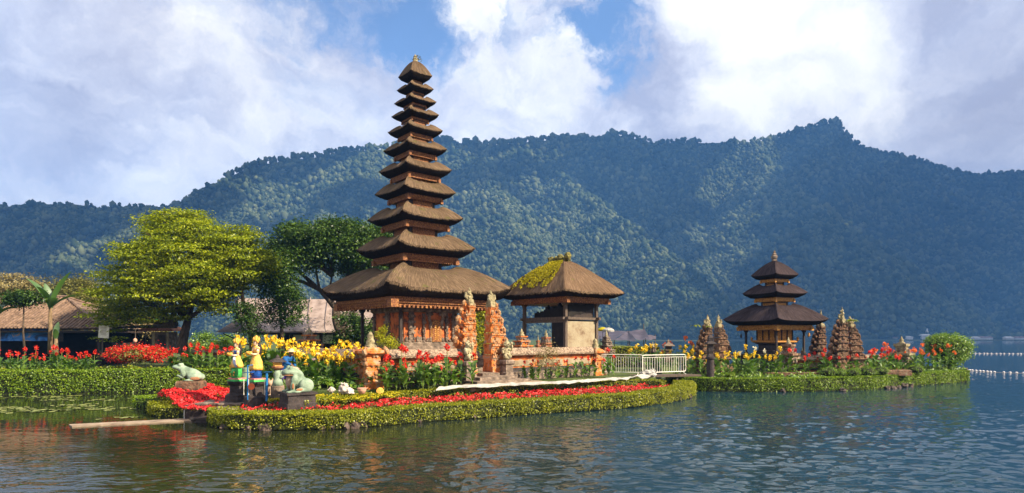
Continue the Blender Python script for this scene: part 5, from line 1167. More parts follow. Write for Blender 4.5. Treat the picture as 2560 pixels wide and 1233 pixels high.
def quad(px0, px1, D0, D1, D2=None, D3=None): return [(X(px0, D0), D0), (X(px1, D1 if D2 else D0), D1 if D2 else D0), (X(px1, D2 or D1), D2 or D1), (X(px0, D3 or D1), D3 or D1)]
bed('red', 'red canna lily growing behind the left bank hedge, left of the red shrub', quad(-20, 235, 33.2, 36.5), .95, 44, .95, .36)
bed('red', 'red canna lily between the red flowering shrub and the crowned statues', quad(425, 580, 34.8, 38.0), .95, 30, 1.0, .3)
bed('yellow', 'yellow canna lily in the tall bed left of the corner pillar', quad(598, 895, 26.3, 29.5) , .95, 62, 1.22, .33)
bed('yellow', 'yellow canna lily in the tall bed left of the corner pillar', quad(730, 915, 24.6, 26.3), .92, 26, 1.0, .30)
bed('red', 'red canna lily along the wall between the corner pillar and the split gate', [comp(-.3, -1.7)[:2], comp(4.0, -1.9)[:2], comp(4.0, -.7)[:2], comp(.2, -.7)[:2]], .90, 30, 1.0, .26)
bed('red', 'low red canna lily below the pale panels of the pavilion wall', [comp(7.4, -1.5)[:2], comp(13.0, -1.2)[:2], comp(13.0, -.6)[:2], comp(7.4, -.6)[:2]], .90, 20, .68, .3)
for px, py, D in ((1508, 940, 31.3), (1522, 940, 31.6), (1535, 942, 31.4)): canna('red', P(px, py, D), 'red canna lily at the foot of the white barriers beside the right corner pillar', 'red canna lily at the foot of the white barriers beside the right corner pillar', rc, .85)
bed('yellow', 'yellow canna lily behind the white barriers', quad(1570, 1735, 37.5, 40.0), .95, 16, 1.05, .4)
bed('orange', 'orange red canna lily standing behind the right white barrier', quad(1655, 1735, 39.5, 42), .98, 8, 1.25, .4)
bed('yellow', 'yellow canna lily on the shrine island left of the small pagoda', quad(1715, 1955, 34.6, 37.4), .80, 34, .98, .36)
bed('cream', 'cream canna lily among the yellow ones on the shrine island', quad(1840, 1960, 36.4, 37.4), .80, 5, 1.1, .5)
bed('red', 'red canna lily on the shrine island right of the small pagoda post', quad(1955, 2250, 35.6, 36.6, 39.5, 37.6), .80, 44, .92, .36)
bed('orange', 'orange canna lily at the right end of the shrine island', quad(2180, 2385, 37.2, 40.4, 43.0, 40.5), .82, 34, 1.08, .38)

# ------------------------------------------------------------------ buildings behind the gardens
M['tile'] = mat('clay_roof_tiles', [(0.065, 0.040, 0.027), (0.165, 0.105, 0.070), (0.25, 0.165, 0.115)], 0.9, 3, 7, 0.4, 9)
M['metal_roof'] = mat('weathered_metal_roof', [(0.17, 0.125, 0.105), (0.30, 0.23, 0.20), (0.38, 0.30, 0.27)], 0.55, 0.7, 7, 0.2, 9, stretch=(2.0, 2.0, .4))
M['mural'] = mat('painted_blue_mural', [(0.015, 0.035, 0.10), (0.02, 0.12, 0.42), (0.05, 0.20, 0.55), (0.42, 0.24, 0.15)], 0.7, 1.3, 6, lo=.36, hi=.64, dist=1.2)
M['poster'] = mat('printed_poster', [(0.55, 0.52, 0.46), (0.42, 0.44, 0.40), (0.60, 0.55, 0.30)], 0.6, 0.9, 3)
def tiled_roof(b, x0, x1, y0, y1, z0, z1, rx0, rx1, step=.28):
    """hipped roof with rows of raised pan tiles on its front and right slopes"""
    ym = (y0 + y1) / 2; A = [(x0, y0, z0), (x1, y0, z0), (x1, y1, z0), (x0, y1, z0), (rx0, ym, z1), (rx1, ym, z1)]
    b.add(A, [[0, 1, 5, 4], [1, 2, 5], [2, 3, 4, 5], [3, 0, 4], [3, 2, 1, 0]])
    n = int((x1 - x0) / step)
    for i in range(n):
        x = x0 + (i + .5) * (x1 - x0) / n
        f = 1.0 if rx0 <= x <= rx1 else ((x - x0) / (rx0 - x0) if x < rx0 else (x1 - x) / (x1 - rx1))
        b.tube([(x, y0 - .02, z0 + .02), (x, y0 + (ym - y0) * f, z0 + (z1 - z0) * f + .02)], .07, 4)
    for a, c in ((0, 4), (1, 5), (4, 5), (2, 5)): b.tube([Vector(A[a]) + Vector((0, 0, .05)), Vector(A[c]) + Vector((0, 0, .05))], .11, 6)
t = thing('tiled_pavilion', 'open pavilion with brown tiled hip roof and a blue mural at the left edge', 'pavilion', (X(20, 46), 46, .95)); z_ = .95
x0, x1 = X(-330, 44) - X(20, 46), X(258, 44) - X(20, 46)
b = MB(); tiled_roof(b, x0, x1, -2.2, 6.5, Z(821, 44) - z_, Z(742, 47.5) - z_, X(-200, 47.5) - X(20, 46), X(150, 47.5) - X(20, 46)); b.build('roof', M['tile'], t)
b = MB(); b.box(((x0 + x1) / 2, 2.2, Z(822, 44) - z_ - .20), (x1 - x0 - .3, 8.3, .16)); b.build('eave_board', M['wood_dark'], t)
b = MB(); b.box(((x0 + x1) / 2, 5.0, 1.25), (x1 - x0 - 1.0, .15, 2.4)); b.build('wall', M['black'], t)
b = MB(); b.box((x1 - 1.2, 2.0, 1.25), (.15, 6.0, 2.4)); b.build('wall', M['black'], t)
for x in (x1 - .6, x1 - 4.2, x1 - 8.5, x1 - 12.5):
    b = MB(); b.box((x, -1.5, 1.25), (.2, .2, 2.5)); b.build('post', M['wood_dark'], t)
b = MB(); b.box((X(52, 44.6) - X(20, 46), -1.38, Z(838, 44.6) - z_), (X(118, 44.6) - X(-15, 44.6), .06, Z(824, 44.6) - Z(853, 44.6))); mu = b.build('mural', M['mural'], t)
b = MB(); b.box((X(140, 44.6) - X(20, 46), -1.36, Z(840, 44.6) - z_), (X(158, 44.6) - X(124, 44.6), .05, Z(824, 44.6) - Z(852, 44.6))); b.build('carved_panel', M['stone_dark'], t)
t = thing('notice_board', 'white notice board on a thin post beside the tiled pavilion', 'sign', P(255, 898, 42.0)); zb = Z(898, 42)
b = MB(); b.box((0, .05, 1.0), (.07, .07, 2.0)); b.build('post', M['wood_grey'], t)
b = MB(); b.box((0, 0, Z(829, 42) - zb), (.72, .05, .90), 0); bd = b.build('board', M['white_paint'], t); bd.rotation_euler = (0, math.radians(4), 0)
b = MB(); q = random.Random(3)
for i in range(6): b.box((q.uniform(-.03, .03), -.035, Z(829, 42) - zb + .28 - i * .1), (.5 * q.uniform(.7, 1), .01, .022))
b.build('printed_lines', M['stone'], bd)
# little guard shrine and flags
t = thing('guard_hut', 'small pale hut with terracotta tiled roof behind the trunk of the broad tree', 'hut', P(412, 880, 45)); zb = Z(880, 45)
b = MB(); b.box((0, 0, .75), (1.25, 1.2, 1.5)); b.build('wall', M['stone'], t)
b = MB(); b.box((.12, -.62, .85), (.7, .05, 1.0)); wd = b.build('window', M['wood_grey'], t); b = MB(); b.box((.16, -.66, .85), (.5, .03, .8)); b.build('pane', M['stone_dark'], wd)
b = MB(); b.box((-.45, -.63, .75), (.2, .08, 1.5)); b.box((.58, -.63, .75), (.14, .08, 1.5)); b.build('pilaster', M['stone_pale'], t)
M['terra_tile'] = mat('terracotta_tiles', [(0.18, 0.06, 0.03), (0.38, 0.15, 0.075)], .9, 6, 6, .5, 12)
b = MB(); b.stack([(1.25, 1.15, Z(828, 45) - zb), (1.25, 1.15, Z(827, 45) - zb), (.45, .4, Z(812, 45) - zb), (.3, .28, Z(806, 45) - zb), (.05, .05, Z(797, 45) - zb)])
for i in range(11): b.tube([(-1.2 + i * .24, -1.16, Z(827, 45) - zb + .03), ((-1.2 + i * .24) * .36, -.42, Z(812, 45) - zb + .03)], .05, 4)
b.build('roof', M['terra_tile'], t)
for px, D, col, lb, dx in ((345, 47, (0.65, 0.03, 0.04), 'red curved ceremonial flag on a bent pole above the red shrub', .55), (371, 47.5, (0.75, 0.33, 0.02), 'orange ceremonial flag hanging between the red and the green one', .12), (396, 47, (0.02, 0.42, 0.12), 'green ceremonial flag hanging beside the crown of the broad tree', -.05)):
    t = thing('ceremonial_flag', lb, 'flag', P(px, 885, D)); zb = Z(885, D); zt_, zl = Z(784, D) - zb, Z(808, D) - zb
    b = MB(); b.tube([(-.25, .05, 0), (-.22, .05, zl), (-.10 + dx * .5, .05, zt_ - .1), (dx, .05, zt_ + .05)], [.03, .025, .02, .012], 6); b.build('pole', M['wood_grey'], t)
    V, Fq = [], []
    for i in range(9):
        f = i / 8; x = dx - f * (dx + .22) * 1.0; zz = zt_ - f * (zt_ - zl); y = .05 * math.sin(f * 7)
        V += [(x - .10, y, zz), (x + .10, y + .04, zz)]
    for i in range(8): Fq.append([2 * i, 2 * i + 1, 2 * i + 3, 2 * i + 2])
    fast('cloth', np.array(V), np.array(Fq), mat('flag_cloth', [col], .8), t)
t = thing('garden_lamp', 'small round garden lamp on a stake behind the red shrub', 'lamp', P(338, 885, 38.5)); b = MB(); b.tube([(0, 0, 0), (0, 0, .75)], .025, 6); b.build('stake', M['wood_dark'], t)
b = MB(); b.lathe([(.05, .72), (.11, .80), (.12, .90), (.07, .98), (.02, 1.02)], n=10); b.build('shade', M['terracotta'], t, True)
stone_wall('garden_wall', 'long low garden wall behind the cannas, below the long grey roof', 0, X(600, 46) - X(455, 46), rz=0, pos=(X(455, 46), 46, .95), m1=M['stone'], m2=M['stone'], zs=.72)
# long hall
t = thing('long_hall', 'long open hall with a sagging grey metal roof behind the dark trees', 'hall', (X(700, 56), 56, .95)); zb = .95; D_ = 56
xa, xb = X(548, D_) - X(700, D_), X(850, D_) - X(700, D_) + 4
def hallroof(x0a, x0b, x1, m):
    V, Fq = [], []; n = 10; nx = 40
    for j in range(n + 1):
        f = j / n; zz = Z(829, 52) - zb + (Z(745, 56) - Z(829, 52)) * (f * .72 + .28 * f * f); y = -4.0 + 4.0 * f - .25 * math.sin(math.pi * f)
        for i in range(nx + 1):
            s = i / nx; xl = x0a + (x0b - x0a) * f ** .8; V.append((xl + (x1 - xl) * s, y, zz - .12 * math.sin(math.pi * s) * (f)))
    for j in range(n):
        for i in range(nx): a = j * (nx + 1) + i; Fq.append([a, a + 1, a + nx + 2, a + nx + 1])
    return np.array(V), np.array(Fq)
x0a, x0b = X(622, 52) - X(700, D_), X(596, 56) - X(700, D_)
V, Fq = hallroof(x0a, x0b, xb, None); V2 = V.copy(); V2[:, 2] -= .10; V3 = V2.copy(); V3[:, 1] *= -1
Vn, Fn, _ = join([(V, Fq, 0), (V2, Fq[:, ::-1], 0), (V3, Fq, 0)]); fast('roof', Vn, Fn, M['metal_roof'], t, smooth=True)
b = MB()
for i in range(9):
    s = i / 8; pts = []
    for j in range(11):
        f = j / 10; zz = Z(829, 52) - zb + (Z(745, 56) - Z(829, 52)) * (f * .72 + .28 * f * f) + .03; xl = x0a + (x0b - x0a) * f ** .8
        pts.append((xl + (xb - xl) * s, -4.0 + 4.0 * f - .25 * math.sin(math.pi * f), zz))
    b.tube(pts, .045, 4)
b.build('seam', M['metal_roof'], t)
b = MB(); xg = X(533, 52) - X(700, D_); zE, zR = Z(831, 52) - zb, Z(748, 56) - zb      # dark flared gable end
b.add([(xg, -3.6, zE), (x0a, -4.05, zE + .03), (x0a - .15, -2.6, zE + .9), (x0b, -.1, zR), (x0b - .35, 0, zR - .05), (xg + .75, -1.2, zE + 1.2), (xg, 3.6, zE), (x0a, 4.05, zE)], [[0, 1, 2, 5], [5, 2, 3, 4], [0, 5, 4, 6], [6, 4, 3, 7]]); b.build('gable', M['wood_dark'], t)
for x in (x0a + .2, x0a + 3.4, x0a + 6.0, xb - .4):
    for y in (-3.2, 3.2): b = MB(); b.box((x, y, 1.3), (.22, .22, 2.6)); b.build('post', M['wood_dark'], t)
b = MB(); b.box(((x0a + xb) / 2, -3.2, 2.45), (xb - x0a, .18, .25)); b.build('beam', M['wood_dark'], t)
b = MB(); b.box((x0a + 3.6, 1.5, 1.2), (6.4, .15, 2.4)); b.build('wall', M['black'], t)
b = MB(); b.bar((x0a + .2, -3.2, 1.2), (xg + .5, -3.3, zE - .1), .06); b.build('brace', M['wood_dark'], t)
b = MB(); b.box(((X(724, 53) + X(832, 53)) / 2 - X(700, D_), -3.05, Z(844, 53) - zb), (X(832, 53) - X(724, 53), .08, Z(830, 53) - Z(860, 53))); b.build('poster', M['poster'], t)
# shrines with pointed finials
def stupa(label, px, py_top, py_base, D, wpx, m=None, lv=4):
    zb = Z(py_base, D); h = Z(py_top, D) - zb; w = wpx / F * D / 2
    r = thing('stone_shrine', label, 'shrine', (X(px, D), D, zb), YAW); b = MB(); pr = []
    for i in range(lv):
        f = i / lv; ww = w * (1 - .75 * f); z0 = h * .72 * f; z1 = h * .72 * (i + 1) / lv
        pr += [(ww * .8, ww * .8, z0), (ww * .8, ww * .8, z0 + (z1 - z0) * .55), (ww * 1.08, ww * 1.08, z0 + (z1 - z0) * .75), (ww * 1.08, ww * 1.08, z1 - .01)]
    b.stack(pr); tw = b
    b = MB(); q = random.Random(px)
    for i in range(26):
        f = q.random(); ww = w * (1 - .75 * f); s = w * q.uniform(.10, .20)
        for sg in (0, 1): b.blob((q.uniform(-1, 1) * ww, -ww * .95, f * h * .72) if sg else (-ww * .95, q.uniform(-1, 1) * ww, f * h * .72), (s, s, s * 1.3), 1, .4, 2, 0, i)
        if i % 3 == 0: b.blob((ww * (1 if q.random() < .5 else -1), ww * (1 if q.random() < .5 else -1), f * h * .72 + .05), (s, s, s * 1.6), 1, .4, 2, 0, i)
    tw.merge(b, 1); tw.build('tower', [m or M['stone_gate'], M['stone']], r)
    b = MB(); b.lathe([(w * .30, h * .70), (w * .34, h * .76), (w * .2, h * .80), (w * .24, h * .86), (w * .12, h * .90), (w * .04, h)], n=9); b.build('finial', M['stone_lichen'], r, True)
    return r
stupa('small orange carved shrine with a pale pointed finial behind the yellow cannas', 773, 818, 885, 40.0, 62)
stupa('low carved shrine tower right of the split gate, in front of the pavilion post', 1304, 822, 886, 33.0, 48)
stupa('pale pedestal shrine with a slim stone tower under the two ceremonial umbrellas', 1516, 826, 884, 40.5, 30, M['stone'])
stupa('little stone bust on a pedestal among the yellow cannas behind the barriers', 1632, 855, 900, 39.0, 26, M['stone_dark'], 3)
stupa('orange roofed shrine far behind the pavilion seen under its beam', 1365, 826, 885, 62.0, 34, M['terra_tile'], 3)
stupa('tiny reddish shrine tower seen left of the orange roofed shrine under the pavilion', 1345, 838, 885, 60.0, 14, M['terra_tile'], 3)
stupa('mossy stone finial on the island wall in front of the small pagoda post', 1971, 843, 905, 36.8, 38, M['stone_isle'], 2)
stupa('squat stone finial on the island wall near the round bush', 2254, 841, 905, 40.0, 42, M['stone_lichen'], 2)
stupa('small grey idol on the island wall right of the small pagoda', 2006, 868, 900, 38.5, 12, M['stone'], 3)
stone_wall('island_wall', 'low orange brick wall along the right part of the shrine island', 0, 5.2, rz=math.radians(20), pos=(X(2125, 39.5), 39.5, .60), m1=M['orange'], m2=M['orange'], zs=.8)
stone_wall('island_wall', 'low orange brick wall between the small pagoda and the tall island gate', 0, 3.4, rz=math.radians(4), pos=(X(1972, 38.2), 38.2, .60), m1=M['orange'], m2=M['orange'], zs=.8)
stone_wall('island_wall', 'short dark wall between the white barrier and the leftmost island gate', 0, 1.1, rz=math.radians(10), pos=(X(1706, 38.5), 38.5, .60), m1=M['stone_dark'], m2=M['stone_dark'], zs=.75)
b = MB(); b.stack([(.75, .35, 0), (.75, .35, .30), (.70, .30, .34)]); tag(b.build('stone_block', M['stone_isle'], None, loc=(X(2240, 36.6), 36.6, .72)), 'brown stone block lying on the island edge near the pale feathery shrub', 'stone block')
b = MB(); b.stack([(2.2, .2, 0), (2.2, .2, .24)]); k = tag(b.build('stone_kerb', M['stone_isle'], None, loc=(X(2005, 35.4), 35.4, .72)), 'low brown kerb stone left of the cushion shrubs on the island', 'kerb')
t = thing('wind_chime', 'hanging ornament dangling from the right eave of the small pagoda', 'ornament', P(2022, 822, 39.4)); b = MB(); b.tube([(0, 0, 0), (0, 0, -.28)], .008, 4); b.build('cord', M['wood_dark'], t); b = MB(); b.lathe([(.02, -.55), (.10, -.44), (.06, -.38), (.09, -.33), (.02, -.27)], n=8); b.build('pendant', M['wood_gold'], t)
t = thing('wind_chime', 'hanging ornament dangling from the left eave of the small pagoda', 'ornament', P(1853, 822, 40.6)); b = MB(); b.tube([(0, 0, 0), (0, 0, -.38)], .008, 4); b.build('cord', M['wood_dark'], t); b = MB(); b.lathe([(.02, -.65), (.08, -.54), (.05, -.48), (.07, -.43), (.02, -.37)], n=8); b.build('pendant', M['wood_dark'], t)
t = thing('pot_stand', 'black cylindrical pedestal with a dark carved urn in front of the leftmost island gate', 'pedestal', (X(1776, 34.4), 34.4, .70)); b = MB(); b.lathe([(.24, 0), (.22, .1), (.20, 1.05), (.26, 1.12), (.26, 1.2)], n=16); b.build('column', M['stone_dark'], t)
b = MB(); b.stack([(.18, .18, 1.2), (.12, .12, 1.4), (.15, .15, 1.55), (.14, .14, 1.9), (.26, .26, 1.95), (.24, .24, 2.02), (.12, .12, 2.12), (.14, .14, 2.3), (.03, .03, 2.5)]); b.build('urn', M['stone_dark'], t)
t = thing('stone_lantern', 'small grey stone lantern standing alone between the tarpaulin and the island', 'lantern', P(1671, 905, 39.5)); b = MB(); b.stack([(.25, .25, 0), (.25, .25, .25), (.16, .16, .3), (.16, .16, .7), (.24, .24, .75), (.24, .24, .82)]); b.build('base', M['stone'], t)
b = MB(); b.stack([(.17, .17, .82), (.17, .17, 1.05)]); b.build('light_box', M['stone_dark'], t); b = MB(); b.stack([(.34, .34, 1.05), (.32, .32, 1.10), (.14, .14, 1.22), (.05, .05, 1.3), (.07, .07, 1.36), (.02, .02, 1.5)]); b.build('roof', M['stone'], t)
# tarpaulin shelter and ceremonial umbrellas
M['tarp'] = mat('dark_tarpaulin', [(0.030, 0.024, 0.036), (0.075, 0.062, 0.085)], 0.5, 1.5, 5, 0.3, 5)
t = thing('tarpaulin_shelter', 'dark purple tarpaulin stretched over poles behind the bright hedge', 'shelter', P(1575, 890, 52)); zb = Z(890, 52); xo = X(1575, 52)
def tq(px, py, D): p = P(px, py, D); return (p.x - xo, p.y - 52, p.z - zb)
def cloth(quads, name, n=10, sag=.18, m=None):
    V, Fq = [], []
    for A, B_, C_, D__ in quads:
        k = len(V)
        for j in range(n + 1):
            for i in range(n + 1):
                s, f = i / n, j / n; p = (Vector(A) * (1 - s) + Vector(B_) * s) * (1 - f) + (Vector(D__) * (1 - s) + Vector(C_) * s) * f
                p.z -= sag * math.sin(math.pi * s) * math.sin(math.pi * f) + .03 * math.sin(9 * s + 5 * f); V.append(tuple(p))
        for j in range(n):
            for i in range(n): a = k + j * (n + 1) + i; Fq.append([a, a + 1, a + n + 2, a + n + 1])
    return fast(name, np.array(V), np.array(Fq), m or M['tarp'], t, smooth=True)
cloth([(tq(1492, 846, 49), tq(1535, 850, 49), tq(1570, 828, 54), tq(1495, 827, 55)), (tq(1570, 828, 54), tq(1612, 823, 54), tq(1625, 850, 50), tq(1590, 850, 49)), (tq(1535, 850, 49), tq(1590, 853, 48), tq(1575, 829, 54), tq(1569, 828, 54)), (tq(1612, 836, 54), tq(1640, 840, 55), tq(1640, 848, 55), tq(1622, 850, 52))], 'canopy')
for a, c, D in ((1536, 850, 49), (1570, 828, 54), (1609, 809, 54), (1574, 852, 48.5), (1614, 846, 50), (1638, 836, 55), (1500, 840, 49.5)): b = MB(); x, y, z = tq(a, c, D); b.tube([(x, y, -1.2), (x, y, z)], .035, 6); b.build('pole', M['wood_grey'], t)
for px, py, D, m, lb in ((1507, 821, 41.5, 'yellow', 'yellow fringed ceremonial umbrella beside the pavilion post'), (1521, 822, 41.0, 'white_cloth', 'white ceremonial umbrella right of the yellow one')):
    zt_ = Z(py, D) - 1.0; t = thing('ceremonial_umbrella', lb, 'umbrella', (X(px, D), D, 1.0)); b = MB(); b.tube([(0, 0, 0), (0, 0, zt_ + .08)], .02, 6); b.build('pole', M['wood_grey'], t)
    b = MB(); b.lathe([(.40, zt_ - .20), (.41, zt_ - .10), (.33, zt_ - .02), (.18, zt_ + .05), (.03, zt_ + .08)], n=14); b.build('canopy', M['moss'] if m == 'yellow' else M[m], t, False)

# ------------------------------------------------------------------ front terrace: statues, frogs, people
M['frog'] = mat('painted_frog_stone', [(0.10, 0.145, 0.095), (0.21, 0.28, 0.20), (0.33, 0.40, 0.30)], .75, 2.6, 7, .3, 14)
M['frogbelly'] = mat('frog_belly', [(0.30, 0.17, 0.10), (0.46, 0.34, 0.26)], .8, 5, 6, .3, 14)
M['frogrust'] = mat('rusty_frog_patch', [(0.24, 0.09, 0.03), (0.34, 0.17, 0.09)], .8, 4, 6)
def frog(label, loc, rz, s, els, belly, extra):
    r = thing('frog_statue', label, 'statue', loc, rz); r.scale = (s, s, s)
    balls('body', els, M['frog'], r, .035)
    if belly: balls('belly', belly, M['frogbelly'], r, .035)
    for nm, e, m in extra: balls(nm, e, M[m], r, .03)
    return r
# big frog: looks towards -x, a little to the viewer
FR = [((.06, 0, .46), (.30, .33, .42), (0, -.30, 0)), ((-.16, 0, .80), (.29, .36, .17)), ((-.34, 0, .77), (.17, .29, .115)), ((-.20, -.23, .96), (.085, .085, .085)), ((-.20, .23, .96), (.085, .085, .085)), ((.26, 0, .30), (.28, .33, .26), (0, -.4, 0)), ((.05, 0, .74), (.26, .33, .16), (0, .5, 0)),
      ((.34, -.41, .29), (.26, .15, .28), (0, -.5, 0)), ((.34, .41, .29), (.26, .15, .28), (0, -.5, 0)), ((.16, -.44, .11), (.26, .10, .09)), ((.16, .44, .11), (.26, .10, .09)), ((-.06, -.48, .05), (.17, .12, .05)), ((-.06, .48, .05), (.17, .12, .05)),
      ((-.10, -.34, .50), (.12, .10, .22), (0, .2, 0)), ((-.10, .34, .50), (.12, .10, .22), (0, .2, 0)), ((-.17, -.36, .22), (.085, .085, .22)), ((-.17, .36, .22), (.085, .085, .22)), ((-.27, -.38, .045), (.15, .13, .05)), ((-.27, .38, .045), (.15, .13, .05))]
zf_ = Z(981, 21.0); fb = P(736, 981, 21.0)
frog('big pale green stone frog with a white belly on a dark block', (X(738, 21.0), 21.0, zf_), math.radians(32), .90, FR, [((-.16, 0, .42), (.20, .27, .29))], [('mouth', [((-.33, 0, .685), (.185, .305, .03)), ((-.20, 0, .68), (.26, .36, .028))], 'frogrust'), ('knee_patch', [((.06, -.515, .13), (.15, .03, .06)), ((-.17, -.445, .26), (.05, .03, .13))], 'frogrust'), ('baby_frog', [((.02, .0, .93), (.11, .08, .06)), ((-.08, 0, .96), (.06, .06, .045)), ((.08, -.07, .90), (.08, .04, .04))], 'frogbelly')])
t = thing('stone_block', 'dark mossy stone block under the big frog', 'stone block', (X(744, 21.0), 21.0, 0), math.radians(38)); z1 = zf_ + .02; b = MB(); b.stack([(.50, .50, .55), (.50, .50, .74), (.47, .47, .76), (.47, .47, z1 - .10), (.52, .52, z1 - .08), (.52, .52, z1)]); b.build('base', M['stone_dark'], t)
FL = [((.10, 0, .30), (.44, .24, .23), (0, .38, 0)), ((-.22, 0, .48), (.26, .21, .17), (0, .5, 0)), ((-.46, 0, .58), (.20, .18, .11), (0, .1, 0)), ((-.33, -.11, .69), (.08, .07, .07)), ((-.33, .11, .69), (.08, .07, .07)), ((.26, -.22, .19), (.28, .13, .15)), ((.26, .22, .19), (.28, .13, .15)), ((.42, 0, .17), (.16, .22, .14)), ((.08, -.28, .05), (.24, .09, .05)), ((.08, .28, .05), (.24, .09, .05)),
      ((-.20, -.22, .34), (.08, .07, .16), (0, -.3, 0)), ((-.20, .22, .34), (.08, .07, .16), (0, -.3, 0)), ((-.27, -.20, .19), (.11, .06, .06), (0, .5, 0)), ((-.27, .20, .19), (.11, .06, .06), (0, .5, 0)), ((-.38, -.17, .24), (.07, .05, .05)), ((-.38, .17, .24), (.07, .05, .05))]
zl_ = Z(953, 24.6)
frog('smaller grey green stone frog sitting above the crimson begonia mound', (X(474, 24.6), 24.6, zl_), math.radians(12), .98, FL, None, [('thigh_patch', [((.30, -.335, .12), (.20, .03, .08))], 'frogrust')])
b = MB(); b.stack([(.46, .36, .4), (.46, .36, zl_ - .06), (.42, .32, zl_ + .02)]); tag(b.build('stone_block', M['stone_isle'], None, loc=(X(478, 24.6), 24.6, 0)), 'low brown stone under the smaller frog, sunk in crimson flowers', 'stone block')
# crowned statues
M['gold_paint'] = mat('gold_paint', [(0.60, 0.25, 0.03), (0.80, 0.45, 0.08)], .5, 12, 4, .5, 20)
M['skin_paint'] = mat('painted_skin', [(0.62, 0.42, 0.28), (0.72, 0.54, 0.38)], .6, 5, 3)
M['hair'] = mat('black_hair', [(0.012, 0.010, 0.010), (0.03, 0.024, 0.02)], .6, 8, 3)
M['green_paint'] = mat('green_paint', [(0.03, 0.26, 0.05), (0.08, 0.50, 0.12)], .45, 5, 4, .6, 9)
M['blue_paint'] = mat('blue_paint', [(0.008, 0.045, 0.22), (0.015, 0.11, 0.42)], .45, 5, 4, .6, 9)
M['pink_paint'] = mat('pink_paint', [(0.55, 0.10, 0.10), (0.70, 0.28, 0.26)], .6, 9, 4)
M['yellow_cloth'] = mat('yellow_cloth_paint', [(0.66, 0.33, 0.05), (0.80, 0.50, 0.12)], .6, 9, 5, .5, 18)
M['lightblue'] = mat('pale_blue_sash', [(0.35, 0.42, 0.62), (0.55, 0.60, 0.72)], .6, 6, 3)
def lady(label, px, D, base_py, skirt, over, over_z, turn, s):
    zb = Z(base_py, D); r = thing('crowned_statue', label, 'statue', (X(px, D), D, zb), turn); r.scale = (s, s, s)
    b = MB(); b.stack([(.27, .24, 0), (.27, .24, .07)]); b.build('plinth', M['green_paint'], r); b = MB(); b.stack([(.255, .225, .07), (.255, .225, .12)]); b.build('plinth_top', M['pink_paint'], r)
    wob = lambda a, z: .05 * math.sin(7 * a + 9 * z) + .03 * math.sin(13 * a)
    b = MB(); b.lathe([(.20, .12), (.205, .30), (.215, .50), (.20, .66), (.16, .80), (.125, .92)], n=28, wob=wob, sy=.85); b.blob((.08, -.16, .38), (.09, .05, .12), 2, .2); b.lathe([(.09, -.02), (.075, .03)], (.06, -.19, .34), 10); b.build('skirt', M[skirt], r, True)
    b = MB(); b.lathe([(.262, over_z), (.25, over_z + .10), (.215, .72), (.155, .88), (.128, .97)], n=28, wob=lambda a, z: .06 * math.sin(5 * a + 14 * z) + .03 * math.sin(11 * a), sy=.88); b.build('wrap', M['yellow_cloth'], r, True)
    if over == 'sash':
        b = MB(); b.tube([(.06, -.12, 1.0), (.10, -.16, .86), (.15, -.17, .70), (.20, -.13, .54)], [.03, .05, .055, .03], 7); b.build('sash', M['lightblue'], r, True)
    balls('body', [((0, 0, 1.02), (.105, .08, .12)), ((0, -.01, 1.17), (.13, .085, .11)), ((-.145, 0, 1.20), (.05, .05, .06)), ((.145, 0, 1.20), (.05, .05, .06)), ((-.165, -.04, 1.09), (.04, .05, .11)), ((.165, -.04, 1.09), (.04, .05, .11)), ((-.14, -.13, .99), (.035, .11, .035)), ((.14, -.13, .99), (.035, .11, .035)), ((-.06, -.22, .995), (.07, .05, .035)), ((.06, -.22, .995), (.07, .05, .035)), ((0, 0, 1.29), (.045, .045, .07))], M['skin_paint'], r, .025)
    b = MB(); b.lathe([(.128, 1.02), (.138, 1.12), (.135, 1.17), (.09, 1.2)], n=18, sy=.72); b.build('bodice', M['gold_paint'] if over != 'sash' else M['blue_paint'], r, True)
    b = MB(); b.lathe([(.12, 1.22), (.10, 1.26), (.06, 1.28)], n=14, sy=.8); 
    for a in (-1, 1): b.blob((a * .165, -.02, 1.20), (.055, .055, .04), 1, .2); b.lathe([(.048, 1.06), (.05, 1.10)], (a * .165, -.05, 0), 8)
    b.build('collar', M['gold_paint'], r)
    hd = balls('head', [((0, -.01, 1.395), (.078, .088, .10)), ((0, -.085, 1.385), (.018, .022, .03)), ((0, -.05, 1.335), (.045, .045, .035))], M['skin_paint'], r, .02)
    b = MB()
    for a in (-1, 1): b.blob((a * .033, -.088, 1.41), (.016, .012, .008), 1, 0); b.tube([(a * .015, -.092, 1.435), (a * .055, -.078, 1.435)], .005, 4)
    b.build('eyes', M['hair'], hd)
    b = MB(); b.tube([(-.025, -.09, 1.345), (.025, -.09, 1.345)], .008, 5); b.build('lips', M['pink_paint'], hd)
    b = MB(); b.blob((0, .035, 1.42), (.092, .085, .105), 2, .08); b.tube([(0, .08, 1.40), (0, .13, 1.25), (0, .14, 1.05), (0, .13, .85)], [.06, .07, .06, .02], 8); b.build('hair', M['hair'], hd, True)
    b = MB(); b.lathe([(.105, 1.46), (.115, 1.50), (.10, 1.55), (.075, 1.58)], n=16)
    for i in range(9):
        a = 2 * math.pi * i / 9; b.tube([(.095 * math.cos(a), .095 * math.sin(a), 1.49), (.105 * math.cos(a), .105 * math.sin(a), 1.55), (.098 * math.cos(a), .098 * math.sin(a), 1.60 + .025 * (i % 2))], [.034, .028, .008], 6)
    for a in (-1, 1): b.blob((a * .115, -.01, 1.44), (.03, .04, .06), 1, .3)
    b.lathe([(.07, 1.56), (.06, 1.62), (.02, 1.67)], n=8); b.build('crown', M['gold_paint'], r)
    b = MB(); b.lathe([(.03, .96), (.09, .99), (.11, 1.04), (.105, 1.05)], (0, -.28, 0), 12)
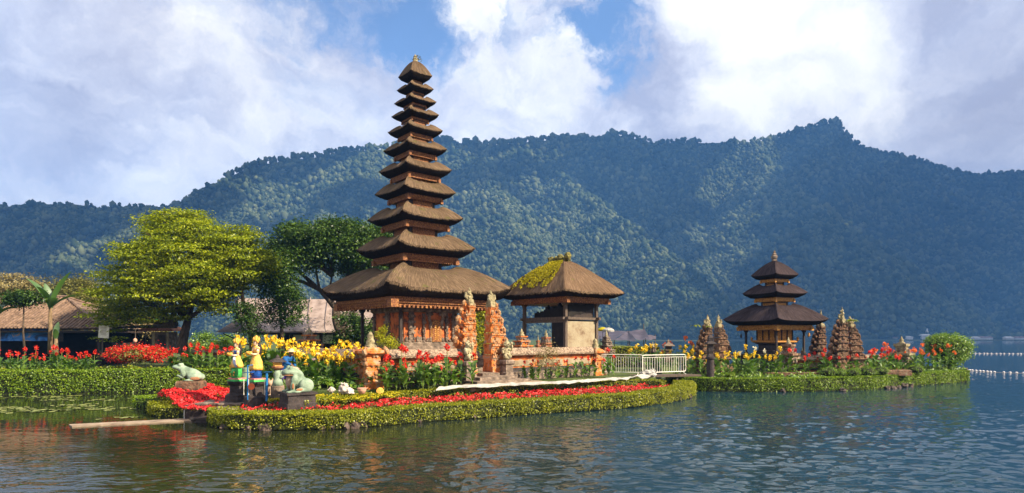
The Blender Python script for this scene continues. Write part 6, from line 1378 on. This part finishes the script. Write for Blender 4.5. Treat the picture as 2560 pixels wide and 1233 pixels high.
    for i in range(6): b.blob((.07 * math.cos(i), -.28 + .07 * math.sin(i), 1.06), .04, 1, .2, 2, 0, i)
    b.build('offering_bowl', M['gold_paint'], r)
    b = MB()
    for i in range(7): q = random.Random(i + px); b.blob((q.uniform(-.18, .18), -.19, q.uniform(.2, .6)), (.035, .025, .04), 1, .4, 2, 0, i)
    b.build('flower_relief', M['gold_paint'], r)
    return r
def pedestal(label, px, D, top_py, w):
    r = thing('statue_pedestal', label, 'pedestal', (X(px, D), D, .42), math.radians(30)); h = Z(top_py, D) - .42
    b = MB(); b.lathe([(w * .78, 0), (w * .76, h * .46), (w * .60, h * .50)], n=8); b.build('base', M['stone_dark'], r); b = MB(); b.stack([(w * .50, w * .50, h * .49), (w * .44, w * .44, h * .54), (w * .40, w * .40, h * .82), (w * .56, w * .56, h * .93), (w * .60, w * .60, h)]); b.build('shaft', M['stone_dark'], r)
pedestal('black stepped pedestal under the green skirted statue', 591, 22.6, 953, .52); pedestal('black stepped pedestal under the blue skirted statue, with an orange disc beside it', 640, 21.8, 954, .54)
lady('crowned statue of a dancer in a green skirt with a blue sash', 592, 22.6, 952.6, 'green_paint', 'sash', .52, math.radians(-38), .98)
lady('crowned statue of a dancer in a blue skirt and long yellow wrap', 641, 21.8, 953.6, 'blue_paint', 'wrap', .42, math.radians(-38), 1.0)
M['blue_metal'] = mat('blue_metal', [(0.01, 0.10, 0.30), (0.02, 0.17, 0.42)], .4, 5, 3)
t = thing('metal_frame', 'blue and white metal frame standing around the blue skirted statue', 'frame', (X(642, 21.5), 21.5, .45)); zz = .45; xo = X(642, 21.5)
b = MB(); b.tube([(X(619, 21.3) - xo, -.2, Z(1000, 21.3) - zz), (X(619, 21.3) - xo, -.2, Z(914, 21.3) - zz), (X(628, 21.3) - xo, .2, Z(913, 21.3) - zz)], .022, 8); b.build('post', M['blue_metal'], t)
b = MB(); b.tube([(X(667, 21.3) - xo, -.2, Z(1003, 21.3) - zz), (X(667, 21.3) - xo, -.2, Z(934, 21.3) - zz)], .042, 8); b.build('post', M['blue_metal'], t)
b = MB(); b.tube([(X(608, 21.8) - xo, .3, Z(932, 21.8) - zz), (X(667, 21.3) - xo, .3, Z(932, 21.3) - zz)], .014, 6); b.build('rail', M['blue_metal'], t)
for px in (609, 621, 661): b = MB(); b.tube([(X(px, 21.3) - xo, -.18, Z(988, 21.3) - zz), (X(px, 21.3) - xo, -.18, Z(948, 21.3) - zz)], .012, 6); b.build('upright', M['white_paint'], t)
b = MB(); b.lathe([(.115, -.01), (.115, .01)], n=20); o = b.build('disc', mat('rust_red_disc', [(.22, .045, .015)], .5), t); o.location = (X(627, 21.2) - xo, -.26, Z(967, 21.2) - zz); o.rotation_euler = (math.radians(90), 0, 0)
# painted garden lantern
t = thing('garden_lantern', 'painted garden lantern with dark roof on a curved green stem beside the big frog', 'lantern', (X(694, 21.9), 21.9, .55)); z0 = .55
zz = lambda y: Z(y, 21.9) - z0
b = MB(); b.lathe([(.235, zz(1003)), (.235, zz(966)), (.22, zz(964))], n=18); b.build('base', M['stone'], t)
b = MB(); b.lathe([(.20, zz(964)), (.16, zz(952)), (.12, zz(946)), (.15, zz(936)), (.11, zz(928)), (.06, zz(924))], n=14); b.tube([(.05, 0, zz(948)), (.16, -.02, zz(940)), (.14, 0, zz(926))], [.07, .08, .05], 8); b.build('stem', M['frog'], t, True)
b = MB(); b.lathe([(.05, zz(926)), (.20, zz(920)), (.215, zz(916)), (.12, zz(914))], n=12); b.build('bowl', M['frogrust'], t)
b = MB(); b.stack([(.125, .125, zz(915)), (.135, .135, zz(905))], rz=.6); b.build('light_box', M['yellow_cloth'], t)
b = MB(); b.stack([(.27, .27, zz(905)), (.25, .25, zz(903)), (.12, .12, zz(897)), (.05, .05, zz(894)), (.06, .06, zz(892)), (.015, .015, zz(887))], rz=.6); b.build('roof', M['stone_dark'], t)
t = thing('animal_statue', 'small brown crouching animal statue left of the garden lantern', 'statue', (X(676, 22.6), 22.6, .8)); balls('body', [((0, 0, .25), (.14, .16, .24)), ((.02, -.1, .50), (.10, .11, .11)), ((-.08, -.14, .16), (.06, .08, .16)), ((.08, -.14, .16), (.06, .08, .16)), ((.10, -.2, .05), (.12, .08, .05)), ((-.05, -.03, .62), (.03, .03, .07)), ((.09, -.03, .62), (.03, .03, .07))], M['frogbelly'], t, .03)
# green jar behind the statues
b = MB(); b.lathe([(.10, 0), (.16, .1), (.18, .35), (.13, .55), (.15, .60)], n=14); tag(b.build('green_jar', M['frog'], None, True, (X(613, 23.2), 23.2, Z(958, 23.2))), 'pale green jar behind the two crowned statues', 'jar')
# terrace slabs, water spout, plank
for nm, lb, px0, px1, D, dp, z0, z1 in (('stone_slab', 'long flat stone slab below the green skirted statue', 505, 620, 22.6, 1.3, .2, .60), ('stone_slab', 'lower flat stone slab below the blue skirted statue', 540, 668, 21.3, .9, .2, .52), ('stone_slab', 'dark stone ledge at the waterline beside the front hedge tip', 492, 530, 21.6, .8, -.1, .16)):
    b = MB(); xx = (X(px0, D) + X(px1, D)) / 2; w = (X(px1, D) - X(px0, D)) / 2; b.stack([(w, dp / 2, z0), (w, dp / 2, z1 - .06), (w + .03, dp / 2 + .03, z1 - .05), (w + .03, dp / 2 + .03, z1)]); tag(b.build(nm, M['stone'] if 'ledge' not in lb else M['stone_dark'], None, loc=(xx, D, 0)), lb, 'slab')
t = thing('water_spout', 'dark stone spout pouring a thin white stream into the lake', 'water spout', (X(490, 22.0), 22.0, 0)); b = MB(); b.box((.02, .1, .30), (.70, .45, .50)); b.box((-.20, -.15, .50), (.55, .10, .05)); b.box((-.20, .25, .50), (.55, .10, .05)); b.build('trough', M['stone_dark'], t)
M['stream'] = mat('falling_water', [(0.7, 0.72, 0.75), (0.85, 0.86, 0.88)], .15, 9, 3)
b = MB(); b.tube([(.1, -.02, .53), (-.33, -.02, .53), (-.40, -.02, .48), (-.42, -.02, .25), (-.42, -.02, 0.0)], [.018, .022, .022, .016, .02], 7); b.build('water_stream', M['stream'], t, True)
A = [G(172, 1064), G(180, 1069), G(512, 1053), G(505, 1047)]; b = MB(); b.add([(p.x, p.y, z) for z in (-.05, .045) for p in A], [[4, 5, 6, 7], [0, 1, 5, 4], [1, 2, 6, 5], [2, 3, 7, 6], [3, 0, 4, 7]]); tag(b.build('concrete_plank', M['paving'], None), 'long thin concrete plank lying just above the water at lower left', 'plank')
# white sheet, sacks, pot
V, Fq = [], []; SH = [G(*a, .92) for a in ((1095, 974), (1160, 969), (1230, 966), (1310, 962), (1380, 960), (1450, 956), (1520, 951), (1580, 947), (1632, 945))]; C = resample(SH, .12); n = len(C); q = np.random.default_rng(8)
for i, (x, y) in enumerate(C):
    L_ = i * .12
    for j in range(9):
        f = j / 8; w = .75 + .5 * fbm(np.array([L_ * .8]), np.array([2.0]))[0]; V.append((x - .10 + .1 * f, y + .05 + f * w * .45, .83 + .13 * fbm(np.array([L_ * 3.2]), np.array([f * 3.5 + 7]), o=4)[0] * (1 if i < n - 12 else 1.9) + .10 * f))
for i in range(n - 1):
    for j in range(8): a = i * 9 + j; Fq.append([a, a + 9, a + 10, a + 1])
tag(fast('ground_sheet', np.array(V), np.array(Fq), M['white_cloth'], smooth=True), 'crumpled white sheet laid along the inner hedge below the split gate', 'sheet')
t = thing('plastic_sheet_heap', 'heap of crumpled white plastic sheeting at the right end of the ground sheet', 'sheet', (X(1620, 32.2), 32.2, .95)); b = MB(); b.blob((0, 0, .12), (.42, .3, .20), 3, .6, 2.5, 0, 2); b.blob((.25, .1, .16), (.2, .2, .22), 3, .6, 3, 0, 5); b.build('sheet', M['white_cloth'], t)
def sack(label, px, py, D, els, name='white_sack'):
    b = MB()
    for c, r_, sd in els:
        V, fs = ico(4); vs = []
        for v in V:
            p = Vector((v[0] * 1.6 + sd, v[1] * 1.6, v[2] * 1.6)); fold = 1 - abs(mnoise.noise(p * 1.5 + Vector((3, 1, 2)) * mnoise.noise(p)))
            k = .72 + .38 * mnoise.noise(p) + .30 * (fold ** 3 - .5); vs.append((c[0] + v[0] * r_[0] * k, c[1] + v[1] * r_[1] * k, c[2] + v[2] * r_[2] * k))
        b.add(vs, fs)
    return tag(b.build(name, M['sack'], None, True, P(px, py, D)), label, 'sack')
sack('big crumpled white sack lying open on the moss in front of the cannas', 862, 985, 22.6, [((0, 0, .14), (.32, .26, .18), 1), ((-.05, .05, .28), (.20, .16, .20), 2), ((.22, -.05, .08), (.20, .2, .12), 3)])
sack('small pinkish sack tipped over left of the big crumpled sack', 828, 982, 22.6, [((0, 0, .10), (.16, .15, .13), 4)])
sack('full white sack standing beside the gate steps', 1311, 950, 29.2, [((0, 0, .20), (.22, .18, .24), 6), ((.05, 0, .38), (.13, .12, .16), 7)])
t = thing('clay_pot', 'shallow pink clay pot right of the big crumpled sack', 'pot', P(905, 985, 22.7)); b = MB(); b.lathe([(.10, 0), (.15, .12), (.17, .19), (.15, .20), (.12, .13)], n=16); b.build('bowl', M['terracotta'], t, True); b = MB(); b.lathe([(.165, .18), (.18, .20), (.18, .23), (.15, .23)], n=16); b.build('rim', M['terracotta'], t, True)
b = MB(); b.lathe([(.13, 0), (.15, .02), (.13, .05), (.02, .06)], n=14); tag(b.build('yellow_disc', M['gold_paint'], None, loc=P(950, 978, 23.6)), 'round yellow disc leaning among the canna stems', 'disc').rotation_euler = (1.2, 0, 0)
# barriers and footbridge
def barrier(label, p0, p1, hgt, nb):
    a, c = Vector(p0), Vector(p1); d = c - a; L = d.length; r = thing('crowd_barrier', label, 'barrier', a, math.atan2(d.y, d.x), 'white crowd barriers'); R_ = .022
    b = MB(); b.tube([(.10, 0, .14), (.02, 0, .18), (0, 0, .26), (0, 0, hgt - .12), (.03, 0, hgt - .03), (.12, 0, hgt), (L - .12, 0, hgt), (L - .03, 0, hgt - .03), (L, 0, hgt - .12), (L, 0, .26), (L - .02, 0, .18), (L - .10, 0, .14), (.10, 0, .14)], R_, 7); b.build('frame', M['white_paint'], r)
    b = MB(); 
    for i in range(nb): x = L * (i + 1) / (nb + 1); b.tube([(x, 0, .14), (x, 0, hgt - .13)], .013, 5)
    b.tube([(0, 0, hgt - .13), (L, 0, hgt - .13)], .012, 5); b.build('railing', M['white_paint'], r)
    for x in (.25, L - .25): b = MB(); b.tube([(x, -.28, 0), (x, 0, .14), (x, .28, 0)], .018, 6); b.build('foot', M['white_paint'], r)
barrier('white crowd barrier standing nearest the right corner pillar, half behind red cannas', (X(1499, 33.8), 33.8, .95), (X(1607, 33.0), 33.0, .95), 1.12, 17)
barrier('white crowd barrier on the footbridge, ending at the water gap', (X(1606, 32.9), 32.9, .95), (X(1714, 34.4), 34.4, .98), 1.10, 17)
b = MB(); b.box((0, 0, .86), (X(1745, 35) - X(1570, 35), 1.1, .10)); o = b.build('deck', M['wood_grey']); 
t = thing('footbridge', 'narrow plank footbridge under the barriers leading to the shrine island', 'footbridge', (X(1660, 34.2), 34.2, 0), math.radians(14)); o.parent = t
for x in (-.9, .6): b = MB(); b.tube([(x, -.4, -.2), (x, -.4, .82)], .06, 7); b.build('post', M['wood_grey'], t)
# people working in the flower bed
M['blue_shirt'] = mat('blue_shirt', [(0.006, 0.055, 0.20), (0.012, 0.11, 0.32)], .8, 5, 4, .4, 9)
M['straw'] = mat('straw_hat', [(0.40, 0.27, 0.17), (0.60, 0.45, 0.30)], .8, 12, 4, .4, 26)
M['skin'] = mat('brown_skin', [(0.16, 0.075, 0.045), (0.24, 0.12, 0.07)], .6, 6, 3)
M['purple'] = mat('purple_trousers', [(0.035, 0.015, 0.11), (0.06, 0.03, 0.17)], .8, 6, 3)
M['mauve'] = mat('mauve_shirt', [(0.16, 0.09, 0.13), (0.26, 0.16, 0.21)], .8, 6, 3)
def hand(b, c, d, s=1.0):
    """palm, four curled fingers and a thumb pointing along d"""
    d = Vector(d).normalized(); up = Vector((0, 0, 1)); sd = d.cross(up).normalized(); up = sd.cross(d); c = Vector(c)
    b.blob(c + d * .035 * s, (.038 * s, .038 * s, .022 * s), 1, 0)
    for i in range(4):
        o = c + d * .06 * s + sd * (i - 1.5) * .019 * s; L = (.062, .075, .070, .055)[i] * s; b.tube([o, o + d * L * .5 - up * .008, o + d * L * .85 - up * .03], [.009 * s, .0085 * s, .007 * s], 5)
    o = c + d * .015 * s - sd * .035 * s; b.tube([o, o - sd * .03 * s + d * .03 * s, o - sd * .03 * s + d * .06 * s], [.010 * s, .009 * s, .007 * s], 5)
def person(label, loc, rz, shirt, trous, reach, lean, hat, s=1.0):
    """standing figure bending forward (towards local -y) with one arm reaching out"""
    r = thing('person', label, 'person', loc, rz); r.scale = (s, s, s); L = math.sin(lean); c = math.cos(lean)
    hip = Vector((0, .05, .90)); f = lambda t, x=0.0, o=0.0: Vector((x, hip.y - L * t - c * o, hip.z + c * t - L * o))
    body = [(tuple(f(.02)), (.17, .12, .13)), (tuple(f(.20)), (.155, .11, .15)), (tuple(f(.36)), (.17, .115, .13)), (tuple(f(.47)), (.19, .09, .08)), (tuple(f(.56)), (.055, .055, .08))]
    for sx in (-1, 1):
        body += [((sx * .09, .05, .70), (.085, .09, .22)), ((sx * .10, .03, .48), (.065, .07, .14)), ((sx * .10, .05, .28), (.055, .06, .20)), ((sx * .10, .04, .10), (.042, .045, .10)), ((sx * .10, -.03, .04), (.05, .13, .045))]
    sh = [f(.45, -.20), f(.45, .20)]
    ends = reach
    for sgn, a, e in ((-1, sh[0], Vector(ends[0])), (1, sh[1], Vector(ends[1]))):
        m_ = a.lerp(e, .48) + Vector((sgn * .04, .02, -.05))
        for p0, p1, r0, r1 in ((a, m_, .058, .048), (m_, e, .046, .034)):
            for k in range(6):
                p = p0.lerp(p1, k / 5); rr = r0 + (r1 - r0) * k / 5; body.append((tuple(p), (rr * 1.25, rr * 1.25, rr * 1.25)))
    skin_body = balls('body', [(p, (q if isinstance(q, tuple) else (q, q, q))) if True else 0 for p, q in body], M['skin'], r, .03)
    sb = [(p, tuple(v + .012 for v in q)) for p, q in body[:4]]; sb += [x for x in body[15:] if (Vector(x[0]) - Vector(ends[0])).length > .10 and (Vector(x[0]) - Vector(ends[1])).length > .10]
    sb = [(p, tuple(v + .010 for v in q)) for p, q in sb]
    balls('shirt', sb, M[shirt], r, .03)
    balls('trousers', [(tuple(f(.0)), (.185, .135, .12))] + [((p[0], p[1], p[2]), tuple(v + .014 for v in q)) for p, q in body[5:15] if p[2] > .09], M[trous], r, .03)
    h = f(.72); hd = balls('head', [(tuple(h), (.078, .095, .11)), (tuple(h + Vector((0, -.09, -.01))), (.018, .022, .022)), (tuple(h + Vector((0, -.03, -.07))), (.055, .06, .045)), (tuple(h + Vector((-.08, .01, -.01))), (.015, .025, .035)), (tuple(h + Vector((.08, .01, -.01))), (.015, .025, .035))], M['skin'], r, .022)
    b = MB()
    for a in (-1, 1): b.blob(h + Vector((a * .032, -.088, .015)), (.012, .008, .007), 1, 0)
    b.tube([h + Vector((-.025, -.088, -.06)), h + Vector((.025, -.088, -.06))], .005, 4); b.build('face', M['hair'], hd)
    b = MB(); b.blob(h + Vector((0, .025, .025)), (.088, .092, .10), 2, .05); b.build('hair', M['hair'], hd, True)
    b = MB()
    if hat == 'brim': b.lathe([(.20, .045), (.195, .055), (.11, .075), (.105, .15), (.07, .175), (.01, .18)], tuple(h), 20)
    else: b.lathe([(.105, .03), (.10, .09), (.06, .125), (.01, .13)], tuple(h), 16); b.box(tuple(h + Vector((0, -.14, .045))), (.13, .11, .012))
    b.build('hat', M['straw'] if hat == 'brim' else M['sack'], r, True)
    for e, a in ((Vector(ends[0]), sh[0]), (Vector(ends[1]), sh[1])): b = MB(); hand(b, e, e - a); b.build('hand', M['skin'], r, True)
    return r
person('person in a blue shirt and pale brimmed hat bending over the yellow cannas', (X(712, 24.6), 24.6, .90), math.radians(62), 'blue_shirt', 'purple', ((-.16, -.62, .98), (.30, -.30, .82)), .62, 'brim', 1.0)
person('person in a mauve shirt and pale cap half hidden among the yellow cannas', (X(778, 27.0), 27.0, .75), math.radians(70), 'mauve', 'hair', ((-.2, -.55, .80), (.22, -.50, .78)), .60, 'cap', .98)

# ------------------------------------------------------------------ far shore village and buoys
M['house_wall'] = mat('far_house_wall', [(0.45, 0.44, 0.44), (0.62, 0.60, 0.60)], .9, .3, 3); M['house_roof'] = mat('far_house_roof', [(0.14, 0.09, 0.085), (0.32, 0.22, 0.2)], .9, .3, 3)
rv = random.Random(12); k = 0
LOOK = ('pale house', 'white walled house', 'house with a brown roof', 'low grey house')
for px, py, w, h in ((2188, 846, 26, 5), (2212, 843, 20, 6), (2228, 846, 24, 5), (2255, 836, 8, 9), (2283, 846, 18, 5), (2294, 840, 18, 11), (2312, 838, 22, 10), (2330, 842, 26, 9), (2352, 843, 22, 6), (2262, 843, 34, 6), (2385, 842, 30, 8), (2410, 842, 22, 6), (2438, 846, 16, 7), (2462, 845, 30, 6), (2492, 846, 24, 6), (2520, 845, 18, 5), (2548, 846, 24, 5), (2050, 846, 14, 4), (2140, 846, 20, 4)):
    D = 880 + rv.uniform(-6, 30); t = thing('far_house', '', 'house', (X(px, D), D, .5), rv.uniform(-.2, .2), 'far houses on the lake shore'); ww = w / F * D; hh = max(2.5, (HOR - py + 2) / F * D * .5 + h / F * D * .55)
    b = MB(); b.box((0, 0, hh / 2), (ww, 7, hh)); b.build('wall', M['house_wall'], t); b = MB(); b.stack([(ww * .54, 4.2, hh), (ww * .54, 4.2, hh + .3), (ww * .4, .3, hh + 2.2)]); b.build('roof', M['house_roof' if k % 3 else 'house_wall'], t)
    t['label'] = 'tiny far house on the opposite lake shore below the dark hills'; k += 1
D = 890; t = thing('far_tower', 'slim white tower rising above the far houses across the lake', 'tower', (X(2318, D), D, .5)); b = MB(); b.stack([(3, 3, 0), (2.8, 2.8, 8), (2.0, 2.0, 8.2), (1.8, 1.8, 12), (2.3, 2.3, 12.2), (1.2, 1.2, 13), (.2, .2, 17)]); b.build('shaft', M['house_wall'], t)
M['buoy'] = mat('white_float', [(0.62, 0.55, 0.55), (0.78, 0.74, 0.72)], .4, 4, 3)
def buoys(label, pts, n, r_, ropename):
    C = np.array([(p.x, p.y) for p in pts]); L = np.concatenate([[0], np.cumsum(np.linalg.norm(np.diff(C, axis=0), axis=1))]); proto = None; q = random.Random(n)
    for i in range(n):
        s = L[-1] * (i + .5 + q.uniform(-.2, .2)) / n; x, y = np.interp(s, L, C[:, 0]), np.interp(s, L, C[:, 1])
        if proto is None: b = MB(); b.lathe([(.05, -.5), (.6, -.3), (1, 0), (.8, .45), (.3, .75), (.05, .8)], n=12); proto = b.build('float', M['buoy'], None, True); o = proto
        else: o = proto.copy(); COL.objects.link(o)
        o.location = (x, y, .03); o.scale = (r_, r_, r_); tag(o, label, 'float', label)
    b = MB(); b.tube([(p.x, p.y, .01) for p in pts], .02, 5); tag(b.build('float_line', M['sack'], None), ropename, 'rope')
buoys('white float on the nearer float line right of the shrine island', [G(2385, 920), G(2420, 926), G(2480, 931), G(2570, 934)], 22, .11, 'thin rope of the nearer float line')
buoys('white float on the farther float line level with the round bush', [G(2422, 884), G(2570, 885)], 14, .16, 'thin rope of the farther float line')
